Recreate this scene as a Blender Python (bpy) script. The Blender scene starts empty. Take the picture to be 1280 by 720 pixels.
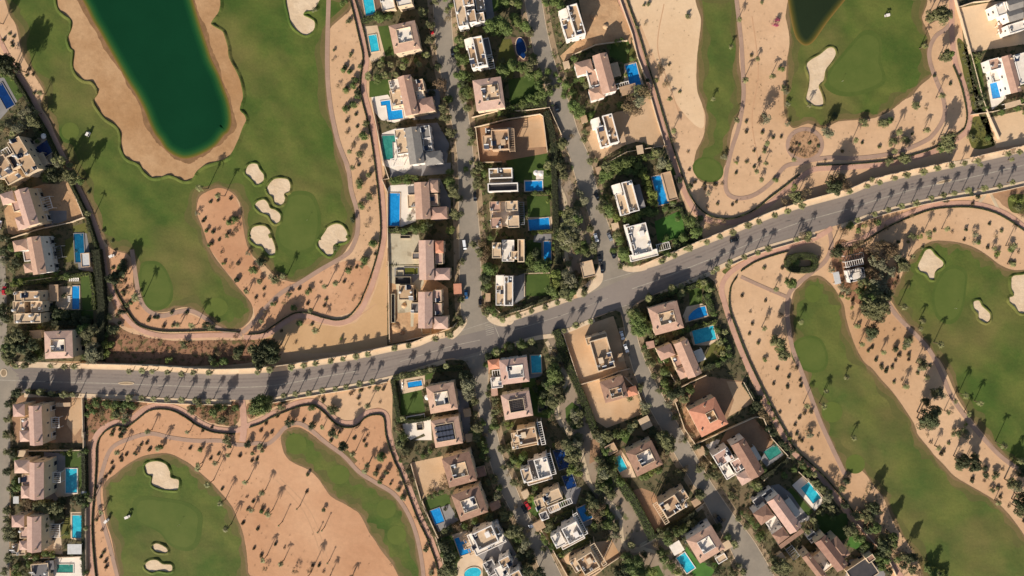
import bpy, math, random
import numpy as np
from mathutils import Vector, Matrix
from mathutils.geometry import tessellate_polygon
random.seed(7); RNG = np.random.default_rng(11)
S = 0.42                      # metres per map unit (one unit = one pixel of the 1280-wide survey picture)
NX, NY, CAMH = 690.0, 290.0, 358.0
SC = bpy.context.scene
COL = SC.collection
SUN_EL, SUN_AZ = 26.6, 25.0   # shadows fall up and 25 degrees to the right
W = bpy.data.worlds.new("World"); SC.world = W; W.use_nodes = True
def w(px, py, z=0.0): return ((px-640)*S, (360-py)*S, z)
def G(px, py, h=0.0):
    """ground map position under a point seen at height h"""
    k = 1-h/CAMH
    return (NX+(px-NX)*k, NY+(py-NY)*k)
def C(ox, oy, s, txt):
    out = []
    for t in txt.split():
        a = t.split(','); out.append((ox+float(a[0])/s, oy+float(a[1])/s)+tuple(a[2:]))
    return out
def P(txt): return C(0, 0, 1, txt)
def lin(c):
    c = c/255.0
    return c/12.92 if c <= .04045 else ((c+.055)/1.055)**2.4
def rgb(c, k=1.0): return (lin(c[0])*k, lin(c[1])*k, lin(c[2])*k, 1)
MATS = {}
def mat(name, c1, c2=None, scale=.3, rough=.85, bump=0.0, fine=None, spots=None, detail=6, rand=0.0, spec=.3, bdist=.3, wave=None, c3=None, metal=0, contrast=(.35,.65)):
    if name in MATS: return MATS[name]
    m = bpy.data.materials.new(name); m.use_nodes = True; MATS[name] = m
    nt = m.node_tree; N = nt.nodes; L = nt.links
    b = N['Principled BSDF']; b.inputs['Roughness'].default_value = rough
    b.inputs['Specular IOR Level'].default_value = spec; b.inputs['Metallic'].default_value = metal
    tc = N.new('ShaderNodeTexCoord')
    def noise(sc, det=detail, rgh=.6):
        n = N.new('ShaderNodeTexNoise'); n.inputs['Scale'].default_value = sc; n.inputs['Detail'].default_value = det
        n.inputs['Roughness'].default_value = rgh; L.new(tc.outputs['Object'], n.inputs['Vector']); return n
    def ramp(src, a, b_):
        r = N.new('ShaderNodeMapRange'); r.inputs[1].default_value = a; r.inputs[2].default_value = b_; L.new(src, r.inputs[0]); return r.outputs[0]
    def mix(f, A, B):
        x = N.new('ShaderNodeMix'); x.data_type = 'RGBA'
        if isinstance(f, float): x.inputs[0].default_value = f
        else: L.new(f, x.inputs[0])
        for i, v in ((6, A), (7, B)):
            if isinstance(v, tuple): x.inputs[i].default_value = v
            else: L.new(v, x.inputs[i])
        return x.outputs[2]
    col = rgb(c1)
    n1 = None
    if c2:
        n1 = noise(scale); col = mix(ramp(n1.outputs[0], *contrast), col, rgb(c2))
    if c3:
        n2 = noise(scale*.31, 4); col = mix(ramp(n2.outputs[0], .5, .72), col, rgb(c3))
    if wave:
        v = N.new('ShaderNodeTexWave'); v.inputs['Scale'].default_value = wave[0]; v.inputs['Distortion'].default_value = wave[2]
        v.inputs['Detail'].default_value = 2; v.bands_direction = wave[3] if len(wave) > 3 else 'X'
        L.new(tc.outputs['Object'], v.inputs['Vector'])
        hs = N.new('ShaderNodeHueSaturation'); L.new(v.outputs[0], hs.inputs['Fac']) 
        hs.inputs['Fac'].default_value = 1
        mr = N.new('ShaderNodeMapRange'); L.new(v.outputs[0], mr.inputs[0]); mr.inputs[3].default_value = 1-wave[1]; mr.inputs[4].default_value = 1+wave[1]
        for l in list(hs.inputs['Fac'].links): L.remove(l)
        L.new(mr.outputs[0], hs.inputs['Value'])
        if isinstance(col, tuple): hs.inputs['Color'].default_value = col
        else: L.new(col, hs.inputs['Color'])
        col = hs.outputs[0]
    if fine or rand:
        hs = N.new('ShaderNodeHueSaturation')
        if isinstance(col, tuple): hs.inputs['Color'].default_value = col
        else: L.new(col, hs.inputs['Color'])
        v = None
        if fine:
            n3 = noise(fine[0], 5, .75); mr = N.new('ShaderNodeMapRange'); L.new(n3.outputs[0], mr.inputs[0])
            mr.inputs[1].default_value = .25; mr.inputs[2].default_value = .75
            mr.inputs[3].default_value = 1-fine[1]; mr.inputs[4].default_value = 1+fine[1]; v = mr.outputs[0]
        if rand:
            oi = N.new('ShaderNodeObjectInfo'); mr = N.new('ShaderNodeMapRange'); L.new(oi.outputs['Random'], mr.inputs[0])
            mr.inputs[3].default_value = 1-rand; mr.inputs[4].default_value = 1+rand
            if v is None: v = mr.outputs[0]
            else:
                mm = N.new('ShaderNodeMath'); mm.operation = 'MULTIPLY'; L.new(v, mm.inputs[0]); L.new(mr.outputs[0], mm.inputs[1]); v = mm.outputs[0]
            mh = N.new('ShaderNodeMapRange'); L.new(oi.outputs['Random'], mh.inputs[0]); mh.inputs[3].default_value = .5-rand*.05; mh.inputs[4].default_value = .5+rand*.07
            L.new(mh.outputs[0], hs.inputs['Hue'])
        L.new(v, hs.inputs['Value']); col = hs.outputs[0]
    if spots:   # (scale, threshold, colour)
        vo = noise(spots[0], 3, .5); col = mix(ramp(vo.outputs[0], spots[1], spots[1]+.06), col, rgb(spots[2]))
    if isinstance(col, tuple): b.inputs['Base Color'].default_value = col
    else: L.new(col, b.inputs['Base Color'])
    if bump:
        nb = noise(bdist, 6, .65); bp = N.new('ShaderNodeBump'); bp.inputs['Strength'].default_value = 1; bp.inputs['Distance'].default_value = bump
        L.new(nb.outputs[0], bp.inputs['Height']); L.new(bp.outputs[0], b.inputs['Normal'])
    return m
# ---------- mesh collector
class MB:
    def __init__(s): s.v = []; s.f = []; s.m = []
    def face(s, pts, mi=0):
        i = len(s.v); s.v += [tuple(p) for p in pts]; s.f.append(tuple(range(i, i+len(pts)))); s.m.append(mi)
    def box(s, x0, y0, z0, x1, y1, z1, mi=0, bottom=False):
        i = len(s.v)
        s.v += [(x0,y0,z0),(x1,y0,z0),(x1,y1,z0),(x0,y1,z0),(x0,y0,z1),(x1,y0,z1),(x1,y1,z1),(x0,y1,z1)]
        fs = [(4,5,6,7),(0,1,5,4),(1,2,6,5),(2,3,7,6),(3,0,4,7)]
        if bottom: fs.append((3,2,1,0))
        for f in fs: s.f.append(tuple(i+k for k in f)); s.m.append(mi)
    def rbox(s, cx, cy, z0, z1, lx, ly, ang, mi=0):
        c, n = math.cos(ang), math.sin(ang); i = len(s.v)
        for z in (z0, z1):
            for a, b in ((-1,-1),(1,-1),(1,1),(-1,1)):
                x, y = a*lx/2, b*ly/2; s.v.append((cx+x*c-y*n, cy+x*n+y*c, z))
        for f in [(4,5,6,7),(0,1,5,4),(1,2,6,5),(2,3,7,6),(3,0,4,7)]: s.f.append(tuple(i+k for k in f)); s.m.append(mi)
    def tube(s, pts, rad, n=6, mi=0, cap=True):
        rings = []
        for k, p in enumerate(pts):
            p = Vector(p); a = Vector(pts[max(0, k-1)]); b = Vector(pts[min(len(pts)-1, k+1)])
            d = (b-a).normalized(); u = d.orthogonal().normalized(); v = d.cross(u); r = rad[k] if hasattr(rad, '__len__') else rad
            i = len(s.v); rings.append(i)
            for j in range(n):
                t = 2*math.pi*j/n; s.v.append(tuple(p+u*math.cos(t)*r+v*math.sin(t)*r))
        for a, b in zip(rings, rings[1:]):
            for j in range(n): s.f.append((a+j, a+(j+1) % n, b+(j+1) % n, b+j)); s.m.append(mi)
        if cap: s.f.append(tuple(rings[-1]+j for j in range(n))); s.m.append(mi); s.f.append(tuple(rings[0]+j for j in reversed(range(n)))); s.m.append(mi)
    def mesh(s, name, mats):
        me = bpy.data.meshes.new(name); me.from_pydata(s.v, [], s.f)
        for m in (mats if isinstance(mats, (list, tuple)) else [mats]): me.materials.append(m)
        if any(s.m): me.polygons.foreach_set('material_index', s.m)
        me.update(); return me
    def build(s, name, mats, parent=None, loc=None, rz=0):
        return obj(name, s.mesh(name, mats), parent, loc, rz)
def obj(name, data, parent=None, loc=None, rz=0.0, sc=None):
    o = bpy.data.objects.new(name, data); COL.objects.link(o)
    if parent: o.parent = parent
    if loc: o.location = loc
    if rz: o.rotation_euler = (0, 0, rz)
    if sc is not None: o.scale = sc if hasattr(sc, '__len__') else (sc, sc, sc)
    return o
def tag(o, label=None, cat=None, group=None, kind=None):
    if label: o['label'] = label
    if cat: o['category'] = cat
    if group: o['group'] = group
    if kind: o['kind'] = kind
    return o
def struct(o): o['kind'] = 'structure'; return o
# ---------- curves and sheets
def smooth(pts, closed=True, n=6):
    p = [np.array(q[:2], float) for q in pts]; out = []; L = len(p)
    rng = range(L) if closed else range(L-1)
    for i in rng:
        p0 = p[(i-1) % L] if closed else p[max(i-1, 0)]; p1 = p[i]; p2 = p[(i+1) % L] if closed else p[i+1]; p3 = p[(i+2) % L] if closed else p[min(i+2, L-1)]
        for k in range(n):
            t = k/n
            out.append(tuple(.5*((2*p1)+(-p0+p2)*t+(2*p0-5*p1+4*p2-p3)*t*t+(-p0+3*p1-3*p2+p3)*t**3)))
    if not closed: out.append(tuple(p[-1]))
    return out
def area(p): return .5*sum(p[i][0]*p[(i+1) % len(p)][1]-p[(i+1) % len(p)][0]*p[i][1] for i in range(len(p)))
def normals(p, closed=True):
    out = []; L = len(p)
    for i in range(L):
        a = p[(i-1) % L] if closed else p[max(i-1, 0)]; b = p[(i+1) % L] if closed else p[min(i+1, L-1)]
        dx, dy = b[0]-a[0], b[1]-a[1]; l = math.hypot(dx, dy) or 1; out.append((dy/l, -dx/l))
    return out
def sheet(name, pts, z, m, sm=True, n=6, jit=0.0, kind='structure', skirt=True):
    q = smooth(pts, True, n) if sm else [tuple(p[:2]) for p in pts]
    if jit:
        e = [q[0]]
        for p in q[1:]:
            if math.hypot(p[0]-e[-1][0], p[1]-e[-1][1]) > 1.6: e.append(p)
        q = e
    if jit: q = [(x+random.uniform(-jit, jit), y+random.uniform(-jit, jit)) for x, y in q]
    if area(q) > 0: q = q[::-1]
    me = bpy.data.meshes.new(name); vs = [w(x, y, z) for x, y in q]; L = len(vs)
    tris = tessellate_polygon([[Vector(v) for v in vs]]); fs = []
    for a, b, c in tris:
        A, B, D = vs[a], vs[b], vs[c]; cr = (B[0]-A[0])*(D[1]-A[1])-(B[1]-A[1])*(D[0]-A[0])
        if abs(cr) > 1e-9: fs.append((a, b, c) if cr > 0 else (a, c, b))
    if skirt:
        vs += [(v[0], v[1], min(0, z-.02)) for v in vs[:L]]
        fs += [(i, (i+1) % L, L+(i+1) % L, L+i) for i in range(L)]
    me.from_pydata(vs, [], fs); me.materials.append(m); me.update()
    o = obj(name, me)
    if kind: o['kind'] = kind
    return o
def ribbon_mesh(pts, wd, z0, z1, off=0.0):
    """strip along a polyline (map units); wd in metres"""
    nn = normals(pts, False); L = len(pts); vs = []
    for (x, y), (a, b) in zip(pts, nn):
        X, Y, _ = w(x, y); nx_, ny_ = a, -b
        for s_, z in ((-.5, z0), (-.5, z1), (.5, z1), (.5, z0)): vs.append((X+nx_*(s_*wd+off), Y+ny_*(s_*wd+off), z))
    fs = []
    for i in range(L-1):
        a = 4*i; b = a+4
        for k in range(3): fs.append((a+k, a+k+1, b+k+1, b+k))
    fs += [(0, 1, 2, 3), (4*L-1, 4*L-2, 4*L-3, 4*L-4)]
    me = bpy.data.meshes.new('strip'); me.from_pydata(vs, [], fs)
    import bmesh
    bm = bmesh.new(); bm.from_mesh(me); bmesh.ops.recalc_face_normals(bm, faces=bm.faces); bm.to_mesh(me); bm.free()
    return me
def ribbon(name, pts, wd, z0, z1, m, sm=True, n=5, off=0.0, kind='structure', parent=None):
    q = smooth(pts, False, n) if sm else [p[:2] for p in pts]
    me = ribbon_mesh(q, wd, z0, z1, off); me.name = name; me.materials.append(m); o = obj(name, me, parent)
    if kind: o['kind'] = kind
    return o
def offset(q, d):
    """move an open or closed map line sideways by d map units"""
    return [(x+a*d, y+b*d) for (x, y), (a, b) in zip(q, normals(q, False))]
def inside(pt, poly):
    x, y = pt; c = False; j = len(poly)-1
    for i in range(len(poly)):
        xi, yi = poly[i][:2]; xj, yj = poly[j][:2]
        if (yi > y) != (yj > y) and x < (xj-xi)*(y-yi)/(yj-yi)+xi: c = not c
        j = i
    return c
# ---------- leaves
def leaf_cloud(pos, nrm, size, name, mats, mi=None, aspect=.6):
    """one quad per row of pos, facing roughly nrm"""
    n = len(pos); nrm = nrm/np.linalg.norm(nrm, axis=1, keepdims=True)
    t = RNG.normal(size=(n, 3)); t -= (t*nrm).sum(1, keepdims=True)*nrm; t /= np.linalg.norm(t, axis=1, keepdims=True)
    b = np.cross(nrm, t); s = size.reshape(-1, 1)*.5
    v = np.stack([pos-t*s-b*s*aspect*.5, pos+t*s*.2-b*s*aspect, pos+t*s+b*s*aspect*.3, pos-t*s*.1+b*s*aspect], 1).reshape(-1, 3)
    me = bpy.data.meshes.new(name); me.vertices.add(4*n); me.vertices.foreach_set('co', v.astype(np.float32).ravel())
    me.loops.add(4*n); me.loops.foreach_set('vertex_index', np.arange(4*n, dtype=np.int32)); me.polygons.add(n)
    me.polygons.foreach_set('loop_start', np.arange(0, 4*n, 4, dtype=np.int32))
    for m in (mats if isinstance(mats, (list, tuple)) else [mats]): me.materials.append(m)
    if mi is not None: me.polygons.foreach_set('material_index', mi.astype(np.int32))
    me.update(); me.validate(); return me
def dirs(n):
    d = RNG.normal(size=(n, 3)); return d/np.linalg.norm(d, axis=1, keepdims=True)
def crown_mesh(name, m, rx=1.0, rz=.8, clumps=16, per=52, leaf=.15, cr=.36, low=-.5, top=False):
    P_, N_ = [], []
    for i in range(clumps):
        d = dirs(1)[0]
        if d[2] < low: d[2] *= -1
        r = RNG.uniform(.35, .82)
        c = np.array([d[0]*r*rx, d[1]*r*rx, d[2]*r*rz]); rr = cr*RNG.uniform(.7, 1.2)
        u = dirs(per); u[:, 2] = np.where(RNG.random(per) < .6, np.abs(u[:, 2]), u[:, 2])
        P_.append(c+u*rr*RNG.uniform(.6, 1.05, (per, 1))*np.array([1, 1, .8])); N_.append(u+RNG.normal(size=(per, 3))*.45+np.array([0, 0, .35]))
    pos = np.concatenate(P_); nr = np.concatenate(N_)
    return leaf_cloud(pos, nr, RNG.uniform(.7, 1.4, len(pos))*leaf, name, m)
# ---------- materials
sand = mat('desert_sand', (190,152,116), (207,171,135), .025, .95, bump=.12, fine=(.35,.09), c3=(178,138,100), bdist=.25, contrast=(.3,.7))
palesand = mat('pale_sand', (205,172,135), (216,186,150), .03, .95, fine=(.5,.06), bump=.1)
bunkersand = mat('bunker_sand', (200,174,142), (214,190,160), .15, .95, fine=(.9,.07), bump=.25, c3=(198,172,140))
shoresand = mat('shore_sand', (162,124,86), (184,148,110), .05, .95, fine=(.4,.09), c3=(158,118,78), bump=.15)
grass = mat('fairway_grass', (92,98,42), (64,84,28), .045, .95, fine=(.8,.16), c3=(108,98,54), bump=.5, bdist=.06, contrast=(.36,.64), wave=(.025,.08,9,'DIAGONAL'))
rough = mat('rough_grass', (78,88,36), (92,88,44), .06, .95, fine=(1.2,.16), c3=(110,94,56))
green = mat('putting_grass', (88,98,42), (78,92,36), .1, .95, fine=(.6,.05))
lawn = mat('lawn_grass', (60,78,30), (74,90,38), .15, .95, fine=(2.0,.15))
brightlawn = mat('bright_lawn_grass', (62,98,38), (74,112,44), .2, .95, fine=(2.0,.12))
drylawn = mat('dry_lawn_grass', (104,98,48), (86,88,40), .2, .95, fine=(1.5,.16))
soil = mat('garden_soil', (104,92,66), (86,80,54), .1, .95, fine=(.8,.25), c3=(112,94,70), spots=(.35,.54,(56,60,34)))
vergesoil = mat('verge_soil', (160,136,108), (136,116,90), .12, .95, fine=(.7,.15), spots=(.25,.6,(118,98,74)))
dirt = mat('bare_plot_dirt', (184,150,114), (194,162,128), .06, .95, fine=(.9,.07), bump=.1, c3=(176,134,94))
orangedirt = mat('orange_dirt', (188,152,114), (170,132,96), .12, .95, fine=(.7,.15), bump=.3)
browndirt = mat('brown_dirt', (142,110,84), (160,124,92), .1, .95, fine=(.9,.12), bump=.2)
scrubsoil = mat('scrub_soil', (150,108,82), (130,98,70), .15, .95, fine=(.8,.2), spots=(.3,.55,(96,84,50)))
concrete = mat('bare_concrete', (172,158,132), (186,174,148), .12, .9, fine=(.8,.10), spots=(.2,.62,(150,136,112)))
asphalt = mat('asphalt', (126,114,105), (136,124,114), .03, .9, fine=(.6,.06), c3=(108,101,94), contrast=(.3,.7))
asphalt2 = mat('side_street_asphalt', (134,124,110), (146,134,118), .08, .92, fine=(.7,.08), c3=(118,108,96))
paint = mat('road_paint', (168,158,142), (140,130,118), .6, .8)
kerb = mat('kerb_stone', (206,184,154), (190,166,136), .3, .85, fine=(.6,.08))
paving = mat('cream_paving', (212,188,158), (198,172,142), .15, .9, fine=(.7,.07))
pinkpath = mat('pink_path_paving', (192,150,128), (178,138,116), .15, .9, fine=(.8,.08))
cartpath = mat('cart_path_concrete', (166,136,116), (154,126,108), .15, .9, fine=(.8,.07))
buffpath = mat('buff_path_paving', (196,176,146), (182,160,130), .2, .9, fine=(.8,.08))
whitedeck = mat('white_stone_deck', (226,214,198), (214,200,184), .2, .7, fine=(.8,.05))
creamdeck = mat('cream_stone_deck', (208,182,152), (194,168,138), .2, .8, fine=(.8,.08))
greydeck = mat('grey_stone_deck', (138,132,128), (120,116,114), .2, .8, fine=(.8,.08))
browndeck = mat('brown_timber_deck', (120,92,74), (100,78,64), .2, .8, fine=(.8,.1))
darkwood = mat('dark_timber', (62,52,48), (78,66,58), .4, .7)
tile = mat('terracotta_roof_tiles', (180,144,124), (166,132,114), .5, .85, fine=(2.2,.12), wave=(1.1,.16,.6), c3=(190,156,138), rand=.09)
pinktile = mat('pink_roof_tiles', (188,156,140), (174,142,128), .5, .85, fine=(2.2,.12), wave=(1.1,.16,.6), c3=(194,154,134), rand=.08)
greytile = mat('grey_roof_tiles', (138,132,124), (124,118,112), .5, .85, fine=(2.2,.1), wave=(1.1,.16,.6))
browntile = mat('brown_roof_tiles', (148,114,96), (132,100,84), .5, .85, fine=(2.2,.12), wave=(1.1,.16,.6), rand=.08)
cream = mat('cream_render', (214,190,160), (202,178,148), .3, .85, fine=(1.2,.05), rand=.05)
white = mat('white_render', (228,220,210), (216,206,196), .3, .8, fine=(1.2,.04))
beige = mat('beige_render', (190,160,130), (178,148,118), .3, .85, fine=(1.2,.06), rand=.05)
rooftan = mat('tan_roof_screed', (180,150,118), (168,138,108), .3, .9, fine=(1.0,.10), c3=(190,164,132), rand=.06)
roofbeige = mat('beige_roof_screed', (196,170,140), (184,158,128), .3, .9, fine=(1.0,.10), c3=(204,180,150))
roofwhite = mat('white_roof_membrane', (224,212,198), (208,196,180), .3, .8, fine=(1.0,.06))
roofgrey = mat('grey_roof_membrane', (110,106,104), (96,92,92), .3, .85, fine=(1.0,.08))
rooforange = mat('orange_roof_tiles', (196,136,108), (180,122,96), .5, .85, fine=(2.0,.1), wave=(1.1,.09,.6))
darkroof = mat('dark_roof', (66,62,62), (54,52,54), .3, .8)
glass = mat('window_glass', (38,46,54), None, rough=.12, spec=.6)
frame_m = mat('window_frame', (200,190,176), None, rough=.6)
metal = mat('painted_metal', (150,150,150), (130,130,132), .8, .5, metal=.3)
lightmetal = mat('light_grey_metal', (196,194,190), (180,178,174), .8, .5)
solar = mat('solar_glass', (34,38,52), (44,50,66), 1.2, .2, spec=.6)
bark = mat('bark', (96,78,60), (78,62,48), 1.5, .95, fine=(3,.2))
palmbark = mat('palm_bark', (112,92,72), (92,76,60), 2.0, .95, fine=(4,.2))
leaf_o = mat('olive_leaves', (110,108,70), (84,84,52), .5, .75, fine=(1.5,.25), rand=.22)
leaf_g = mat('green_leaves', (98,110,54), (74,86,42), .5, .7, fine=(1.5,.25), rand=.2)
leaf_d = mat('dark_leaves', (74,78,48), (56,62,38), .5, .75, fine=(1.5,.25), rand=.2)
leaf_b = mat('dry_brown_leaves', (122,102,74), (98,80,58), .5, .85, fine=(1.5,.25), rand=.2)
leaf_l = mat('lime_leaves', (118,124,58), (98,106,48), .5, .7, fine=(1.5,.2), rand=.15)
leaf_s = mat('silver_leaves', (128,124,96), (104,102,76), .5, .8, fine=(1.5,.2), rand=.15)
leaf_p = mat('palm_fronds', (122,118,74), (92,94,54), .8, .6, fine=(1.0,.2), rand=.16)
leaf_pink = mat('pink_blossom', (170,70,100), (140,60,84), .8, .8)
leaf_red = mat('russet_leaves', (124,90,64), (104,78,54), .8, .8, rand=.2)
shrub_m = mat('desert_shrub_leaves', (104,88,62), (80,72,48), .8, .9, rand=.25)
hedge_m = mat('hedge_leaves', (82,94,44), (64,74,34), .4, .8, fine=(1.2,.25), rand=.12)
core_m = mat('hedge_twigs', (44,44,28), None, rough=.95)
def water(name, c, c2, rough_=.08, bump=.02):
    return mat(name, c, c2, .3, rough_, spec=.5, bump=bump*2, bdist=1.2, fine=(1.1,.22))
pool_b = water('blue_pool_water', (24,124,186), (34,142,204))
pool_t = water('turquoise_pool_water', (34,160,184), (60,182,198))
pool_d = water('deep_blue_pool_water', (12,42,88), (16,52,104))
pool_g = water('green_pool_water', (40,112,100), (60,134,118))
pool_m = water('murky_pool_water', (92,92,30), (80,82,26))
pool_p = water('pale_pool_water', (120,188,196), (90,172,188))
orangesand = mat('orange_desert_sand', (178,130,94), (200,156,120), .025, .95, bump=.12, fine=(.35,.09), c3=(168,118,84), bdist=.25, contrast=(.3,.7))
fringe = mat('dry_grass_fringe', (110,96,58), (98,88,50), .08, .95, fine=(.9,.14)); fringe2 = mat('thin_grass_fringe', (96,92,48), (84,84,42), .08, .95, fine=(.9,.14)); fringe3 = mat('brown_grass_fringe', (126,102,72), (112,92,62), .08, .95, fine=(.9,.14))
collar = mat('green_collar_grass', (80,92,37), (70,86,31), .1, .95, fine=(.6,.08))
islandsoil = mat('island_mulch', (176,138,104), (158,122,90), .15, .95, fine=(.8,.2))
olive = mat('olive_fairway_grass', (94,98,44), (70,86,34), .045, .95, fine=(.8,.16), c3=(110,96,56), bump=.5, bdist=.06, contrast=(.36,.64), wave=(.025,.08,9,'DIAGONAL'))
wet = mat('wet_shore_sand', (118,88,58), (136,102,68), .2, .8, fine=(.6,.15))
wear = mat('worn_asphalt', (120,108,100), (129,117,108), .2, .9, fine=(.8,.1)); patchm = mat('asphalt_patch', (92,86,82), (100,92,88), .4, .9, fine=(.8,.08))
track = mat('tyre_track_sand', (188,148,113), (184,142,108), .3, .95, fine=(1,.08))
tee_m = mat('tee_grass', (91,101,41), (82,94,37), .1, .95, fine=(.6,.06))
parksoil = mat('park_gravel', (150,132,112), (136,118,98), .1, .95, fine=(.8,.12), spots=(.12,.6,(96,96,60)))
# ---------- terrain
def big(name, z, m, x0=-2600, y0=-2200, x1=3900, y1=2900):
    mb = MB(); n = 24
    for i in range(n):
        for j in range(n):
            xa, xb = x0+(x1-x0)*i/n, x0+(x1-x0)*(i+1)/n; ya, yb = y0+(y1-y0)*j/n, y0+(y1-y0)*(j+1)/n
            mb.face([w(xa, yb, z), w(xb, yb, z), w(xb, ya, z), w(xa, ya, z)])
    return struct(mb.build(name, m))
big('ground', 0, sand)
LIPS = []
def lip(name, pts, h=.45, wd=1.1, z=.05, m=None, sm=True, n=6, inner=.25):
    """a grassy lip round a sunken sand area: casts the thin dark edge"""
    q = smooth(pts, True, n) if sm else [tuple(p[:2]) for p in pts]
    if area(q) > 0: q = q[::-1]
    nn = normals(q, True); L = len(q); vs = []
    for k, ((x, y), (a, b)) in enumerate(zip(q, nn)):
        hh = h*(.75+.25*math.sin(k*.7)+random.uniform(-.08, .08))
        for d, zz in ((inner, 0), (0, hh), (-wd*.35, hh*.92), (-wd, .02)):
            vs.append(w(x+a*d/S, y+b*d/S, z+zz))
    fs = []
    for i in range(L):
        a = 4*i; b = 4*((i+1) % L)
        for k in range(3): fs.append((a+k, b+k, b+k+1, a+k+1))
    me = bpy.data.meshes.new(name); me.from_pydata(vs, [], fs); me.materials.append(m or grass)
    import bmesh
    bm = bmesh.new(); bm.from_mesh(me); bmesh.ops.recalc_face_normals(bm, faces=bm.faces); bm.to_mesh(me); bm.free()
    return struct(obj(name, me))
T1 = lambda t: C(0,0,4,t)
# fairways
F1 = P("-6,-8 4,-4 12,18 20,32 26,60 32,76 48,102 55,116 51,132 62,150 73,177 82,194 100,231 112,255 122,280 131,302 143,313 160,318 166,330 167,357 173,370 181,381 191,389 207,390 220,386 233,384 247,389 260,398 273,407 285,412 300,411 312,401 316,390 313,378 300,362 285,343 270,324 260,306 253,285 246,265 249,247 262,238 276,235 290,241 299,252 302,268 305,290 309,306 316,320 330,331 344,345 359,351 374,352 397,341 423,323 434,310 443,294 446,270 440,240 430,206 420,170 411,125 409,75 410,40 411,-8")
fair1 = sheet('fairway', F1, .05, grass, jit=.25)
SHORE = C(0,0,4,"270,-320 275,-150 280,-30 290,40 322,75 355,100 358,140 340,190 352,240 370,260 365,330 385,375 420,402 460,410 485,440 490,465 470,505 500,560 530,595 580,628 603,665 606,710") + C(140,180,6,"70,30 95,90 130,120 180,140 210,160 240,205 285,245 320,256 370,248 430,235 480,250 520,270 555,280 590,270 620,240 640,205 700,162 780,135 860,110 905,60 945,-20") + C(220,0,4,"335,640 352,605 345,575 322,550 328,520 337,480 325,410 305,360 280,315 265,280 262,240 245,180 232,155 190,130 178,115 200,85 215,60 224,30 222,-30 230,-150 230,-320")
LAKE = C(0,0,4,"330,-260 440,50 500,160 550,250 600,340 640,410 680,470 720,545 750,620 775,670 800,702") + C(140,180,6,"400,35 450,75 495,98 540,110 590,105 640,90 690,68 740,40 790,2") + C(220,0,4,"240,678 262,660 277,620 275,560 262,500 240,440 215,370 180,300 155,225 130,150 108,80 85,0 60,-80 20,-260")
sheet('lake_shore', SHORE, .09, shoresand, n=5)
lip('shore_bank', SHORE, .75, 1.6, .06, grass, n=5)
def wetrim(pts, wd, n=5):
    q = smooth(pts, True, n); q = q if area(q) < 0 else q[::-1]; nn = normals(q, True); L_ = len(q); out = []
    for i_, ((x, y), (a_, b_)) in enumerate(zip(q, nn)):
        d_ = wd*(1+.5*math.sin(i_*.19)+.3*math.sin(i_*.53))+random.uniform(-.3, .3); out.append((x-a_*d_/S, y-b_*d_/S))
    sheet('wet_shore', out, .12, wet, sm=False)
wetrim(LAKE, 1.6)
def lake(name, pts, cols, steps=(0, 2.2, 5, 9, 13), z=.16, n=5):
    q = smooth(pts, True, n)
    if area(q) > 0: q = q[::-1]
    nn = normals(q, True); L = len(q); sg = 1
    c = (sum(p[0] for p in q)/L, sum(p[1] for p in q)/L)
    vs, col = [], []
    for s_, cc in zip(steps, cols):
        r = [(x-a*s_, y-b*s_) for (x, y), (a, b) in zip(q, nn)]
        if s_ == steps[-1] and abs(area(r)) > abs(area(q)): sg = -1
    for s_, cc in zip(steps, cols):
        for (x, y), (a, b) in zip(q, nn):
            vs.append(w(x-a*s_*sg, y-b*s_*sg, z)); col.append(cc)
    fs = []
    for k in range(len(steps)-1):
        for i in range(L): fs.append((k*L+i, k*L+(i+1) % L, (k+1)*L+(i+1) % L, (k+1)*L+i))
    ring = [Vector(v) for v in vs[-L:]]; base = (len(steps)-1)*L
    for a, b, d in tessellate_polygon([ring]): fs.append((base+a, base+b, base+d))
    me = bpy.data.meshes.new(name); me.from_pydata(vs, [], fs)
    import bmesh
    bm = bmesh.new(); bm.from_mesh(me)
    for f in bm.faces:
        f.normal_update()
        if f.normal.z < 0: f.normal_flip()
    bm.to_mesh(me); bm.free()
    at = me.color_attributes.new('depth_tint', 'FLOAT_COLOR', 'POINT')
    for i, cc in enumerate(col): at.data[i].color = rgb(cc)
    m = bpy.data.materials.new(name+'_water'); m.use_nodes = True; nt = m.node_tree; b = nt.nodes['Principled BSDF']
    va = nt.nodes.new('ShaderNodeVertexColor'); va.layer_name = 'depth_tint'
    nz = nt.nodes.new('ShaderNodeTexNoise'); nz.inputs['Scale'].default_value = .05; tc = nt.nodes.new('ShaderNodeTexCoord'); nt.links.new(tc.outputs['Object'], nz.inputs['Vector'])
    nz.inputs['Detail'].default_value = 4
    mr = nt.nodes.new('ShaderNodeMapRange'); mr.inputs[3].default_value = .82; mr.inputs[4].default_value = 1.18; nt.links.new(nz.outputs[0], mr.inputs[0])
    hs = nt.nodes.new('ShaderNodeHueSaturation'); nt.links.new(va.outputs[0], hs.inputs['Color']); nt.links.new(mr.outputs[0], hs.inputs['Value'])
    nt.links.new(hs.outputs[0], b.inputs['Base Color']); b.inputs['Roughness'].default_value = .25; b.inputs['Specular IOR Level'].default_value = .06
    nb = nt.nodes.new('ShaderNodeTexNoise'); nb.inputs['Scale'].default_value = .9; nb.inputs['Detail'].default_value = 4; nt.links.new(tc.outputs['Object'], nb.inputs['Vector'])
    bp = nt.nodes.new('ShaderNodeBump'); bp.inputs['Distance'].default_value = .05; nt.links.new(nb.outputs[0], bp.inputs['Height']); nt.links.new(bp.outputs[0], b.inputs['Normal'])
    me.materials.append(m); return struct(obj(name, me))
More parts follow.
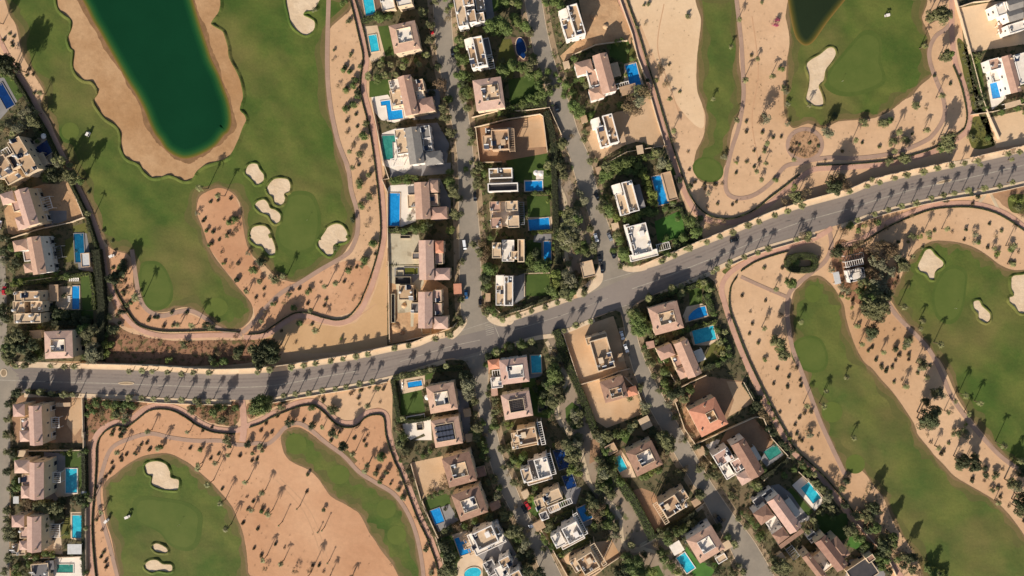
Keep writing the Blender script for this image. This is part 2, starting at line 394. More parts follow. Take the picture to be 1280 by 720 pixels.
lake('lake', LAKE, [(124,100,52),(90,92,40),(48,84,42),(24,68,38),(16,56,34)])
F2 = C(820,0,4,"205,-30 225,100 215,200 205,300 205,440 230,520 247,580 242,660") + C(820,150,4,"225,110 200,160 190,220 195,265 215,300 250,318 290,318 320,290 340,240 360,180 372,100 385,40") + C(820,0,4,"420,560 435,500 428,400 415,300 415,150 395,-30")
sheet('fairway', F2, .05, olive, jit=.25)
F3 = C(820,0,4,"650,60 662,150 668,220 655,300 650,400 640,460 640,540 660,610 690,640 760,618 830,640 900,612") + C(1040,0,4,"40,606 120,600 200,592 260,570 310,540 360,500 400,478 440,430 500,375 492,330 480,270 492,200 470,140 450,90 445,-30") + C(820,0,4,"900,-60 700,-60")
sheet('fairway', F3, .05, grass, jit=.25)
lake('pond', C(820,0,4,"640,-260 655,-40 668,60 690,165 715,210 750,228 790,205 850,120 905,50 960,-20 1040,-150 1040,-260"), [(132,104,56),(96,84,40),(68,68,34),(46,54,32),(36,46,30)], (0,2,4,7,9))
F4 = C(880,310,4,"560,138 520,150 480,190 450,220 435,280 430,350 440,420 450,480 475,560 500,620 515,690") + C(900,440,4.5,"500,230 540,300 565,380 590,450 620,510 650,560 690,640 720,700") + C(1080,570,4.8,"-60,60 10,110 50,170 110,240 130,280 190,420 260,520 330,640 420,780 1000,790 1000,540 960,475 900,390 850,330 780,265 700,215 620,170 540,120 480,55 420,-5") + C(1080,430,4.8,"400,640 350,580 320,540 300,480 250,400 180,300 100,210 50,150 0,108") + C(880,310,4,"760,500 730,420 710,350 700,290 680,250 650,200 620,168 590,145")
sheet('fairway', F4, .05, olive, jit=.25)
F5 = C(1080,300,4.8,"500,8 440,5 390,15 350,38 310,65 270,120 240,170 225,220 200,260 170,310 158,335 170,375 220,450 270,510 320,560 370,620 430,700") + C(1080,430,4.8,"450,90 500,180 560,320 610,400 660,470 710,530 760,590 860,700 960,790 1040,860 1040,0") + C(1080,300,4.8,"1040,175 960,180 910,182 870,175 830,158 800,140 760,108 720,80 670,50 620,30 560,15")
sheet('fairway', F5, .05, grass, jit=.25)
F6 = C(110,560,4.5,"85,225 110,180 150,150 200,108 250,75 300,50 350,37 430,30 480,40 520,60 570,88 620,130 660,165 700,200 740,245 780,290 815,340 840,400 865,460 880,520 892,600 900,700 902,780 180,780 165,700 150,600 130,500 105,420 90,320")
sheet('fairway', F6, .05, grass, jit=.25)
F7 = C(320,430,4.8,"150,580 150,555 165,530 185,512 210,503 240,500 270,505 300,520 330,540 365,567 400,595 460,635 520,670 590,720") + C(320,560,4.5,"490,45 560,130 600,162 640,190 690,215 740,240 770,268 800,300 835,345 860,390 885,450 900,520 918,610 930,760 830,790 800,720 770,660 740,620 700,570 670,520 640,480 620,440 600,400 575,362 540,340 500,315 450,290 415,265 390,230 360,185 330,150 300,125 270,110 215,85 180,60 155,20")
sheet('fairway', F7, .05, grass, jit=.25)
for q in (F1, F2, F3, F4, F5, F6, F7):
    e = smooth(q, True, 6); e = e if area(e) < 0 else e[::-1]; nn = normals(e, True)
    for wd, z_, m_ in ((4.2, .058, fringe2), (2.6, .063, fringe), (1.1, .068, fringe3)):
        inn = []
        for i_, ((x, y), (a_, b_)) in enumerate(zip(e, nn)):
            d_ = (wd*(1+.45*math.sin(i_*.23+wd)+.25*math.sin(i_*.71))+random.uniform(-.25, .25))/S; inn.append((x+a_*d_, y+b_*d_))
        vs = [w(x, y, z_+random.uniform(0, .002)) for x, y in e]+[w(x, y, z_+random.uniform(-.002, .004)) for x, y in inn]; L_ = len(e); fs = []
        for i_ in range(L_): fs.append((i_, L_+i_, L_+(i_+1) % L_, (i_+1) % L_))
        me = bpy.data.meshes.new('fairway_fringe'); me.from_pydata(vs, [], fs); me.materials.append(m_); struct(obj('fairway_fringe', me))
# greens and tees (shorter, paler turf)
def disc(cx, cy, rx, ry=None, ang=0, n=14):
    ry = ry or rx; a = math.radians(ang)
    return [(cx+rx*math.cos(t)*math.cos(a)-ry*math.sin(t)*math.sin(a), cy+rx*math.cos(t)*math.sin(a)+ry*math.sin(t)*math.cos(a)) for t in [2*math.pi*k/n for k in range(n)]]
for q in [disc(88,164,11), C(140,290,6,"245,250 300,240 350,250 390,290 420,350 440,420 430,500 380,550 310,560 260,520 240,440 225,360 225,290"),
          disc(270,384,15,12), C(290,180,6,"440,400 500,380 570,390 610,430 640,520 640,620 600,760 480,800 380,760 350,680 370,580 410,470"),
          disc(885,212,17,13,20), C(1040,0,4,"0,350 60,280 110,220 150,180 190,175 225,200 235,250 230,310 250,370 240,410 180,440 100,460 30,450 -15,410"),
          disc(1016,367,10,11), C(880,310,4,"450,500 480,465 530,450 575,465 600,510 608,560 590,600 540,610 490,590 455,550"), disc(1040,515,13), disc(1069,580,12,12),
          C(1080,300,4.8,"440,270 480,200 530,172 580,185 605,220 600,290 590,370 560,450 510,480 450,450 425,380 425,320"),
          C(110,560,4.5,"275,350 285,310 330,290 430,300 540,320 610,370 615,440 600,520 560,555 500,550 450,520 410,470 350,440 290,410"),
          disc(370,555,13,13), disc(424,593,13,12), disc(483,636,12), disc(496,669,12)]:
    n_ = len(q); cx_, cy_ = sum(p[0] for p in q)/n_, sum(p[1] for p in q)/n_; rr_ = max(abs(p[0]-cx_) for p in q)
    if rr_ > 16: sheet('green_collar', [(cx_+(p[0]-cx_)*1.16, cy_+(p[1]-cy_)*1.16) for p in q], .072, collar)
    sheet('putting_green', q, .08, green if rr_ > 16 else tee_m)
BK = [C(290,180,6,"105,190 120,160 150,145 190,150 210,190 240,230 240,270 215,300 180,305 160,280 130,250 100,220"),
 C(290,180,6,"260,340 270,310 310,265 360,255 420,265 440,310 430,360 395,375 400,410 385,450 355,462 320,445 305,400 275,375"),
 C(290,180,6,"172,465 190,430 240,415 270,440 290,480 330,495 365,530 360,580 325,600 295,575 270,535 210,510"),
 C(290,180,6,"130,690 150,630 200,610 250,615 285,650 298,700") + C(290,290,4.5,"215,10 235,55 246,95 240,125 215,132 190,112 170,82 140,75 110,52 97,25"),
 C(290,180,6,"655,715 700,650 720,620 780,595 830,610 865,660 868,710") + C(290,290,4.5,"655,20 645,52 600,65 572,78 572,118 548,137 520,120 500,100 482,75 490,40"),
 C(220,0,4,"560,-30 565,80 590,140 650,178 690,150 695,110 670,90 640,75 650,60 690,50 715,10 720,-30"),
 C(820,0,4,"750,330 770,300 820,270 860,238 890,240 900,270 880,310 850,350 840,400 815,430 830,470 838,510 825,533 780,525 750,500 760,440 765,390"),
 C(1080,300,4.8,"320,160 345,100 370,60 400,55 430,90 475,130 470,160 430,190 420,235 395,235 370,205 330,185"),
 C(1080,300,4.8,"655,370 690,362 710,395 755,440 755,480 730,497 690,475 680,440 655,405"),
 C(1080,300,4.8,"885,220 940,208 1020,215 1020,420 960,440 930,435 900,400 870,370 870,345 895,330 880,280"),
 C(110,560,4.5,"320,100 345,78 400,73 445,95 462,130 470,165 512,180 510,225 490,238 420,232 360,205 360,160 330,145"),
 C(110,560,4.5,"362,550 385,535 430,550 450,575 440,590 390,585 368,570"),
 C(110,560,4.5,"320,655 345,632 390,628 420,650 470,655 475,690 450,697 400,690 360,698 325,680")]
for q in BK:
    sheet('sand_bunker', q, .09, bunkersand); lip('bunker_lip', q, .7, 1.3, .05, grass)
# broad pale and darker sand areas inside the desert strips
sheet('sand_flat', P("790,-8 872,-8 876,25 871,75 871,110 880,140 878,160 862,150 840,120 822,80 805,40"), .02, palesand, jit=.3)
sheet('sand_flat', P("430,640 455,690 480,726 330,726 300,690 305,640 330,600 380,590"), .012, mat('fine_orange_sand', (198,152,114), (186,138,102), .03, .95, fine=(.5,.05)), jit=.3)
for q in ("238,262 262,232 290,238 300,262 320,330 360,352 440,325 470,350 450,385 400,400 330,418 180,412 150,400 132,352 128,312 145,310 162,316 180,384 240,394 285,414 318,396 300,362 262,310",
          "112,540 180,503 290,535 380,500 430,528 480,512 500,600 546,728 112,728"): sheet('orange_sand', P(q), .016, orangesand, jit=.6)
# cart tracks and promenades
PATHS = [
 ('cart_path', P("411,-6 409,75 412,125 422,175 435,210 439,238 446,263 447,288 441,308 432,319 401,337 374,354 352,366 334,383 317,403 303,416"), 2.3, cartpath),
 ('cart_path', P("165,312 170,347 175,373 185,388 202,395 223,390 240,389 257,398 267,407 285,415 303,418"), 2.3, cartpath),
 ('promenade', P("440,-6 445,12 452,42 458,72 456,95 455,115 466,157 470,185 474,215 478,250 480,288 478,310 468,348 454,383 441,398 423,404 405,401 385,395 372,395 359,401 341,414 328,420 305,422"), 2.7, pinkpath),
 ('promenade', P("-5,40 8,66 22,90 37,115 48,137 62,160 78,193 97,232 115,270 128,310 132,337 140,363 152,388 165,405 182,415 205,420 235,420 270,419 300,420"), 2.4, pinkpath),
 ('cart_path', P("148,726 137,682 128,649 123,616 130,582 140,560 161,549 188,542 213,547 244,551 275,551 298,556 321,554 334,555 345,547 357,534 372,529 387,536 407,553 430,570 449,590 471,604 493,618 509,640 520,667 527,700 530,726"), 2.1, cartpath),
 ('promenade', P("117,724 113,683 112,647 115,613 117,580 118,552 127,537 145,528 156,530 167,522 182,511 198,507 217,509 234,517 250,528 269,536 294,538 305,535"), 2.7, pinkpath),
 ('promenade', P("305,534 327,525 341,517 366,506 380,502 393,502 407,511 420,524 432,529 445,527 455,518 470,514 483,519 487,545 493,567 504,589 515,618 527,649 535,665 543,685 550,706 552,726"), 2.6, pinkpath),
 ('promenade', P("302,500 304,515 305,535 303,552"), 3.4, pinkpath),
 ('promenade', P("774,-6 777,5 793,42 803,75 813,107 817,115 828,158 837,183 842,200 850,222 858,245 870,265 885,275 902,278 920,277 945,267 965,252 980,240 1000,223 1017,212 1040,210 1062,209 1090,207 1115,204 1140,198 1165,190 1185,180 1202,170 1210,160 1212,140 1205,107 1195,82 1190,45 1190,-6"), 2.7, pinkpath),
 ('cart_path', P("920,-6 924,30 927,60 929,100 929,125 923,160 915,185 908,215 907,235 913,245 925,248 940,245 955,236 968,224 982,208 1000,204 1015,200"), 2.2, cartpath),
 ('cart_path', P("1015,200 1040,197 1065,198 1090,196 1115,192 1135,186 1155,177 1165,170 1176,155 1181,140 1178,120 1170,100 1162,75 1163,58 1170,45 1180,38 1188,30"), 2.2, cartpath),
 ('promenade', P("1040,285 1020,297 989,308 964,315 943,323 922,334 908,346 902,362 908,386 918,417 930,447 942,473 960,509 976,538 989,562 1009,582 1027,600 1043,618 1062,642 1080,663 1097,682 1112,700 1130,726"), 2.7, pinkpath),
 ('cart_path', P("1037,290 1039,309 1031,327 1014,341 997,355 986,368 984,390 986,412 991,437 1000,460 1011,489 1024,524 1036,551 1056,593"), 2.3, cartpath),
 ('cart_path', P("926,346 950,357 985,372"), 1.8, cartpath),
 ('promenade', P("1052,307 1064,304 1080,297 1105,280 1135,267 1165,257 1195,254 1220,255 1245,262 1265,272 1290,292"), 2.5, pinkpath),
 ('cart_path', P("1095,360 1111,381 1122,396 1149,423 1163,440 1176,465 1190,497 1209,524 1230,549 1255,574 1290,597"), 2.3, cartpath),
 ('garden_path', C(600,430,6,"500,-20 560,100 590,170 655,240 620,350 580,480 600,570 660,650") + C(620,530,6,"600,100 640,210 670,320 710,450 800,550 890,620 920,680") + C(640,600,6,"820,290 820,350 830,450 870,520 950,530 1000,520") + C(780,600,6,"130,490 270,420 450,300 590,190"), 2.0, buffpath),
 ('garden_path', P("783,688 800,686 825,693 843,713 850,726"), 1.8, buffpath),
 ('garden_path', P("702,215 700,232 707,252 704,273 706,300 708,320 714,340"), 1.8, buffpath),
]
for k_, (nme, q, wd, m_) in enumerate(PATHS): ribbon(nme, q, wd, 0, (.12 if nme != 'cart_path' else .10)+.0013*k_, m_)
for k, q in enumerate([P("1237,240 1243,252 1250,266"), P("1232,243 1222,256")]): ribbon('promenade', q, 1.6, 0, .105+.002*k, buffpath)
# round planted island with its ring path
sheet('path_ring', disc(1006,181,24,22), .105, cartpath); sheet('planted_island', disc(1006,181,19,17), .14, islandsoil)
sheet('scrub_ground', P("136,404 160,415 205,425 270,425 318,425 345,424 318,452 240,457 160,457 131,452"), .03, scrubsoil, jit=.6)
sheet('scrub_ground', P("108,500 180,503 176,509 160,520 150,528 135,527 122,538 112,550 107,540"), .03, scrubsoil, jit=.6)
sheet('scrub_ground', P("235,507 296,503 296,530 270,530 250,522"), .03, scrubsoil, jit=.6)
sheet('scrub_ground', P("312,503 370,497 345,508 325,518 312,524"), .03, scrubsoil, jit=.6)
sheet('scrub_ground', P("1196,50 1208,60 1222,110 1228,140 1212,135 1206,100"), .03, drylawn, jit=.5)
sheet('scrub_ground', P("1213,150 1234,148 1245,180 1215,184"), .03, drylawn, jit=.5)
sheet('scrub_ground', P("1241,240 1290,226 1290,270 1262,262 1248,250"), .03, browndirt, jit=.4)
sheet('verge', P("1050,300 1080,310 1110,330 1125,350 1110,380 1085,385 1060,370 1045,345 1040,320"), .022, scrubsoil, jit=.8)
# residential ground
RES = {'R1': P("446,-8 460,45 466,72 462,110 473,157 481,215 486,270 486,310 484,360 484,432 530,425 560,420 574,411 577,395 575,370 573,300 573,220 570,180 562,140 553,100 545,60 541,-8"),
 'R2': P("563,-8 567,60 578,100 585,140 591,190 595,240 600,300 602,370 604,390 612,398 628,403 662,393 700,377 733,362 745,346 748,330 745,300 735,265 722,230 712,195 700,165 690,130 675,90 664,50 655,-8"),
 'R3': P("676,-8 684,40 697,90 712,130 723,165 738,200 746,235 755,265 764,290 772,322 782,336 827,322 880,300 872,280 858,262 846,230 830,180 812,118 798,75 786,40 770,-8"),
 'R4': P("491,470 520,460 560,450 586,450 592,480 598,510 603,540 612,575 624,610 640,640 655,668 668,695 680,726 552,726 535,670 510,610 497,572 490,540"),
 'R5': P("615,445 660,428 700,413 745,397 775,386 782,420 788,450 798,480 812,510 829,540 845,570 862,598 878,622 893,650 910,680 930,726 703,726 690,695 676,668 658,640 645,610 630,575 621,540 614,510 610,480"),
 'R6': P("790,384 817,369 850,356 882,343 893,352 900,372 907,395 920,430 935,468 955,510 975,545 1003,582 1035,616 1060,648 1095,690 1118,726 968,726 955,697 938,670 918,645 899,618 884,595 866,562 850,535 834,505 818,475 802,440 794,410"),
 'R8': P("-8,90 12,84 30,112 55,158 72,192 92,232 108,268 122,310 128,345 132,380 132,452 -8,452"),
 'R9': P("13,489 60,491 107,493 108,530 108,600 109,726 13,726"), 'R10': P("1198,-8 1205,60 1222,140 1240,182 1290,165 1290,-8")}
for q in RES.values(): sheet('garden_ground', q, .03, soil, sm=False)
# roads
N_EDGE = P("-30,458 18,459 60,460 100,461 140,462 200,464 273,468 340,465 403,456 445,449 487,440 520,434 540,426 562,421 576,416 595,409 628,405 662,394 699,381 733,368 752,358 775,346 800,338 827,330 860,315 922,290 985,265 1060,244 1090,232 1140,220 1190,210 1240,199 1310,183")
S_EDGE = P("-30,488 20,491 60,491 107,492 160,494 200,497 257,499 320,499.5 362,493 403,486 445,479 495,468 540,454 563,448 610,447 634,431 669,420 697,415 742,397 790,380 817,368 850,354 889,338 902,330 943,312 985,299 1018,290 1060,277 1090,266 1140,252.5 1190,242.5 1240,235 1310,219")
NE, SE_ = smooth(N_EDGE, False, 4), smooth(S_EDGE, False, 4)
sheet('road', NE+SE_[::-1], .07, asphalt, sm=False)
STREETS = [
 (P("541,-8 545,60 553,100 562,140 570,180 573,220 574,300 575,370 577,395 574,410 562,423"), P("563,-8 567,60 578,100 585,140 591,190 595,240 600,300 602,370 604,388 612,399 632,406")),
 (P("655,-8 664,50 675,90 690,130 700,165 712,195 722,230 735,265 745,300 748,330 744,348 725,372"), P("676,-8 684,40 697,90 712,130 723,165 738,200 746,235 755,265 764,290 772,320 783,336 805,338")),
 (P("563,450 582,452 592,480 598,510 603,540 612,575 624,610 640,640 655,668 668,695 682,728"), P("632,430 614,444 610,480 614,510 621,540 630,575 645,610 658,640 676,668 690,695 706,728")),
 (P("755,392 775,390 782,420 788,450 798,480 812,510 829,540 845,570 862,598 878,622 893,650 910,680 932,728"), P("815,368 790,384 794,410 802,440 818,475 834,505 850,535 866,562 884,595 899,618 918,645 938,670 955,697 972,728")),
 (P("-40,320 -30,400 -30,450 -30,500 -30,728"), P("6,320 8,360 9,400 8,430 7,446 16,462 24,470 18,488 13,500 13,560 12,640 12,728"))]
for i, (a, b) in enumerate(STREETS):
    sheet('street', smooth(a, False, 4)+smooth(b, False, 4)[::-1], .074+.001*i, asphalt2, sm=False)
sheet('street', P("2,455 12,459 20,468 20,484 12,492 2,494 -10,490 -10,456"), .081, asphalt2)
# sandy verges beside the side streets
for (a, b) in STREETS[:4]:
    for q, d in ((smooth(a, False, 3), -1), (smooth(b, False, 3), 1)):
        q = q[:-6] if a[0][1] < 100 else q[5:]
        ribbon('verge', offset(q, 3.6*d), 3.0, 0, .055, vergesoil, sm=False)
        ribbon('kerb', offset(q, .2*d), .3, 0, .18, kerb, sm=False)
def between(q, x0, x1): return [p for p in q if x0 <= p[0] <= x1]
# pavements of the boulevard, broken at the junctions
for x0, x1 in ((18, 560), (636, 722), (806, 1310)):
    q = between(NE, x0, x1); ribbon('pavement', offset(q, 3.7), 2.9, 0, .16, paving, sm=False); ribbon('kerb', offset(q, .3), .3, 0, .19, kerb, sm=False)
for x0, x1 in ((25, 296), (312, 560), (640, 752), (820, 1028), (1045, 1310)):
    q = between(SE_, x0, x1); ribbon('pavement', offset(q, -2.9), 2.1, 0, .16, paving, sm=False); ribbon('kerb', offset(q, -.3), .3, 0, .19, kerb, sm=False)
# rounded corners of pavement
sheet('pavement', P("562,419 574,408 580,394 584,402 577,414 566,424"), .15, paving)
sheet('pavement', P("604,388 612,392 624,398 640,397 641,404 628,408 612,402"), .15, paving)
sheet('pavement', P("722,362 735,352 745,338 751,330 754,345 750,356 735,367 722,372"), .15, paving)
sheet('pavement', P("773,322 780,330 792,333 806,330 808,337 790,340 777,336"), .15, paving)
for t_ in (.2, .33, .66, .8):
    A_ = smooth(P("20,459 100,461 200,464 273,468 340,465 403,456 445,449 520,434"), False, 8); B_ = smooth(P("20,491 107,492 200,497 257,499 340,498 403,486 445,479 520,460"), False, 8)
    ribbon('road_wear', [(a_[0]*(1-t_)+b_[0]*t_, a_[1]*(1-t_)+b_[1]*t_) for a_, b_ in zip(A_, B_)], .8, .06, .0795, wear, sm=False)
    A_ = smooth(P("800,338 860,315 922,290 985,265 1060,244 1140,220 1200,208 1290,187"), False, 8); B_ = smooth(P("817,368 889,338 943,312 1000,295 1060,277 1140,252.5 1200,241 1290,222"), False, 8)
    ribbon('road_wear', [(a_[0]*(1-t_)+b_[0]*t_, a_[1]*(1-t_)+b_[1]*t_) for a_, b_ in zip(A_, B_)], .8, .06, .0795, wear, sm=False)
rp = random.Random(5)
for k in range(26):
    x_ = rp.uniform(20, 1270); i_ = min(range(len(NE)), key=lambda j: abs(NE[j][0]-x_)); y_ = NE[i_][1]+rp.uniform(8, 26); sheet('road_patch', disc(NE[i_][0], y_, rp.uniform(1, 5), rp.uniform(.6, 1.4), -12+rp.uniform(-8, 8), 7), .0815+.0002*k, patchm, sm=False)
for q_ in ("830,5 822,60 838,110 852,150", "345,600 380,640 400,690 410,726", "350,598 387,638 407,690 416,726", "500,3 1,1", "940,20 948,90 940,150 950,210", "700,60 730,30 760,40", "330,410 380,403 430,404 470,380"):
    if q_.endswith('1,1'): continue
    ribbon('tyre_track', P(q_), .5, 0, .03, track, n=6)
# lighter centre line and islands
MID = [((a[0]+b[0])/2, (a[1]+b[1])/2) for a, b in zip(smooth(P("0,475 60,477 160,480 273,484 340,482 403,471 445,464 500,452"), False, 6), smooth(P("0,475 60,477 160,480 273,484 340,482 403,471 445,464 500,452"), False, 6))]
ribbon('road_marking', MID[:-6], .45, .07, .084, paint, sm=False)
ribbon('road_marking', P("790,361 830,347 880,327 922,311 985,283 1060,261 1140,237 1190,227 1290,204"), .45, .07, .084, paint)
ribbon('road_marking', P("500,452 560,434 600,425"), .3, .07, .084, paint)
ribbon('road_marking', P("640,413 700,395 760,373"), .3, .07, .084, paint)
for q in (P("580,448 609,441"), P("578,413 612,402"), P("752,352 800,338"), P("775,384 792,379"), P("617,404 626,426")): ribbon('road_marking', q, .35, .07, .09, paint, sm=False)
for k in range(6): ribbon('road_marking', [(606+k*.4, 407+k*2.4), (616+k*.4, 404.5+k*2.4)], .3, .07, .088, paint, sm=False)
for cx, cy, l, wd, an in ((158, 479, 20, 3.2, 0), (1180, 227, 20, 3.2, -14), (5, 466, 9, 8, 0)):
    sheet('traffic_island', disc(cx, cy, l/2, wd/2*1.3, an), .2, kerb)
    sheet('island_bed', disc(cx, cy, l/2-1.3, wd/2*1.3-1, an), .22, vergesoil)
# bare and paved plots
PK = [0]
def plot(name, pts, m_, z=.045): PK[0] += 1; return sheet(name, pts, z+.00011*PK[0], m_, sm=False)
D_ = C
plot('bare_plot', D_(560,110,6,"215,300 300,285 450,250 690,200 715,220 745,490 420,560 240,560"), browndirt)
plot('bare_plot', D_(560,110,6,"570,230 690,205 712,225 735,440 590,450 600,375 540,370"), dirt, .05)
plot('bare_plot', D_(690,0,6,"200,-10 480,-10 600,240 590,330 460,330 330,330 150,420 90,470 60,420 250,250"), orangedirt)
plot('bare_plot', D_(690,110,6,"700,60 730,60 860,420 830,450 640,400 540,430 420,500 330,570 280,480 250,300 480,180 640,160"), dirt)
plot('bare_plot', D_(0,220,6,"440,60 480,30 560,70 640,310 500,345 100,440 60,430 30,260 130,120 330,60"), orangedirt)
plot('bare_plot', D_(0,430,6,"400,400 630,400 640,620 620,740 380,740 120,740 90,560 130,400 230,360"), browndirt)
plot('bare_plot', D_(0,430,6,"540,420 625,405 632,600 560,690 500,600 520,500"), dirt, .05)
plot('bare_plot', D_(480,530,6,"200,290 440,240 480,480 350,530 290,560"), dirt)
plot('bare_plot', D_(680,380,6,"140,220 330,155 520,90 570,240 600,370 640,540 270,600"), dirt)
plot('bare_plot', D_(680,380,6,"270,605 560,545 640,545 720,650 800,800 470,930 330,840"), dirt)
plot('bare_plot', D_(860,480,6,"-60,60 130,-60 410,-20 490,140 300,250 260,300 0,450"), browndirt)
plot('bare_plot', D_(860,480,6,"290,-20 400,-15 490,140 300,245 345,120"), dirt, .05)
plot('bare_plot', D_(860,480,6,"300,330 500,260 640,420 600,520 420,470 240,440"), browndirt, .05)
plot('bare_plot', D_(780,600,6,"60,80 130,60 220,90 260,140 300,320 310,340 230,400 180,300"), browndirt)
plot('bare_plot', D_(1040,0,4,"640,40 800,10 1100,-20 1100,200 700,260 680,240"), palesand)
plot('bare_plot', D_(1040,0,4,"780,590 1000,540 1100,560 1100,700 820,740"), palesand)
plot('bare_plot', D_(920,600,6,"850,600 960,580 1010,560 1120,700 1100,800 800,800"), greydeck)
plot('bare_plot', D_(640,600,6,"360,600 460,520 600,470 750,450 810,560 600,740 440,640"), dirt)
plot('bare_plot', P("484,345 530,340 560,360 562,412 520,424 486,430"), orangedirt)
plot('concrete_yard', D_(430,210,6,"335,490 560,500 600,690 340,720"), concrete)
plot('concrete_yard', D_(460,310,6,"160,0 400,0 400,120 170,125"), concrete, .05)
plot('concrete_yard', D_(460,310,6,"165,130 400,130 420,260 350,400 340,590 230,590 210,270 165,260"), concrete, .052)
plot('bare_plot', D_(460,310,6,"225,490 320,480 320,690 220,700 160,680 170,590"), orangedirt, .056)
plot('bare_plot', P("310,425 360,404 400,406 425,409 445,403 460,386 472,355 482,320 484,432 430,440 390,442 330,438"), mat('pale_plot_sand', (196,158,116), (184,146,104), .05, .95, fine=(.8,.08)), .02)
PARK = P("684,425 700,425 712,460 725,500 745,555 772,598 800,640 830,672 845,690 852,724 800,724 775,695 757,655 745,622 725,592 712,550 694,522 690,480 688,450"); POCKET = P("700,205 716,225 726,262 738,300 741,322 728,340 712,340 702,318 700,290 697,250")
sheet('park_ground', PARK, .036, parksoil, jit=.3); sheet('park_ground', POCKET, .037, parksoil, jit=.3)
# forecourts
for q, m_ in [(D_(430,110,6,"560,10 720,10 720,230 520,240 480,150"), greydeck), (D_(430,110,6,"340,590 800,560 800,640 560,660 350,690"), greydeck),
              (D_(430,210,6,"640,80 720,80 800,240 800,380 660,400"), greydeck), (D_(430,110,6,"540,270 700,260 790,420 770,560 580,560"), greydeck),
              (D_(480,430,6,"540,330 620,360 640,480 650,640 600,740 560,520"), greydeck), (D_(0,530,6,"330,210 490,220 490,340 440,580 330,560"), greydeck),
              (D_(500,600,6,"560,330 740,300 800,430 900,600 960,760 700,760 560,560"), greydeck), (D_(920,600,6,"180,60 320,30 520,190 560,300 480,320 300,180"), greydeck),
              (D_(560,0,6,"270,-20 330,-20 350,150 290,160"), greydeck), (D_(0,220,6,"380,260 500,260 500,330 340,400 300,300"), greydeck),
              (D_(780,600,6,"420,400 620,280 740,420 740,540 640,320 460,480"), greydeck), (D_(740,480,6,"-10,420 60,400 60,560 -20,600"), browndirt)]:
    plot('forecourt', q, m_, .048)
# lawns
LAWNS = [(430,0,"258,200 332,190 375,410 300,425",lawn),(430,0,"190,610 350,590 345,720 190,730",lawn),(560,0,"400,300 560,280 480,600 360,500",drylawn),(560,0,"450,600 640,560 690,720 690,800 470,790",lawn),
 (560,0,"330,0 430,0 420,60 340,90",lawn),(690,0,"430,330 570,300 630,440 550,480 430,420",lawn),(690,0,"560,330 620,380 630,450 560,480",drylawn),
 (560,110,"430,545 740,490 780,560 790,760 520,700",lawn),(560,210,"590,210 760,210 770,370 600,380",lawn),(560,210,"600,540 710,540 710,740 580,740",lawn),
 (0,60,"20,230 100,190 180,350 130,400 70,300",lawn),(0,220,"490,480 560,450 560,640 480,650",drylawn),(0,220,"540,380 640,350 660,430 560,450",drylawn),(0,330,"600,60 700,60 715,340 620,350",lawn),(0,330,"90,110 700,60 600,100 100,160",lawn),
 (0,330,"340,350 700,350 700,450 340,440",lawn),(0,530,"490,210 630,200 630,480 590,480 585,320 490,330",lawn),(0,600,"490,280 535,280 535,440 450,440",drylawn),
 (480,430,"120,370 280,345 310,510 130,540",lawn),(480,430,"310,230 370,215 360,260 310,270",lawn),(480,530,"310,590 490,530 500,600 330,660",lawn),(500,600,"190,150 350,100 370,170 210,240",lawn),(500,600,"300,440 390,410 450,590 440,660 350,620",lawn),
 (600,430,"340,290 520,280 530,560 400,540",lawn),(600,430,"640,480 690,435 740,470 760,560 740,640 690,640 645,570",lawn),(600,430,"530,190 600,180 640,300 540,330",lawn),
 (620,530,"770,330 830,300 880,440 800,510 740,470",lawn),(640,600,"660,190 720,180 745,260 680,280",lawn),(620,530,"480,480 520,620 350,690 240,640",lawn),(640,600,"480,240 330,330 250,380 330,560 580,460",drylawn),
 (620,530,"160,250 210,230 200,300 160,310",lawn),(620,530,"240,540 290,530 330,680 270,640",brightlawn),
 (780,350,"490,60 580,60 590,190 490,190",lawn),(780,350,"660,470 770,500 800,590 580,670 610,570",drylawn),(740,480,"200,370 300,330 260,450 190,400",lawn),
 (690,210,"770,400 960,320 1010,500 830,560 790,540",brightlawn),(760,180,"470,170 500,170 520,230 480,240",lawn),(780,600,"450,540 470,500 560,620 720,620 640,740 520,720",brightlawn),
 (920,600,"390,70 420,60 580,240 540,270 480,200",lawn),(920,600,"850,430 900,400 960,480 900,520 830,490",brightlawn),(920,600,"600,250 830,250 850,430 700,500 620,360",lawn),
 (600,310,"345,200 525,195 520,355 345,365",lawn),(600,310,"-50,290 0,290 0,330 -50,330",lawn),(690,110,"230,190 330,170 300,260 260,250",lawn),(640,600,"100,200 180,180 200,290 150,260",lawn),
 (640,600,"230,590 150,380 220,390 330,520",lawn),(680,380,"-180,480 -80,460 -60,640 -160,640",lawn),(780,600,"120,680 260,640 300,720 160,760",lawn),(700,300,"80,20 140,10 150,70 100,75",lawn)]
for ox, oy, t, m_ in LAWNS:
    q = C(ox, oy, 6, t); plot('lawn', q, m_, .058)
for t in ("700,300 740,300 760,430 765,470 735,450", ): sheet('lawn', C(1040,0,4,t), .058, lawn, sm=False)
sheet('lawn', C(860,240,4.8,"205,475 250,452 275,475 235,495"), .058, drylawn)
sheet('lawn', C(1040,160,4,"880,350 930,330 1000,350 1000,420 900,420"), .058, rough)
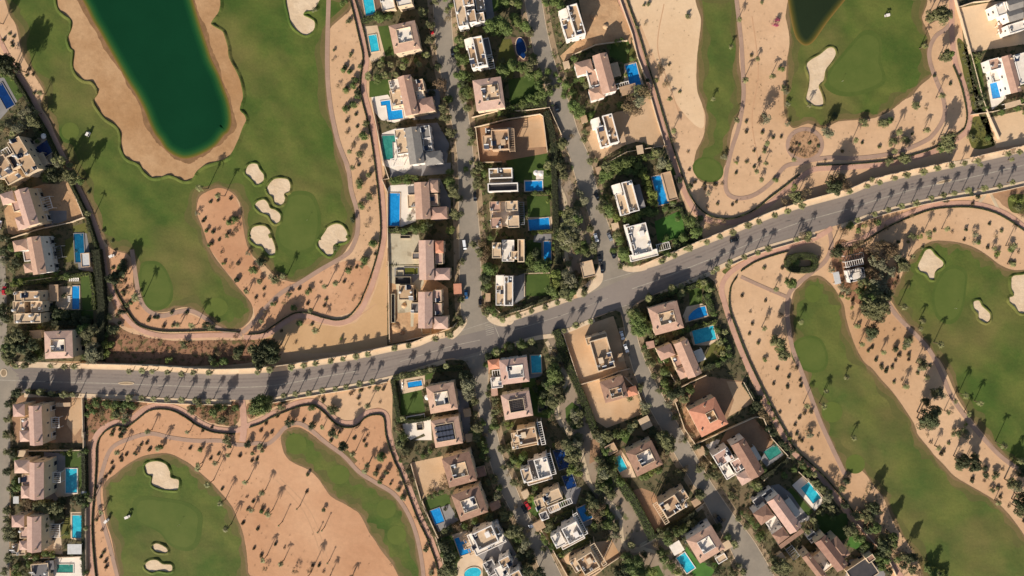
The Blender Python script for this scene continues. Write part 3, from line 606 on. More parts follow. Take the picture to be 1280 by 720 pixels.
# decks round pools
DECKS = [(430,0,"100,-20 260,-20 300,90 150,110",browndeck),(430,0,"270,-20 360,-20 380,70 300,80",creamdeck),(430,0,"140,200 250,190 310,420 210,470 190,440",creamdeck),(430,110,"205,70 330,50 360,100 440,130 540,210 380,260 280,240 230,180",whitedeck),
 (430,110,"285,340 400,300 470,300 510,600 450,640 350,600 290,580",whitedeck),(430,210,"330,150 350,130 540,120 540,400 430,440 330,440",whitedeck),
 (0,60,"-20,230 30,220 130,400 60,470 -20,560",greydeck),(0,160,"250,100 330,40 370,90 400,270 300,300 240,200",creamdeck),(0,330,"450,170 605,165 605,345 480,340 410,330 440,200",creamdeck),
 (0,530,"490,325 590,325 590,520 440,560 380,470",creamdeck),(0,600,"530,240 640,240 640,460 530,440",creamdeck),(0,600,"410,590 610,570 620,740 400,740",whitedeck),(0,600,"310,370 450,330 470,560 320,540",creamdeck),
 (480,430,"110,270 305,235 310,330 270,345 135,375",creamdeck),(480,430,"140,600 350,560 360,720 230,720 310,690 300,670 200,720 150,690",whitedeck),(500,600,"215,240 370,180 440,300 290,390",greydeck),(500,600,"385,410 500,380 600,560 480,600",creamdeck),
 (500,600,"430,600 560,550 620,600 620,740 430,740",creamdeck),(600,430,"370,80 450,80 465,240 370,260",greydeck),(780,350,"440,270 470,200 590,175 620,280 460,320",creamdeck),(780,350,"490,390 660,320 715,440 640,490 520,490",creamdeck),
 (740,480,"150,545 215,490 290,600 330,700 220,700",creamdeck),(860,480,"540,560 640,450 720,530 590,620",greydeck),(920,600,"420,40 500,-30 660,160 590,230",whitedeck),(780,600,"380,560 430,530 540,650 480,690",creamdeck),
 (620,530,"480,470 560,450 640,480 600,600 550,600",greydeck),(640,600,"480,230 560,200 600,290 600,330 540,350",greydeck),(690,210,"770,50 870,20 960,250 820,290",browndeck),(690,0,"540,480 630,460 690,640 640,700 540,700",creamdeck),
 (560,210,"570,90 715,90 715,175 570,180",creamdeck),(560,210,"600,370 780,365 780,480 600,480",creamdeck),(560,210,"650,495 775,495 775,740 700,740 700,560 640,555",greydeck),(460,310,"200,150 390,140 390,210 340,260 200,270",greydeck),(1040,0,"770,390 850,370 870,490 800,550",whitedeck),
 (600,310,"255,220 330,190 340,370 260,420",greydeck),(560,0,"470,280 600,280 620,460 520,460",browndeck),(860,480,"130,460 210,415 240,420 190,530",whitedeck),(0,220,"560,420 650,430 700,720 590,700",greydeck),(560,110,"660,620 715,620 715,690 660,690",whitedeck)]
for ox, oy, t, m_ in DECKS:
    s_ = 4 if (ox, oy) == (1040, 0) else 6
    plot('pool_deck', C(ox, oy, s_, t), m_, .07)
# ---------- villas
LM = []      # landmarks (name, x, y) used in labels
def window_mesh(wd, ht):
    mb = MB(); mb.box(-wd/2, -.06, 0, wd/2, .05, ht, 0, True); mb.box(-wd/2+.1, -.08, .1, wd/2-.1, -.02, ht-.1, 1, True)
    return mb.mesh('window', [frame_m, glass])
WIN = [window_mesh(1.5, 1.3), window_mesh(1.0, 1.3), window_mesh(2.4, 2.1)]
def door_mesh():
    mb = MB(); mb.box(-.6, -.06, 0, .6, .05, 2.2, 0, True); mb.box(-.5, -.09, .05, .5, -.02, 2.1, 1, True); return mb.mesh('door', [frame_m, darkwood])
DOOR = door_mesh()
def ac_mesh():
    mb = MB(); mb.box(-.55, -.4, .12, .55, .4, 1.0, 0, True); mb.box(-.5, -.35, 0, -.4, .35, .12, 0); mb.box(.4, -.35, 0, .5, .35, .12, 0)
    mb.tube([(0, 0, 1.0), (0, 0, 1.08)], .32, 10, 1); return mb.mesh('air_conditioner', [lightmetal, darkwood])
def tank_mesh():
    mb = MB(); mb.tube([(0, 0, .2), (0, 0, 1.5), (0, 0, 1.65)], [.55, .55, .3], 12, 0)
    for a in (-.35, .35):
        for b in (-.35, .35): mb.box(a-.05, b-.05, 0, a+.05, b+.05, .2, 1)
    return mb.mesh('water_tank', [lightmetal, metal])
def heater_mesh():
    mb = MB(); i = len(mb.v); mb.face([(-1, -1, .2), (1, -1, .2), (1, .8, 1.2), (-1, .8, 1.2)], 0); mb.face([(-1, .8, 1.15), (1, .8, 1.15), (1, -1, .15), (-1, -1, .15)], 1)
    mb.tube([(-1, .9, 1.4), (1, .9, 1.4)], .27, 8, 2)
    for a in (-.8, .8): mb.box(a-.04, .76, 0, a+.04, .84, 1.2, 1)
    return mb.mesh('solar_heater', [solar, metal, lightmetal])
def chim_mesh():
    mb = MB(); mb.box(-.4, -.4, -.5, .4, .4, 1.1, 0); mb.box(-.52, -.52, 1.1, .52, .52, 1.3, 0, True); mb.box(-.25, -.25, 1.3, .25, .25, 1.5, 1); return mb.mesh('chimney', [cream, darkwood])
CLUT = [('air_conditioner', ac_mesh()), ('air_conditioner', None), ('water_tank', tank_mesh()), ('solar_heater', heater_mesh())]
CLUT[1] = CLUT[0]; CHIM = chim_mesh()
def quad_roof(mb, hx, hy, z, rise, kind, ov=.35):
    """roof surfaces on rectangle half sizes hx, hy at height z (local, centred)"""
    ax, ay = hx+ov, hy+ov
    if kind == 'gable':
        if hx >= hy:
            mb.face([(-ax,-ay,z),(ax,-ay,z),(ax,0,z+rise),(-ax,0,z+rise)]); mb.face([(ax,ay,z),(-ax,ay,z),(-ax,0,z+rise),(ax,0,z+rise)])
            mb.face([(-ax,ay,z),(-ax,-ay,z),(-ax,0,z+rise)]); mb.face([(ax,-ay,z),(ax,ay,z),(ax,0,z+rise)])
        else:
            mb.face([(-ax,ay,z),(-ax,-ay,z),(0,-ay,z+rise),(0,ay,z+rise)]); mb.face([(ax,-ay,z),(ax,ay,z),(0,ay,z+rise),(0,-ay,z+rise)])
            mb.face([(-ax,-ay,z),(ax,-ay,z),(0,-ay,z+rise)]); mb.face([(ax,ay,z),(-ax,ay,z),(0,ay,z+rise)])
    elif kind == 'hip':
        r = min(ax, ay)*.95
        if ax >= ay: A, B = (-(ax-r), 0, z+rise), (ax-r, 0, z+rise); mb.face([(-ax,-ay,z),(ax,-ay,z),B,A]); mb.face([(ax,ay,z),(-ax,ay,z),A,B]); mb.face([(-ax,ay,z),(-ax,-ay,z),A]); mb.face([(ax,-ay,z),(ax,ay,z),B])
        else: A, B = (0, -(ay-r), z+rise), (0, ay-r, z+rise); mb.face([(-ax,ay,z),(-ax,-ay,z),A,B]); mb.face([(ax,-ay,z),(ax,ay,z),B,A]); mb.face([(-ax,-ay,z),(ax,-ay,z),A]); mb.face([(ax,ay,z),(-ax,ay,z),B])
    elif kind in ('shedw', 'shede', 'sheds', 'shedn'):
        hz = {'shedw': (0,1,1,0), 'shede': (1,0,0,1), 'sheds': (0,0,1,1), 'shedn': (1,1,0,0)}[kind]
        c = [(-ax,-ay,z+rise*hz[0]),(ax,-ay,z+rise*hz[1]),(ax,ay,z+rise*hz[2]),(-ax,ay,z+rise*hz[3])]; b = [(x, y, z-.02) for x, y, _ in c]
        mb.face(c)
        for i in range(4): mb.face([b[i], b[(i+1) % 4], c[(i+1) % 4], c[i]])
    mb.face([(-ax,ay,z-.02),(ax,ay,z-.02),(ax,-ay,z-.02),(-ax,-ay,z-.02)])
VN = 0
def villa(short, label, ox, oy, s, ang, vols, wall=None, clutter=5, cat='villa', name='villa', group='villas of the golf estate', roofm=None, win=True):
    """vols: (type, cx, cy, w, h, height, roof material, extra); cx.. in crop coordinates, seen position of the roof"""
    global VN; VN += 1; rnd = random.Random(VN*13+5); wall = wall or cream
    th = math.radians(ang); c, n = math.cos(th), math.sin(th)
    vols = [v[:5]+((v[5]*1.36 if v[5] > 4.5 else v[5]),)+v[6:] for v in vols]; L0 = []
    for v in vols:
        px, py = ox+v[1]/s, oy+v[2]/s; gx, gy = G(px, py, v[5]); L0.append((gx, gy, v))
    X0 = sum(a[0] for a in L0)/len(L0); Y0 = sum(a[1] for a in L0)/len(L0)
    root = tag(obj(name, None), label, cat, group); x, y, _ = w(X0, Y0); root.location = (x, y, .03); root.rotation_euler = (0, 0, th); root.empty_display_size = 1
    LM.append((short, X0, Y0))
    fi = 0
    for i, (gx, gy, v) in enumerate(L0):
        ty, _, _, ww, hh, H = v[:6]; rm = v[6] if len(v) > 6 else tile
        dx, dy = (gx-X0)*S, -(gy-Y0)*S; lx, ly = dx*c+dy*n, -dx*n+dy*c
        hx, hy = ww/s*S/2*(1-H/CAMH), hh/s*S/2*(1-H/CAMH); z = H+.017*i; ww_ = v[7] if len(v) > 7 else wall
        loc = (lx, ly, 0)
        if ty in ('pergola', 'canopy', 'slab'):
            mb = MB(); p = MB()
            p.box(-.12, -.12, 0, .12, .12, z-.1)
            if ty == 'pergola':
                mb.box(-hx, -hy, z-.25, hx, -hy+.3, z, 0, True); mb.box(-hx, hy-.3, z-.25, hx, hy, z, 0, True); mb.box(-hx, -hy+.3, z-.25, -hx+.3, hy-.3, z, 0, True); mb.box(hx-.3, -hy+.3, z-.25, hx, hy-.3, z, 0, True)
                along = hy > hx; Lg = hy if along else hx; k = max(3, int(2*Lg/1.1))
                for j in range(1, k):
                    t = -Lg+2*Lg*j/k
                    if along: mb.box(-hx+.3, t-.09, z-.22, hx-.3, t+.09, z-.04, 0, True)
                    else: mb.box(t-.09, -hy+.3, z-.22, t+.09, hy-.3, z-.04, 0, True)
            else: mb.box(-hx, -hy, z-.22, hx, hy, z, 0, True)
            r = mb.build('pergola_roof' if ty == 'pergola' else 'canopy_roof', rm, root, loc); pm = p.mesh('canopy_post', ww_)
            for a in (-1, 1):
                for b in (-1, 1): obj('canopy_post', pm, r, (a*(hx-.2), b*(hy-.2), 0))
            continue
        if ty == 'terrace':    # low platform
            mb = MB(); mb.box(-hx, -hy, 0, hx, hy, z, 0); mb.build('terrace', rm, root, loc); continue
        mb = MB(); wz = z-.02 if ty != 'well' else z-.02
        mb.box(-hx, -hy, -.3, hx, hy, wz-.45 if ty in ('flat', 'dish') else wz, 0); wo = mb.build('wall', ww_, root, loc)
        if ty in ('flat', 'dish'):
            pt = .28 if ty == 'flat' else .45; top = z; dp = .45 if ty == 'flat' else 1.3
            p = MB(); 
            for (a0, b0, a1, b1) in ((-hx-.04,-hy-.04,hx+.04,-hy+pt),(-hx-.04,hy-pt,hx+.04,hy+.04),(-hx-.04,-hy+pt,-hx+pt,hy-pt),(hx-pt,-hy+pt,hx+.04,hy-pt)): p.box(a0, b0, z-.5 if ty == 'flat' else z-.5, a1, b1, top+ (0 if ty == 'flat' else .9), 0, True)
            p.build('parapet', ww_, root, loc)
            r = MB(); r.box(-hx+pt-.01, -hy+pt-.01, z-.5, hx-pt+.01, hy-pt+.01, z-.4, 0); ro = r.build('roof', rm, root, loc)
            zt = z-.4; ex, ey = hx-pt-.7, hy-pt-.7
        elif ty == 'vault':
            r = MB(); k = 8; pr = None
            for j in range(k+1):
                t = math.pi*j/k*.5; q = (-hx+2*hx*j/k, z-1.6+1.6*math.sin(t))
                if pr: r.face([(pr[0],-hy,pr[1]),(q[0],-hy,q[1]),(q[0],hy,q[1]),(pr[0],hy,pr[1])])
                pr = q
            for sy in (-1, 1): r.face([(-hx, sy*hy, z-3)]+[(-hx+2*hx*j/k, sy*hy, z-1.6+1.6*math.sin(math.pi*j/k*.5)) for j in range(k+1)]+[(hx, sy*hy, z-3)])
            wo.scale = (.98, .98, (z-1.6)/z); r.build('roof', rm, root, loc); ex = ey = 0
        elif ty == 'well':      # sloping tiled ring round a sunken flat terrace
            q = v[8] if len(v) > 8 else (.52, .5, 0, 0); floor = v[9] if len(v) > 9 else roofwhite
            ix, iy, sx, sy = hx*q[0], hy*q[1], hx*q[2], hy*q[3]; rise = min(hx-ix, hy-iy)*.34; ax, ay = hx+.35, hy+.35
            r = MB(); o4 = [(-ax,-ay,z),(ax,-ay,z),(ax,ay,z),(-ax,ay,z)]; i4 = [(sx-ix,sy-iy,z+rise),(sx+ix,sy-iy,z+rise),(sx+ix,sy+iy,z+rise),(sx-ix,sy+iy,z+rise)]
            for j in range(4): r.face([o4[j], o4[(j+1) % 4], i4[(j+1) % 4], i4[j]])
            r.face([(a, b, d-.03) for a, b, d in o4][::-1]); r.build('roof', rm, root, loc)
            p = MB(); t = .22
            for (a0, b0, a1, b1) in ((sx-ix-t,sy-iy-t,sx+ix+t,sy-iy),(sx-ix-t,sy+iy,sx+ix+t,sy+iy+t),(sx-ix-t,sy-iy,sx-ix,sy+iy),(sx+ix,sy-iy,sx+ix+t,sy+iy)): p.box(a0, b0, z-.6, a1, b1, z+rise+.12)
            p.build('parapet', ww_, root, loc)
            f = MB(); f.box(sx-ix, sy-iy, z-.4, sx+ix, sy+iy, z-.05+rise*.15); f.build('roof_terrace', floor, root, loc)
            zt = z-.05+rise*.15; ex, ey = ix-.8, iy-.8; loc = (lx+0, ly+0, 0); off = (sx, sy)
            for (a, b) in ((-.8,-.55),(.62,-.82),(.1,.84)):
                o = obj('chimney', CHIM, root, (lx+a*hx, ly+b*hy, z+.3), 0, .8)
        else:
            r = MB(); rise = min(hx, hy)*(.42 if ty == 'gable' else .45); quad_roof(r, hx, hy, z, rise if not ty.startswith('shed') else min(hx, hy)*.5, ty, .3 if ty != 'gable' else .25)
            r.build('roof', rm, root, loc); ex = ey = 0
            if ty == 'gable' and max(hx, hy) > 7:
                for sg in (-1, 1): obj('chimney', CHIM, root, (lx+(.55*hx if hy > hx else sg*.7*hx), ly+(sg*.8*hy if hy > hx else .5*hy), z+.5), 0, (.7, .7, 1))
        if ty in ('flat', 'dish', 'well') and ex > 1 and ey > 1 and clutter:
            o_ = (sx, sy) if ty == 'well' else (0, 0)
            k = min(clutter+2, int(ex*ey*4/9)+1)
            if ex > 3.0 and ey > 2.4 and clutter > 1:
                bx, by = o_[0]+rnd.choice((-1, 1))*ex*.45, o_[1]+rnd.choice((-1, 1))*ey*.4; sb = MB(); sb.box(-1.1, -1.3, 0, 1.1, 1.3, 2.0, 0); sb.box(-1.25, -1.45, 2.0, 1.25, 1.45, 2.15, 0, True)
                so_ = sb.build('stair_house', ww_, root, (lx+bx, ly+by, zt)); obj('door', DOOR, so_, (0, -1.3, 0), 0, (.8, 1, .85))
            for j in range(k):
                nm, me = rnd.choice(CLUT); e = 1 if (j % 2) else -1
                px_, py_ = o_[0]+rnd.uniform(-1, 1)*(ex), o_[1]+rnd.uniform(-1, 1)*ey
                if rnd.random() < .6: px_ = o_[0]+e*ex
                else: py_ = o_[1]+e*ey
                obj(nm, me, root, (lx+px_, ly+py_, zt), rnd.choice((0, PI/2)), rnd.uniform(.9, 1.35))
        if win and H >= 3 and min(hx, hy) > 1.6:
            for (fx, fy, half, rz) in ((0, -hy, hx, 0), (-hx, 0, hy, -PI/2), (0, hy, hx, PI), (hx, 0, hy, PI/2)):
                k = max(1, int(2*half/5.0)); lv = (0.9, 4.6) if H > 5.8 else (0.9,)
                for zi, zz in enumerate(lv):
                    if zz+1.8 > H: continue
                    for j in range(k):
                        t = -half+2*half*(j+.5)/k; d = (math.cos(rz), math.sin(rz)); isd = (zi == 0 and j == k//2 and rz == 0)
                        big_ = zi == 0 and rz in (PI/2, PI)
                        me = DOOR if isd else (WIN[2] if big_ and half > 2 else WIN[rnd.choice((0, 0, 1))])
                        obj('door' if isd else 'window', me, root, (lx+fx+d[0]*t, ly+fy+d[1]*t, .02 if (isd or big_) else zz), rz)
    return root
PI = math.pi
F, GB, HP, WL, PG, CN, VT, DS, TR = 'flat', 'gable', 'hip', 'well', 'pergola', 'canopy', 'vault', 'dish', 'terrace'
def a(short, label, ox, oy, ang, vols, **k): return villa(short, label, ox, oy, 6, ang, vols, **k)
a('the red-roofed villa with two turquoise pools', 'terracotta hipped villa round a white roof terrace, grass strip and turquoise pool beside it', 430,0,12,[(WL,455,278,190,205,6.6,tile,cream,(.56,.5,.05,.1))])
a('the cream block at the upper edge', 'cream flat-roofed building cut by the upper edge, above the dark timber pool deck', 430,0,12,[(F,325,20,100,110,4,roofwhite),(F,450,5,110,70,6,roofwhite)])
a('the villa with the L-shaped pool', 'terracotta gabled villa with a white deck and L-shaped blue pool at its left', 430,110,12,[(GB,482,55,95,290,7.2,tile),(F,560,-20,75,85,6,tile),(F,570,45,60,80,5.4,roofwhite),(HP,610,130,120,100,6,tile),(F,400,70,100,120,3.8,roofbeige),(F,400,-25,120,90,3.6,roofwhite)])
a('the grey-roofed villa', 'grey-roofed gabled villa with three grey wings and a green pool', 430,110,8,[(GB,530,432,105,270,7,greytile,white),(F,612,330,65,95,6,greytile,white),(F,627,428,60,90,5.2,greytile,white),(HP,668,525,120,90,6,greytile,white),(F,435,400,95,190,3.5,roofbeige,white),(PG,395,555,90,60,3,white,white)],wall=white)
a('the villa with the tiled blue pool', 'terracotta gabled villa beside the long patterned blue pool and white deck', 430,210,3,[(GB,588,245,105,270,7,tile),(HP,670,138,65,85,6.2,tile),(F,675,240,58,90,5.4,tile),(HP,712,338,115,85,6,tile),(F,510,250,65,100,3.8,roofbeige),(CN,505,165,50,60,3.2,roofgrey)])
a('the villa with the murky pool', 'pink-tiled gabled villa with bare concrete yard and small murky green pool', 430,210,1,[(GB,618,690,105,290,7,pinktile),(HP,712,592,60,85,6.2,rooforange),(F,712,680,55,80,5.4,pinktile),(HP,735,795,110,80,6,pinktile),(F,540,660,60,50,3.6,roofgrey)])
a('the half-built villa by the junction', 'pink-roofed unfinished villa on orange dirt beside the boulevard junction', 460,310,0,[(GB,430,465,100,265,7,pinktile),(F,520,360,60,88,6,pinktile),(F,522,458,58,85,5.2,pinktile),(HP,545,560,100,85,6,pinktile),(F,285,335,110,110,3.2,rooftan),(F,350,450,60,80,3.4,roofgrey)])
a('the cream slab villa at the upper edge', 'cream stepped modern villa with roof patios, cut by the upper edge between the two streets', 560,0,10,[(F,95,85,75,220,6.5,roofbeige,white),(F,175,120,65,95,6,rooftan,white),(F,240,130,65,70,4.8,roofbeige,white),(F,150,10,80,60,6.6,rooftan,white),(F,240,30,65,90,4,roofbeige,white)],wall=white)
SL = lambda lx_,ly_,rx_,ry_,vx,vy,w1=62,h1=165,w2=72,h2=225,r1=rooftan: [(F,lx_,ly_,w1,h1,5.8,r1,white),(DS,rx_,ry_,w2,h2,6.4,r1,white),(VT,vx,vy,62,72,6.2,roofwhite,white)]
a('the slab villa with the dark round pool', 'white two-slab villa with curved stair roof, small dark curved pool in the trees behind', 560,0,12,SL(192,425,240,388,155,320)+[(PG,322,470,45,90,3.2,white,white),(F,295,350,45,130,3,roofgrey,white)],wall=white)
a('the square villa with roof plant', 'square pink-tiled hipped villa with roof plant, lawn on its right side', 560,0,8,[(WL,306,705,205,225,6.6,pinktile,cream,(.6,.5,.14,.05),roofbeige)],clutter=9)
a('the villa in the walled bare plot', 'tan square flat-roofed villa standing alone in a walled bare dirt plot', 560,110,3,[(DS,392,388,130,150,6,rooftan,beige),(F,300,405,75,100,4.6,roofbeige,beige),(PG,478,390,45,170,5.6,beige,beige),(F,390,345,200,90,4.3,roofbeige,beige)],clutter=3)
a('the white-framed dark-roofed villa', 'white-framed villa with two long dark roofs, blue pool and parasols to its right', 560,110,2,[(DS,395,640,175,75,6.4,rooftan,white),(DS,412,745,225,62,6.6,darkroof,white),(F,395,690,170,40,4.4,roofbeige,white)],wall=white,clutter=2)
a('the four-block villa', 'cream villa of four low roof blocks with square lawn and blue pool', 560,210,2,[(F,352,288,80,75,5.6,tile,beige),(F,362,412,82,80,5.6,tile,beige),(F,478,285,90,75,6.2,roofbeige),(F,490,402,85,90,6.4,roofbeige),(F,425,345,210,190,3.6,roofwhite),(PG,552,340,42,170,3.4,metal,white)],clutter=4)
a('the white-terraced villa', 'flat villa with white central terrace, narrow blue pool behind a striped lawn', 560,210,0,[(F,364,618,65,115,6,roofbeige),(F,450,620,90,160,5,roofwhite,white),(DS,548,620,50,170,6,roofbeige),(F,505,655,60,60,6.1,roofbeige)],clutter=4)
a('the villa with the framed lawn', 'pale two-slab villa next to a square lawn edged in white', 600,310,0,SL(150,355,215,322,148,242,62,150,65,220,roofbeige)+[(PG,285,270,60,120,3,greydeck,white)],wall=white,clutter=7)
a('the gatehouse', 'small beige flat-roofed gatehouse on the corner where the street meets the boulevard', 600,310,13,[(F,808,158,95,120,3.4,roofbeige,beige)],cat='gatehouse',name='gatehouse',group=None,clutter=0)
a('the tan slab villa at the top', 'tan two-slab villa with curved stair roof beside open orange dirt', 690,0,17,SL(122,215,182,152,88,102,68,150,78,235),wall=white)
a('the villa with the bright blue pool', 'terracotta villa with gabled spine, white canopy and half-shaded bright blue pool', 690,0,15,[(GB,395,550,105,290,7.2,tile,white),(HP,240,505,120,90,6,tile,white),(F,312,600,70,150,5.2,tile,white),(HP,335,700,100,80,5.6,tile,white),(CN,478,522,58,105,3.2,roofbeige,white),(PG,520,640,120,40,2.8,white,white),(CN,572,672,125,70,3,rooftan,white)],wall=white)
a('the slab villa on open sand', 'tan two-slab villa with curved white stair roof standing on open sand plot', 690,110,15,SL(383,365,440,308,332,260,66,150,74,220)+[(CN,530,385,40,50,2.8,beige,white)],wall=white,clutter=2)
a('the slab villa among dense shrubs', 'cream two-slab villa with curved roof, wrapped by thick garden shrubs', 690,210,15,SL(530,270,588,215,490,155,66,165,78,235,roofbeige)+[(VT,650,215,60,180,4.2,greydeck,white)],wall=white,clutter=6)
a('the big white villa above the boulevard', 'large bright white flat villa right above the boulevard with stepped frame', 690,210,14,[(DS,655,535,150,225,6.2,roofwhite,white),(F,690,655,210,50,5.2,roofwhite,white),(F,585,520,30,200,6.4,roofbeige,white),(PG,835,590,100,55,3.2,white,white)],wall=white,clutter=8)
a('the long pool pavilion', 'long low beige-roofed pavilion along a deep blue pool', 690,210,15,[(F,882,135,72,215,4,rooftan,beige)],cat='pavilion',name='pavilion',group=None,clutter=0)
a('the tilted villa at the left edge', 'beige flat villa with sunken courts turned diagonally, cut by the left edge', 0,160,31,[(F,135,150,100,150,6.2,rooftan),(DS,110,250,70,110,5.4,darkroof),(F,200,265,110,160,6,rooftan),(F,90,360,120,90,4.6,rooftan),(F,10,290,120,150,5.8,rooftan),(CN,305,245,90,100,3,roofbeige),(PG,40,190,80,70,5,white,white)])
a('the villa with three dark pergolas', 'pink gabled villa with white canopy and three dark pergolas on its right side', 0,220,17,[(GB,200,235,100,275,7,pinktile),(HP,58,165,90,80,6,pinktile),(F,120,225,55,80,5.2,pinktile),(HP,165,350,75,90,5.6,pinktile),(CN,283,207,55,100,3.4,roofwhite,white),(PG,348,205,75,95,3.2,white,white),(PG,318,320,80,55,3.2,white,white),(PG,258,128,60,60,3.2,white,white)])
a('the villa with the pool pavilion', 'terracotta gabled villa, its narrow teal pool crossed by a grey pavilion', 0,220,10,[(GB,275,595,95,275,7,tile,white),(HP,152,520,95,75,6,tile,white),(F,205,600,55,75,5.2,tile,white),(HP,215,690,60,60,5.6,tile,white),(CN,368,580,58,88,3.4,roofwhite,white),(PG,435,570,60,90,3.2,roofgrey,white),(PG,350,490,70,50,3.2,roofgrey,white),(PG,390,690,60,60,3,roofgrey,white)],wall=white)
a('the villa with the slim blue pool', 'beige flat villa of stepped blocks, slim bright pool between deck and lawn', 0,330,1,[(F,137,245,60,78,6,rooftan),(F,235,243,118,75,6.3,rooftan),(F,140,320,85,85,5.2,roofbeige),(F,275,320,85,78,5.4,roofbeige),(F,205,407,200,72,6.2,roofbeige),(F,325,243,32,60,4,roofbeige),(CN,405,217,68,125,3,rooftan,beige)],clutter=3)
a('the square villa by the left junction', 'square pink hipped villa with cluttered roof terrace beside the brown scrub', 0,330,2,[(WL,440,605,200,195,6.6,pinktile,cream,(.5,.45,.05,-.05))],clutter=8)
a('the villa below the left junction', 'pink gabled villa with white canopy, first below the boulevard at left', 0,430,2,[(GB,268,610,90,290,7,pinktile),(HP,142,498,80,85,6,pinktile),(F,188,600,65,90,5.2,pinktile),(HP,188,690,70,75,5.6,pinktile),(CN,350,600,58,90,3.4,roofwhite,white),(PG,415,590,60,80,3.2,white,white),(PG,350,485,70,40,3.2,white,white),(PG,355,685,70,40,3.2,white,white),(CN,475,455,110,30,2.6,beige)])
a('the villa with the teal pool at left', 'pink gabled villa with long cream canopy and teal pool behind', 0,530,0,[(GB,275,425,100,270,7,pinktile),(HP,165,320,105,90,6,pinktile),(F,195,420,60,80,5.2,pinktile),(HP,195,510,65,85,5.6,pinktile),(CN,360,420,58,96,3.4,roofwhite,white),(PG,425,400,60,80,3.2,white,white),(F,350,330,50,80,3.3,roofbeige)])
a('the villa with grey stepped pergolas', 'pink gabled villa with grey stepped pergolas and palms at its right', 0,600,0,[(GB,256,405,100,260,7,pinktile),(HP,135,310,85,80,6,pinktile),(F,178,395,58,85,5.2,pinktile),(HP,178,490,55,60,5.6,pinktile),(PG,410,380,80,100,3.2,white,white),(F,330,280,60,80,3.3,roofwhite),(F,140,520,100,85,3,roofbeige),(CN,560,518,105,75,3,lightmetal,white)])
a('the villa at the bottom left corner', 'grey-terraced house cut by the bottom edge beside a white deck', 0,600,5,[(F,300,700,130,140,3.4,roofgrey),(CN,375,640,60,70,2.8,roofgrey)],clutter=1)
a('the villa with the rectangular lawn', 'terracotta hipped villa with cluttered terrace, blue pool above its rectangular lawn', 480,430,10,[(WL,435,405,200,195,6.6,tile,cream,(.5,.48,0,0))],clutter=8)
a('the villa with solar panels', 'terracotta hipped villa whose roof centre is filled with dark solar panels', 480,530,10,[(WL,472,60,200,195,6.6,tile,cream,(.66,.64,-.08,.03),roofgrey)],clutter=0)
a('the brown-roofed villa beside bare sand', 'brown hipped villa with roof clutter beside a bare sand plot', 480,530,15,[(WL,565,342,205,215,6.6,browntile,cream,(.54,.46,.02,0),roofbeige)],clutter=8)
a('the villa with pool on grey deck', 'brown-pink hipped villa turned diagonally, blue pool on grey deck at its left', 480,530,20,[(WL,643,598,210,200,6.6,browntile,cream,(.52,.46,.0,-.02))],clutter=9)
a('the cream villa with comb-shaped pool', 'cream flat square villa on white podium beside comb-shaped blue pool', 500,600,25,[(DS,640,430,165,135,6,roofbeige,white),(F,650,440,250,170,3.6,roofwhite,white),(PG,520,480,60,160,3,rooftan,white),(F,720,395,60,80,5,rooftan)],wall=white,clutter=4)
a('the white villa at the bottom', 'white and brown flat villa cut by the bottom edge, turquoise pool beside', 500,600,28,[(F,790,620,85,70,5.6,rooftan,white),(F,760,690,80,90,4.6,roofwhite,white),(F,870,720,80,60,5.6,rooftan,white),(F,680,660,80,110,3,roofgrey,white)],wall=white,clutter=1)
a('the corner villa with cyan pool', 'pink hipped villa with white wing, cyan pool half in shade, on the junction corner', 600,430,7,[(WL,257,202,200,175,6.6,pinktile,white,(.56,.5,.1,-.04)),(F,125,290,85,80,3.6,roofwhite,white),(HP,105,152,80,65,3,rooforange,cream),(PG,122,225,60,60,3,white,white)],wall=white,clutter=5)
a('the villa with the lattice roof', 'pink hipped villa with dark lattice over its central roof well', 600,430,10,[(WL,277,460,205,180,6.6,pinktile,cream,(.52,.5,.0,.03),roofgrey)],clutter=0)
a('the tan villa with white side frame', 'tan flat villa with white pergola strip along its right side', 620,530,12,[(DS,235,88,140,120,6.2,rooftan),(F,150,110,60,90,5,roofbeige),(F,230,140,230,60,4.4,roofbeige),(PG,340,70,35,175,5.6,white,white)],clutter=4)
a('the white villa with grey court', 'white flat villa with grey court and framed right side, shaded pool beyond', 620,530,16,[(DS,350,325,100,150,6.2,roofwhite,white),(F,230,385,70,105,5.4,roofbeige,white),(F,290,340,70,150,3.8,roofgrey,white),(PG,412,300,40,165,5.6,white,white),(F,330,425,190,25,4,roofbeige,white)],wall=white,clutter=4)
a('the villa with parked red car', 'beige villa with white louvred frame along its lower side', 620,530,23,[(F,425,545,130,85,6.2,roofbeige),(F,328,600,65,80,5.6,roofbeige),(PG,480,610,190,45,5.8,white,white),(F,360,690,60,60,5,roofgrey,white),(F,420,640,120,50,4.4,roofbeige,white)],clutter=2)
a('the white villa with royal blue pool', 'white flat villa with L-shaped white roof and royal blue pool above right', 640,600,28,[(DS,455,392,125,130,6.2,roofwhite,white),(F,348,452,80,100,5.6,roofwhite,white),(F,395,410,60,120,4,roofgrey,white),(PG,512,330,38,180,5.6,white,white),(F,460,470,190,22,4.4,roofbeige,white)],wall=white,clutter=4)
a('the tan villa at the bottom of the street', 'tan flat villa with dark side courts near the bottom edge beside sandy plot', 640,600,31,[(DS,570,622,130,130,6.2,rooftan),(F,480,640,60,100,4.8,roofbeige),(PG,650,560,38,185,5.6,cream,cream),(F,590,715,180,22,4.6,roofbeige)],clutter=4)
a('the big plain villa below the boulevard', 'large plain tan flat villa alone on the bare plot below the boulevard', 680,380,16,[(DS,437,375,135,235,6.2,rooftan),(F,395,262,160,55,5.6,rooftan),(F,395,350,60,160,4.2,roofbeige)],clutter=2)
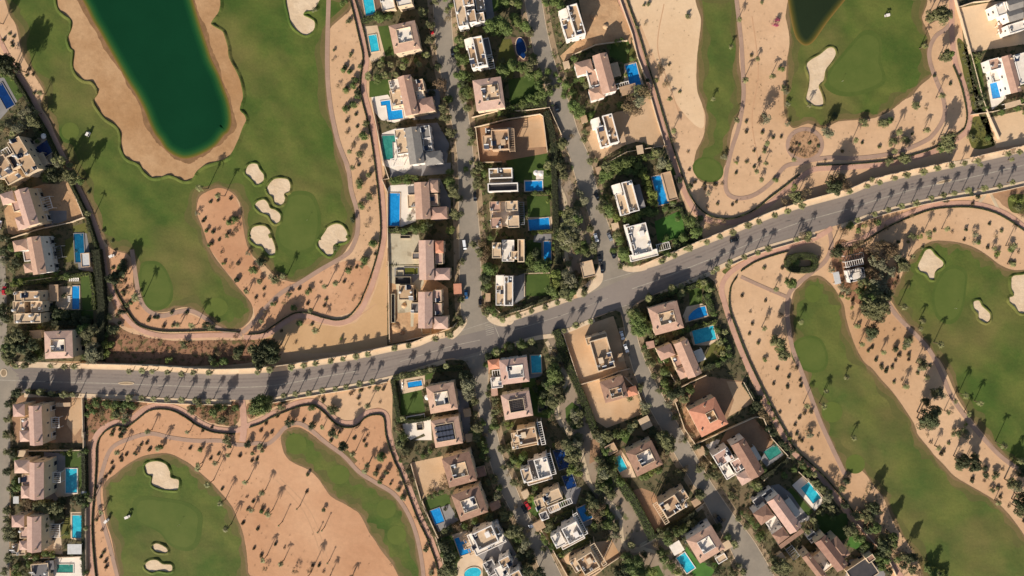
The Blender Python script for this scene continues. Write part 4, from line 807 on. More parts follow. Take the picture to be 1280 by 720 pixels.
a('the hipped villa on bare ground', 'brown hipped villa with small square roof court standing on bare ground', 680,380,16,[(WL,525,640,170,155,6,browntile,cream,(.5,.42,.1,-.3),rooftan),(HP,660,655,70,60,3,rooforange)],clutter=2)
a('the villa with two blue pools beside it', 'terracotta hipped villa among palms with curved deep blue pool behind', 780,350,15,[(WL,315,285,215,200,6.6,tile,cream,(.52,.42,.05,.02),roofbeige)],clutter=9)
a('the villa with the wide teal pool', 'terracotta gabled villa with small white canopy, wide teal pool above it', 780,350,23,[(GB,478,590,105,275,7,tile),(HP,315,540,110,85,6,tile),(F,405,610,65,90,5.2,tile),(HP,450,690,85,75,5.6,tile),(CN,568,565,65,90,3.4,roofwhite,white)])
a('the orange villa with the roof court', 'orange-tiled villa with small open court, turned diagonally, beside a bare walled plot', 860,480,27,[(WL,152,248,215,215,6.6,rooforange,cream,(.28,.34,.2,.0),rooftan)],clutter=3)
a('the villa with the pale green pool', 'pinkish gabled villa with cream canopy and pale green pool in its garden corner', 860,480,31,[(GB,448,560,110,290,7,browntile,white),(F,265,550,130,100,6,pinktile,white),(F,372,610,70,90,5.2,pinktile,white),(HP,425,700,90,80,5.6,pinktile,white),(CN,502,525,55,110,3.4,roofwhite,white),(F,290,650,70,120,3.6,roofwhite,white)],wall=white,clutter=5)
a('the diamond villa near the lattice park', 'brown hipped villa with dark roof terrace, turquoise pool on cream deck at left', 740,480,26,[(WL,392,558,205,190,6.6,browntile,cream,(.52,.5,.1,.05),roofwhite)],clutter=6)
a('the small tan pavilion', 'small square tan pavilion at the corner of the turquoise pool deck', 740,480,28,[(F,145,488,78,72,3,rooftan,beige)],cat='pavilion',name='pavilion',group=None,clutter=0)
a('the roadside tan pavilion', 'square tan carport roof beside the street, next to a tall palm', 740,480,27,[(CN,400,292,82,88,3,roofbeige,beige)],cat='carport',name='carport',group=None,clutter=0)
a('the tan villa with striped court', 'tan flat villa with striped side court near the street bend', 780,600,32,[(DS,350,195,140,125,6.2,rooftan),(F,432,120,80,85,5.6,rooftan),(F,430,190,90,60,4.8,roofbeige),(PG,278,250,38,180,5.4,cream,cream),(CN,545,165,50,50,2.8,rooftan)],clutter=4)
a('the villa with the white pavilion', 'terracotta hipped villa, white square pavilion and teal pool on its left', 780,600,31,[(WL,612,482,210,195,6.6,tile,white,(.46,.48,.02,.02)),(CN,395,510,88,85,3.4,roofwhite,white),(F,730,590,80,50,3,roofbeige)],wall=white,clutter=6)
a('the large villa by the lower right street', 'large pink-roofed villa with white terrace, lounge seats and long canopy', 920,600,36,[(GB,362,255,100,290,7,pinktile,white),(HP,207,260,115,100,6,browntile,white),(HP,335,415,95,80,6,browntile,white),(F,290,340,90,110,4.2,roofwhite,white),(F,215,140,170,80,4,roofgrey,white),(CN,425,205,48,150,3.4,roofwhite,white),(CN,415,440,215,32,4,browntile,white)],wall=white,clutter=5)
a('the villa at the lower right edge', 'wide brown-tiled villa with furnished white terrace cut by the bottom edge', 920,600,38,[(GB,715,550,95,270,7,browntile,cream),(HP,765,520,100,160,6,browntile,cream),(GB,590,650,60,220,6.4,browntile,cream),(F,650,610,100,150,4,roofwhite,cream),(F,575,430,70,60,4,roofgrey,white),(PG,425,545,60,100,3.4,metal,cream)],clutter=7)
a('the dark flat roof at the bottom', 'wide dark flat roof with small corner tower, bottom right beside the trees', 920,600,34,[(F,950,690,200,150,4,darkroof,cream),(F,1010,590,60,45,4.8,browntile,cream)],clutter=0)
villa('the grey-white villas top right', 'white villa with grey roofs and stepped bays, cut by the upper right corner',1040,0,4,17,[(F,848,45,50,60,6,roofwhite,white),(GB,915,75,70,50,6.4,greytile,white),(GB,915,20,70,50,6.6,greytile,white),(F,925,135,90,45,5.6,roofwhite,white),(CN,855,140,40,40,3,browntile,white)],wall=white,clutter=3)
villa('the white villa with the rooftop pool', 'bright white villa with terracotta strip roof, blue pool on its white terrace',1040,0,4,15,[(GB,897,370,50,185,6.4,tile,white),(F,960,340,70,150,6.2,roofwhite,white),(F,815,320,55,55,4.6,tile,white),(F,830,350,90,110,3.3,roofwhite,white),(CN,905,520,80,25,3,roofbeige,white)],wall=white,clutter=3)
villa('the course kiosk', 'small white golf course building with dark slatted awning among trees',880,310,4,12,[(F,762,135,85,60,4,roofwhite,white),(PG,752,75,90,30,3.6,white,white),(PG,752,45,95,30,3.8,darkroof,white),(PG,758,112,60,20,4.5,darkroof,white),(CN,665,150,30,60,2.8,lightmetal,white)],wall=white,clutter=5,cat='clubhouse',name='clubhouse',group=None)
# solar array and roof lattice as parts of their villas
def on_villa(short, dx, dy, z, name, mesh):
    for o in bpy.data.objects:
        pass
def add_part(short, ox, oy, s, cx, cy, z, build):
    i = [k for k, l in enumerate(LM) if l[0] == short][0]; root = ROOTS[i]
    px, py = G(ox+cx/s, oy+cy/s, z); x, y, _ = w(px, py); v = Matrix.Rotation(-root.rotation_euler[2], 3, 'Z') @ Vector((x-root.location[0], y-root.location[1], 0)); build(root, v.x, v.y, z)
ROOTS = [o for o in bpy.data.objects if o.parent is None and o.type == 'EMPTY']
ROOTS = []
for l in LM:
    best = min((o for o in bpy.data.objects if o.parent is None and o.type == 'EMPTY'), key=lambda o: (o.location.x-w(l[1], l[2])[0])**2+(o.location.y-w(l[1], l[2])[1])**2); ROOTS.append(best)
def array(root, x, y, z):
    for i in range(5):
        for j in range(3):
            mb = MB(); mb.face([(-.85,-1.2,.15),(.85,-1.2,.15),(.85,1.2,.75),(-.85,1.2,.75)], 0); mb.face([(-.85,1.2,.7),(.85,1.2,.7),(.85,-1.2,.1),(-.85,-1.2,.1)], 1); mb.box(-.8, 1.1, 0, .8, 1.15, .7, 1)
            if (i, j) == (0, 0): me = mb.mesh('solar_panel', [solar, lightmetal]); array.me = me
            obj('solar_panel', array.me, root, (x+(i-2)*1.85, y+(j-1)*2.9, z))
add_part('the villa with solar panels', 480, 530, 6, 455, 72, 9.35, array)
a('the grey pool pavilion', 'grey flat pavilion standing over the lower end of the teal pool at left', 0,220,4,[(F,640,630,66,105,3,lightmetal,beige)],cat='pavilion',name='pavilion',group=None,clutter=0)
def lattice(root, x, y, z):
    mb = MB()
    for k in range(8):
        t = -4+k*8/7; mb.box(t-.1, -3.2, z, t+.1, 3.2, z+.2, 0, True); mb.box(-4.2, t*.75-.1, z+.2, 4.2, t*.75+.1, z+.4, 0, True)
    mb.build('roof_lattice', darkwood, root, (x, y, .2))
add_part('the villa with the lattice roof', 600, 430, 6, 287, 440, 9.35, lattice)
# ---------- pools
pool_shade = water('shaded_teal_pool_water', (14,78,110), (20,96,128))  # teal darkened in its base colour for the shadow over this pool
POOLG = 'garden swimming pools'
def pool(ox, oy, s, cx, cy, pw, ph, ang, m_, label, rimm=None, pts=None):
    th = math.radians(ang); px, py = ox+cx/s, oy+cy/s
    root = tag(obj('swimming_pool', None), label, 'pool', POOLG); x, y, _ = w(px, py); root.location = (x, y, .06); root.rotation_euler = (0, 0, th)
    hx, hy = pw/s*S/2, ph/s*S/2
    if pts is None: pts = [(-1,-1),(1,-1),(1,1),(-1,1)]
    q = [(a_*hx, b_*hy) for a_, b_ in pts]; L = len(q)
    if sum(q[i][0]*q[(i+1) % L][1]-q[(i+1) % L][0]*q[i][1] for i in range(L)) < 0: q = q[::-1]
    mb = MB(); mb.face([(x_, y_, .10) for x_, y_ in q]); mb.build('pool_water', m_, root)
    nn = normals(q, True); rm = MB(); o_ = []
    for k in range(L):
        # mitred outer corner
        e1 = normals([q[k-1], q[k]], False)[0]; e2 = normals([q[k], q[(k+1) % L]], False)[0]; d = 1+e1[0]*e2[0]+e1[1]*e2[1]; d = max(d, .3)
        o_.append((q[k][0]+(e1[0]+e2[0])/d*.4, q[k][1]+(e1[1]+e2[1])/d*.4))
    for k in range(L):
        k2 = (k+1) % L
        rm.face([(*q[k], .3), (*o_[k], .3), (*o_[k2], .3), (*q[k2], .3)]); rm.face([(*o_[k], 0), (*o_[k2], 0), (*o_[k2], .3), (*o_[k], .3)]); rm.face([(*q[k], .3), (*q[k2], .3), (*q[k2], .02), (*q[k], .02)])
    rm.build('coping', rimm or creamdeck, root)
    for sx in (-.12, .12): lb = MB(); 
    lb = MB(); lx0 = hx*.6
    for sx in (-.22, .22): lb.tube([(lx0+sx, hy*.93-.5, .05), (lx0+sx, hy*.93-.3, .75), (lx0+sx, hy*.93+.25, .85), (lx0+sx, hy*.93+.5, .3)], .05, 5)
    if pts[0] == (-1,-1) and len(pts) == 4: lb.build('pool_ladder', lightmetal, root)
    return root
ELL = [(math.cos(2*PI*k/20), math.sin(2*PI*k/20)) for k in range(20)]
KID = [(math.cos(2*PI*k/24)*(1-.25*math.exp(-((k-18)/3.)**2)), math.sin(2*PI*k/24)*(1-.35*math.exp(-((k-16)/3.)**2))) for k in range(24)]
LS = [(-1,1),(1,1),(1,.35),(.1,.35),(.1,-1),(-1,-1)]
for A in [
 (430,0,6,190,45,75,135,10,pool_t,'turquoise pool in dark timber deck at the upper edge, near the promenade'),
 (430,0,6,224,325,62,125,10,pool_t,'turquoise rectangular pool on cream deck next to a strip of lawn'),
 (430,110,6,360,165,150,150,8,pool_b,'L-shaped pool, turquoise arm and dark blue basin, on a white deck',whitedeck,[(-1,1),(-.05,1),(-.05,-.1),(1,-.1),(1,-1),(-.5,-1),(-.5,.55),(-1,.55)]),
 (430,110,6,342,447,105,180,2,pool_g,'green L-shaped pool beside the grey-roofed villa',greydeck,[(-1,1),(1,1),(1,.45),(.45,.45),(.45,-1),(-1,-1)]),
 (430,210,6,378,312,82,245,-1,pool_b,'long saturated blue patterned pool beside a white deck and the promenade'),
 (460,310,6,325,172,100,48,0,pool_m,'small murky olive-green pool in the bare concrete yard',greydeck),
 (560,0,6,548,370,75,175,8,pool_d,'dark navy curved pool hidden among garden trees',creamdeck,KID),
 (690,0,6,612,578,85,195,14,pool_b,'bright blue pool half in building shadow, by the terracotta villa'),
 (690,210,6,812,165,80,220,14,pool_b,'deep blue rippled pool along the long low pavilion'),
 (560,210,6,643,135,130,72,2,pool_b,'bright blue rectangular pool with white step corner below parasols',whitedeck),
 (560,210,6,683,422,155,85,6,pool_b,'bright blue wide pool at the lower end of a square lawn'),
 (560,210,6,745,630,55,160,0,pool_b,'narrow upright blue pool behind the white-terraced villa'),
 (0,60,6,35,360,70,190,30,pool_d,'dark blue pool in grey paving, cut by the left edge',greydeck),
 (0,160,6,338,160,115,100,35,pool_d,'dark blue pool with small round white spa at its corner'),
 (0,220,6,598,540,72,215,3,pool_shade,'narrow teal pool partly covered by a grey pavilion',greydeck),
 (0,330,6,571,252,55,172,0,pool_b,'slim bright blue upright pool between cream deck and lawn'),
 (0,530,6,538,425,85,180,0,pool_t,'teal pool with white coping beside lawn, on the left lower estate',whitedeck),
 (0,600,6,583,348,78,170,0,pool_t,'teal narrow pool with cream deck above it, near the lower left promenade'),
 (0,600,6,490,662,122,62,0,pool_g,'dark green rectangular pool set in a white deck',whitedeck),
 (480,430,6,232,300,108,42,9,pool_b,'small bright blue pool above the rectangular lawn, just below the boulevard'),
 (480,530,6,240,-38,130,50,10,pool_m,'shaded olive-brown pond basin in a white yard',whitedeck),
 (480,530,6,400,690,75,110,20,pool_b,'light blue pool on grey deck beside the promenade bend',greydeck),
 (500,600,6,470,490,85,140,20,pool_b,'comb-shaped blue pool on cream deck by the cream villa',creamdeck,[(-1,1),(-.1,1),(-.1,.45),(.9,.45),(.9,.1),(-.0,.1),(-.0,-.5),(1,-.5),(1,-1),(-1,-1)]),
 (500,600,6,545,700,130,90,15,pool_t,'turquoise free-form pool cut by the bottom edge',creamdeck,KID),
 (600,430,6,422,150,75,130,3,pool_t,'cyan pool half covered by shadow behind the corner villa'),
 (620,530,6,550,430,75,105,20,pool_d,'deep navy square pool in shade, between villas and the park',greydeck),
 (620,530,6,490,260,80,150,18,pool_d,'long shaded navy pool beside the tall park trees',greydeck),
 (640,600,6,545,248,78,112,25,pool_b,'royal blue pool with pale steps corner below the navy pool'),
 (780,350,6,545,250,150,80,15,pool_b,'deep blue fan-shaped pool with stepped cream edge',creamdeck,[(-1,-1),(1,-.9),(1,.9),(.3,1),(-.2,.7),(-.6,.3),(-.9,-.2)]),
 (780,350,6,600,412,165,105,14,pool_t,'wide teal pool with bright shallow corner below the fan-shaped pool'),
 (740,480,6,210,597,65,115,27,pool_t,'turquoise pool on cream deck beside the small tan pavilion'),
 (860,480,6,633,512,110,78,33,pool_g,'pale green pool in the garden corner under a cream canopy villa',greydeck),
 (920,600,6,560,95,75,150,38,pool_t,'bright turquoise long pool on white deck, lower right estate',whitedeck),
 (780,600,6,462,620,75,140,34,pool_t,'teal pool next to the white square pavilion',whitedeck)]: pool(*A)
pool(1040,0,4,812,440,42,105,10,pool_b,'bright blue pool on the white terrace at the right edge',whitedeck)
# ---------- plants
ROOFBOX = []
AUTO = []    # (object, phrase, x, y)
def auto(o, phrase, cat, group, px, py): o['category'] = cat; o['group'] = group; AUTO.append((o, phrase, px, py))
CROWN = {
 'o': [crown_mesh('crown', leaf_o, clumps=20, per=72, leaf=.17, cr=.36) for _ in range(3)],
 'g': [crown_mesh('crown', leaf_g, clumps=20, per=72, leaf=.16, cr=.38) for _ in range(3)],
 'd': [crown_mesh('crown', leaf_d, clumps=22, per=80, leaf=.16, cr=.36, rz=1.0) for _ in range(2)],
 'b': [crown_mesh('crown', leaf_b, clumps=15, per=36, leaf=.13, cr=.36) for _ in range(2)],
 's': [crown_mesh('crown', leaf_s, clumps=15, per=44, leaf=.15, cr=.36) for _ in range(2)],
 'l': [crown_mesh('crown', leaf_l, clumps=14, per=56, leaf=.16, cr=.38) for _ in range(2)],
 'k': [crown_mesh('crown', leaf_pink, clumps=12, per=50, leaf=.15, cr=.36) for _ in range(1)],
 'r': [crown_mesh('crown', leaf_red, clumps=14, per=44, leaf=.15, cr=.36) for _ in range(1)],
}
def trunk_mesh():
    mb = MB(); mb.tube([(0,0,-.05),(.04,.02,.5),(0,.03,1.0)], [.10,.075,.06], 7)
    for k in range(5):
        t = 2*PI*k/5+random.uniform(-.3, .3); mb.tube([(0,.03,.85),(math.cos(t)*.22,math.sin(t)*.22,1.15),(math.cos(t)*.5,math.sin(t)*.5,1.4)], [.05,.035,.015], 5)
    return mb.mesh('trunk', bark)
TRUNK = [trunk_mesh() for _ in range(2)]
KINDN = {'o': 'olive-green rounded tree', 'g': 'leafy green tree', 'd': 'dense dark green tree', 'b': 'dry brown twiggy tree', 's': 'pale silvery-green tree', 'l': 'bright lime-green bushy tree', 'k': 'pink-flowering tree', 'r': 'russet-leaved tree'}
def tree(px, py, r, k='o', hf=1.5, base=0.03, flat=.8, seen=True, group=None, phrase=None):
    """r: crown radius in map units; seen position is the crown's"""
    R = r*S; H = R*hf; cz = H
    gx, gy = G(px, py, cz) if seen else (px, py)
    x, y, _ = w(gx, gy); o = obj('tree', None); o.location = (x, y, base); o.rotation_euler = (0, 0, random.uniform(0, 6.28)); o.empty_display_size = .5
    obj('trunk', random.choice(TRUNK), o, (0, 0, 0), 0, (R*.8, R*.8, H*.75))
    obj('crown', random.choice(CROWN[k]), o, (0, 0, cz), 0, (R*random.uniform(.92, 1.08), R*random.uniform(.92, 1.08), R*flat*(1 if k != 'd' else 1.25)))
    auto(o, phrase or KINDN[k], 'tree', group or 'garden and course trees', gx, gy); return o
def palm_crown(n=24, L=1.0, droop=.55, lp=11):
    mb = MB()
    for i in range(n):
        a_ = 2*PI*i/n+random.uniform(-.12, .12); el = random.choice((.25, .55, .85, -.1)); ll = L*random.uniform(.82, 1.08)*(1 if el < .7 else .8)
        ca, sa = math.cos(a_), math.sin(a_); pr = []
        for k in range(lp+1):
            t = k/lp; rr = ll*t*(1-.12*t); z = math.sin(el)*ll*t-droop*ll*t*t*(1.1-.3*el); pr.append((rr*ca, rr*sa, z))
        for k in range(lp):
            t = (k+.5)/lp; p0, p1 = pr[k], pr[k+1]; wd = .03; mb.face([(p0[0]-sa*.012, p0[1]+ca*.012, p0[2]), (p0[0]+sa*.012, p0[1]-ca*.012, p0[2]), (p1[0]+sa*.01, p1[1]-ca*.01, p1[2]), (p1[0]-sa*.01, p1[1]+ca*.01, p1[2])])
            fl = (.26*math.sin(PI*min(1, t*.9+.12))+.05)*L
            for s_ in (-1, 1):
                q = (p0[0]+ca*fl*.55-sa*fl*s_, p0[1]+sa*fl*.55+ca*fl*s_, p0[2]-fl*.28)
                mb.face([p0, p1, q] if s_ < 0 else [p1, p0, q])
    mb.tube([(0,0,-.12),(0,0,.05),(0,0,.12)], [.07,.09,.03], 6, 1)
    return mb.mesh('crown', [leaf_p, palmbark])
PCROWN = [palm_crown() for _ in range(3)]+[palm_crown(18, 1, .75, 9)]; SCROWN = [palm_crown(14, 1, .7, 9), palm_crown(12, 1, .6, 9)]
DCROWN = palm_crown(9, 1, .9, 7)
def ptrunk(lean):
    mb = MB(); pts = []; rad = []
    for k in range(9):
        t = k/8; pts.append((lean*t*t, lean*.4*t*(1-t), t)); rad.append(1.15-.35*t if k else 1.5)
    n = 7; v0 = mb
    rings = []
    for p, r in zip(pts, rad):
        i = len(mb.v); rings.append(i)
        for j in range(n): mb.v.append((p[0]+math.cos(2*PI*j/n)*r*.22, p[1]+math.sin(2*PI*j/n)*r*.22, p[2]))
    for a_, b_ in zip(rings, rings[1:]):
        for j in range(n): mb.f.append((a_+j, a_+(j+1) % n, b_+(j+1) % n, b_+j)); mb.m.append(0)
    return mb.mesh('trunk', palmbark)
PTRUNK = ptrunk(0.0)
def palm(gx, gy, h, r=2.5, phrase='palm', group='palms scattered over the course', seen=False, label=None, dead=False, base=.03):
    if seen: gx, gy = G(gx, gy, h)
    x, y, _ = w(gx, gy); o = obj('palm_tree', None); o.location = (x, y, base); o.rotation_euler = (0, 0, random.uniform(0, 6.28)); o.empty_display_size = .5
    obj('trunk', PTRUNK, o, (0, 0, 0), 0, (.85, .85, h)); obj('crown', DCROWN if dead else random.choice(SCROWN if group.startswith('palms sc') else PCROWN), o, (0, 0, h), 0, r*(.5 if dead else random.uniform(.9, 1.1)))
    if label: tag(o, label, 'palm', group)
    else: auto(o, phrase, 'palm', group, gx, gy)
    return o
# palms of the boulevard (crown positions)
ROWN = C(0,430,6,"120,168 175,165 375,165 480,170 555,170")+C(140,430,4.8,"100,165 178,160 240,165 330,170 415,180 485,172 580,172 870,172 945,155")+C(320,430,4.8,"85,150 210,140 285,130 355,118 448,103 520,90 600,75 668,62 830,25 915,10")+C(460,310,6,"505,680 615,655")+C(600,310,6,"170,540 285,508 385,475 490,445 580,410 670,380 780,345")+C(700,300,6,"762,160 858,115")+C(860,240,4.8,"10,335 115,300 195,268 270,242 362,200 427,178 523,140 600,115 687,83")+C(1040,160,4,"90,315 180,290 240,272 318,250 378,235 460,218 530,200 600,187 665,175 730,163 885,128 940,120")
ROWS = C(0,430,6,"210,355 295,360 380,370 475,380 545,380")+C(140,430,4.8,"100,322 178,325 248,328 328,333 415,335 497,340 578,342")+C(320,430,4.8,"5,345 85,330 165,310 235,300 315,295 395,278 475,268 540,258 620,238 695,225 880,185")+C(480,430,6,"135,240 260,215 350,190 465,165")+C(540,380,5.33,"435,320 520,293 605,268 663,250")+C(700,300,6,"30,680 120,640 230,610")+C(700,300,6,"668,435 840,355 915,385")+C(860,240,4.8,"175,460 255,418 340,390 420,365 485,340 655,285 730,252")+C(1040,160,4,"130,460 215,430 283,408 350,390 425,375 500,350 560,335 615,325 685,310 765,300 840,290 905,270")
ORD = ['first','second','third','fourth','fifth','sixth','seventh','eighth','ninth','tenth','eleventh','twelfth','thirteenth','fourteenth','fifteenth','sixteenth','seventeenth','eighteenth','nineteenth']
TENS = {2:'twenty',3:'thirty',4:'forty',5:'fifty',6:'sixty',7:'seventy'}
def ordw(n):
    if n <= 19: return ORD[n-1]
    t, u = divmod(n, 10)
    return TENS[t][:-1]+'ieth' if u == 0 else TENS[t]+'-'+ORD[u-1]
for row, side, ad in ((ROWN, 'upper', 0), (ROWS, 'lower', 0)):
    row = sorted(set(row)); n = len(row)
    for i, (x, y) in enumerate(row):
        if i < (n+1)//2: ph = f'{ordw(i+1)} palm from the left'
        else: ph = f'{ordw(n-i)} palm from the right' if n-i > 1 else 'rightmost palm'
        if i == 0: ph = 'leftmost palm'
        h = random.uniform(4.6, 6.3) if side == 'lower' else random.uniform(4.2, 5.8)
        palm(x, y, h, random.uniform(1.9, 2.4), group='palms lining the boulevard', seen=True, label=f'{ph} in the row along the boulevard\'s {side} pavement')
# tall scattered palms: base x, y, shadow length in map units
PB = "119,267,28 93,203,44 260,236,45 281,245,36 162,342,33 180,371,37 174,368,15 247,405,31 226,405,16 57,118,22 52,142,20 1149,61,30 1117,167,32 1170,122,29 1064,177,27 1154,164,22 921,28,25 928,103,30 918,152,24 1009,133,21 962,98,27 945,75,15 840,165,25 1123,382,33 1149,400,21 1167,428,33 1198,491,33 1218,501,26 1180,513,20 1205,515,22 1244,552,36 1267,572,29 1128,481,22 1168,557,21 1255,598,22 1243,625,18 998,401,21 952,409,24 1067,406,22 1074,429,20 1101,439,18 1030,487,18 1024,504,33 1004,504,29 968,361,17 1135,320,24 1154,291,26 1177,286,26 1257,307,32 1240,310,12 1259,330,24 1100,302,16 282,624,29 267,600,32 289,655,30 252,583,22 311,599,23 317,635,14 332,612,25 341,637,30 334,694,27 389,715,40 413,719,23 355,700,22 459,585,24 441,719,16 190,537,21 154,562,26 204,557,26 253,578,23 238,538,16 288,567,14 273,576,18 327,557,16 445,563,29 461,579,17 405,532,15 422,544,13 328,555,15 410,357,27 359,344,29 391,387,19 399,411,30 311,364,15 329,401,14 424,353,29 116,655,26 120,620,24 131,637,16 462,505,20 912,60,16 955,205,18 990,200,17 944,215,14 1064,545,18 1086,225,18 1115,190,16 1222,207,15 1260,200,16 438,190,12 442,210,12 1155,470,16 1148,410,14 890,125,14 836,125,16 1190,500,16 1015,590,18 1056,470,14 950,225,14 957,180,16"
DEAD = {353: 1, 405: 1}
for x, y, l in P(PB):
    l = float(l); h = max(2.2, l*S/1.98); palm(x, y, h, min(2.7, 1.5+h*.11), phrase=('tall slender palm' if h > 7 else 'slender palm' if h > 5 else 'short palm'), dead=False)
for x, y, l in P("353,652,24 405.5,659,20 399,663,12 412,700,18 375,632,22"): palm(x, y, float(l)*S/1.98, 1.6, phrase='bare-topped thin palm', dead=True)
# palms in the gardens and on side streets (crown seen)
GP = C(0,60,6,"200,520 150,560 90,640 240,560")+C(0,160,6,"450,230 520,280 470,330 400,240")+C(560,0,6,"480,20 350,150 90,300")+C(430,0,6,"520,360 350,480 440,500 270,480 560,480 620,410 180,560 300,560 390,560")+C(780,350,6,"190,140 360,65 430,105 430,50 90,280 110,240 180,330 110,370 150,400 60,240 645,75 600,20")+C(780,350,6,"760,390 720,470 740,550")+C(740,480,6,"330,290 320,310")+C(920,600,6,"170,40 540,390 580,300 700,120 720,210")+C(780,600,6,"60,490 830,480")+C(640,600,6,"890,480")+C(760,180,6,"360,65 410,130 440,140 460,170")+C(480,430,6,"140,560")+C(0,600,6,"330,345 340,470 300,480")+C(560,110,6,"750,570 740,590")+C(880,310,4,"45,120 120,90")
for x, y in GP: palm(x, y, random.uniform(3.5, 6.5), random.uniform(1.8, 2.4), phrase='feathery garden palm', group='garden palms', seen=True)
# trees: crop strings "x,y,r,kind"
TR_ = []
def trs(ox, oy, s, t):
    for x, y, r, k in C(ox, oy, s, t): TR_.append((x, y, float(r), k))
trs(430,0,6,"590,90,5,o 640,190,5,o 650,300,5,o 780,140,5,b 770,80,4,o 730,640,8,b 270,130,5,g 330,120,4,g 250,110,4,g 880,300,5,g 850,370,4,g 900,450,5,g 880,560,6,g 930,600,4,g 870,640,5,g 930,690,5,g 250,590,5,g 180,580,4,g 310,560,4,o 380,550,3,o 700,500,4,d 690,0,5,o 760,-20,5,g 290,440,3,g 600,600,4,d 655,700,4,d 30,165,3,o 50,400,2.2,o 10,500,3,d 45,530,3,d 120,500,3.5,o 75,600,4,d 20,660,3,d 100,690,4,d 460,455,3.5,g 540,460,3.5,g 600,410,3,g 20,100,1.5,b")
trs(430,110,6,"780,80,6,g 750,150,5,o 760,220,5,o 800,330,5,o 840,390,3,b 890,60,6,o 920,150,5,o 950,320,4,o 870,540,0,b 790,700,5,g 950,560,3,o 20,150,4,d 60,120,4,d 100,60,4,g 145,365,5,o 120,495,5,o 75,420,4,b 20,250,3,b 20,335,3,b 190,545,3,b 185,650,4,o 110,700,5,o 170,260,3,g 400,690,4,g 470,670,4,g 540,680,3,g 360,695,3,g 790,470,3,b 940,420,3,o")
trs(430,210,6,"115,130,5,g 190,215,5,o 130,285,5,g 170,430,4,b 210,570,5,g 150,680,5,o 185,50,3,o 70,390,4,d 380,100,4,g 470,100,4,g 530,450,6,g 600,440,6,g 640,420,5,d 400,460,4,o 450,470,4,g 800,460,5,l 820,180,6,o 800,110,5,g 840,340,6,o 860,230,5,o 790,30,4,g 890,700,4,o 490,370,4,s 180,320,2,b")
trs(460,310,6,"890,40,5,b 870,80,5,b 850,30,4,o 900,140,5,g 880,190,4,g 900,440,5,b 890,480,5,o 870,260,3,g 700,390,5,o 710,560,5,o 690,110,4,b 680,520,3,o 860,300,3,d 930,450,4,g 790,-20,5,o")
trs(560,0,6,"310,190,7,g 390,170,7,g 450,220,6,g 520,170,6,g 360,240,5,g 580,190,6,g 610,240,5,o 490,130,5,g 420,540,7,g 480,500,7,g 560,520,6,g 620,480,6,o 640,440,5,g 680,550,5,g 740,600,6,o 750,540,5,g 400,460,4,o 100,330,4,g 70,300,4,g 90,430,5,g 130,560,5,g 60,560,4,g 180,590,4,o 120,620,5,d 400,60,4,d 520,30,5,g 440,20,5,g 600,400,4,s 730,20,4,g 860,60,6,g 610,560,5,g 690,640,5,g 760,660,5,o 20,40,4,g 80,480,3,g")
trs(560,110,6,"400,180,4,g 480,150,4,g 560,110,5,g 610,80,5,g 660,100,5,g 700,40,6,g 770,30,5,g 560,150,4,o 130,90,5,o 110,30,5,g 180,20,4,b 150,150,4,o 170,340,4,o 180,390,4,o 230,590,5,o 270,640,4,g 930,100,4,g 940,170,4,o 850,420,5,o 800,470,4,o 840,590,5,o 870,500,3,b 760,600,3,l 740,560,4,g 745,650,3,g 930,360,4,b 830,560,3,b 900,600,3,b 760,230,4,b 800,290,4,b 800,390,4,b")
trs(560,210,6,"210,30,5,o 220,90,5,o 210,140,4,o 240,350,4,b 250,560,5,b 240,640,6,o 320,520,3.5,g 290,600,4,b 860,330,3,l 950,370,8,s 920,440,8,s 890,520,8,s 950,480,7,s 950,560,6,o 830,520,5,g 650,185,3,g 750,250,3,l 790,210,3,l 790,300,3,l 750,180,3,g 650,490,3,l 700,480,3,l 780,600,3,l 800,560,3,g 600,560,3,g 620,640,3,g 590,700,4,g 640,700,4,g 530,160,3,b 880,90,4,b 910,180,4,b 800,640,3,b 130,10,4,g")
trs(690,0,6,"20,10,5,g 60,20,4,g 490,320,4,l 430,350,3,g 160,440,4,g 520,300,3,g 560,560,3,l 570,380,3,g 600,440,3,g 220,590,4,g 250,640,4,o 180,600,3,g 60,600,4,g 110,640,5,g 40,650,4,o 90,690,4,g 30,560,4,g 720,30,3,o 690,40,2,o 640,200,2.5,o 700,180,2.5,b 720,430,4,b 820,530,6,b 850,630,5,b 780,600,3,l 720,600,3,d 900,640,0,b 700,690,8,b 660,680,6,o")
trs(690,110,6,"600,110,8,b 570,160,7,b 640,170,7,b 650,100,7,s 510,130,4,g 160,140,6,g 210,180,6,g 150,40,5,g 90,60,4,g 290,200,3,g 250,330,4,o 240,390,4,o 410,590,6,o 480,570,6,g 540,560,6,g 590,540,5,g 650,530,4,l 700,520,4,l 780,480,5,o 760,500,4,g 640,590,5,g 690,620,4,g 420,640,5,g 380,690,4,g 330,540,3,o 290,550,5,o 80,420,5,o 60,610,4,o 90,660,5,o 20,560,4,d 10,470,4,d 820,560,6,s 870,570,5,s 780,590,4,b 800,640,4,b 690,650,5,l 910,390,4,b 60,560,4,o 350,250,0,b 240,230,3,g")
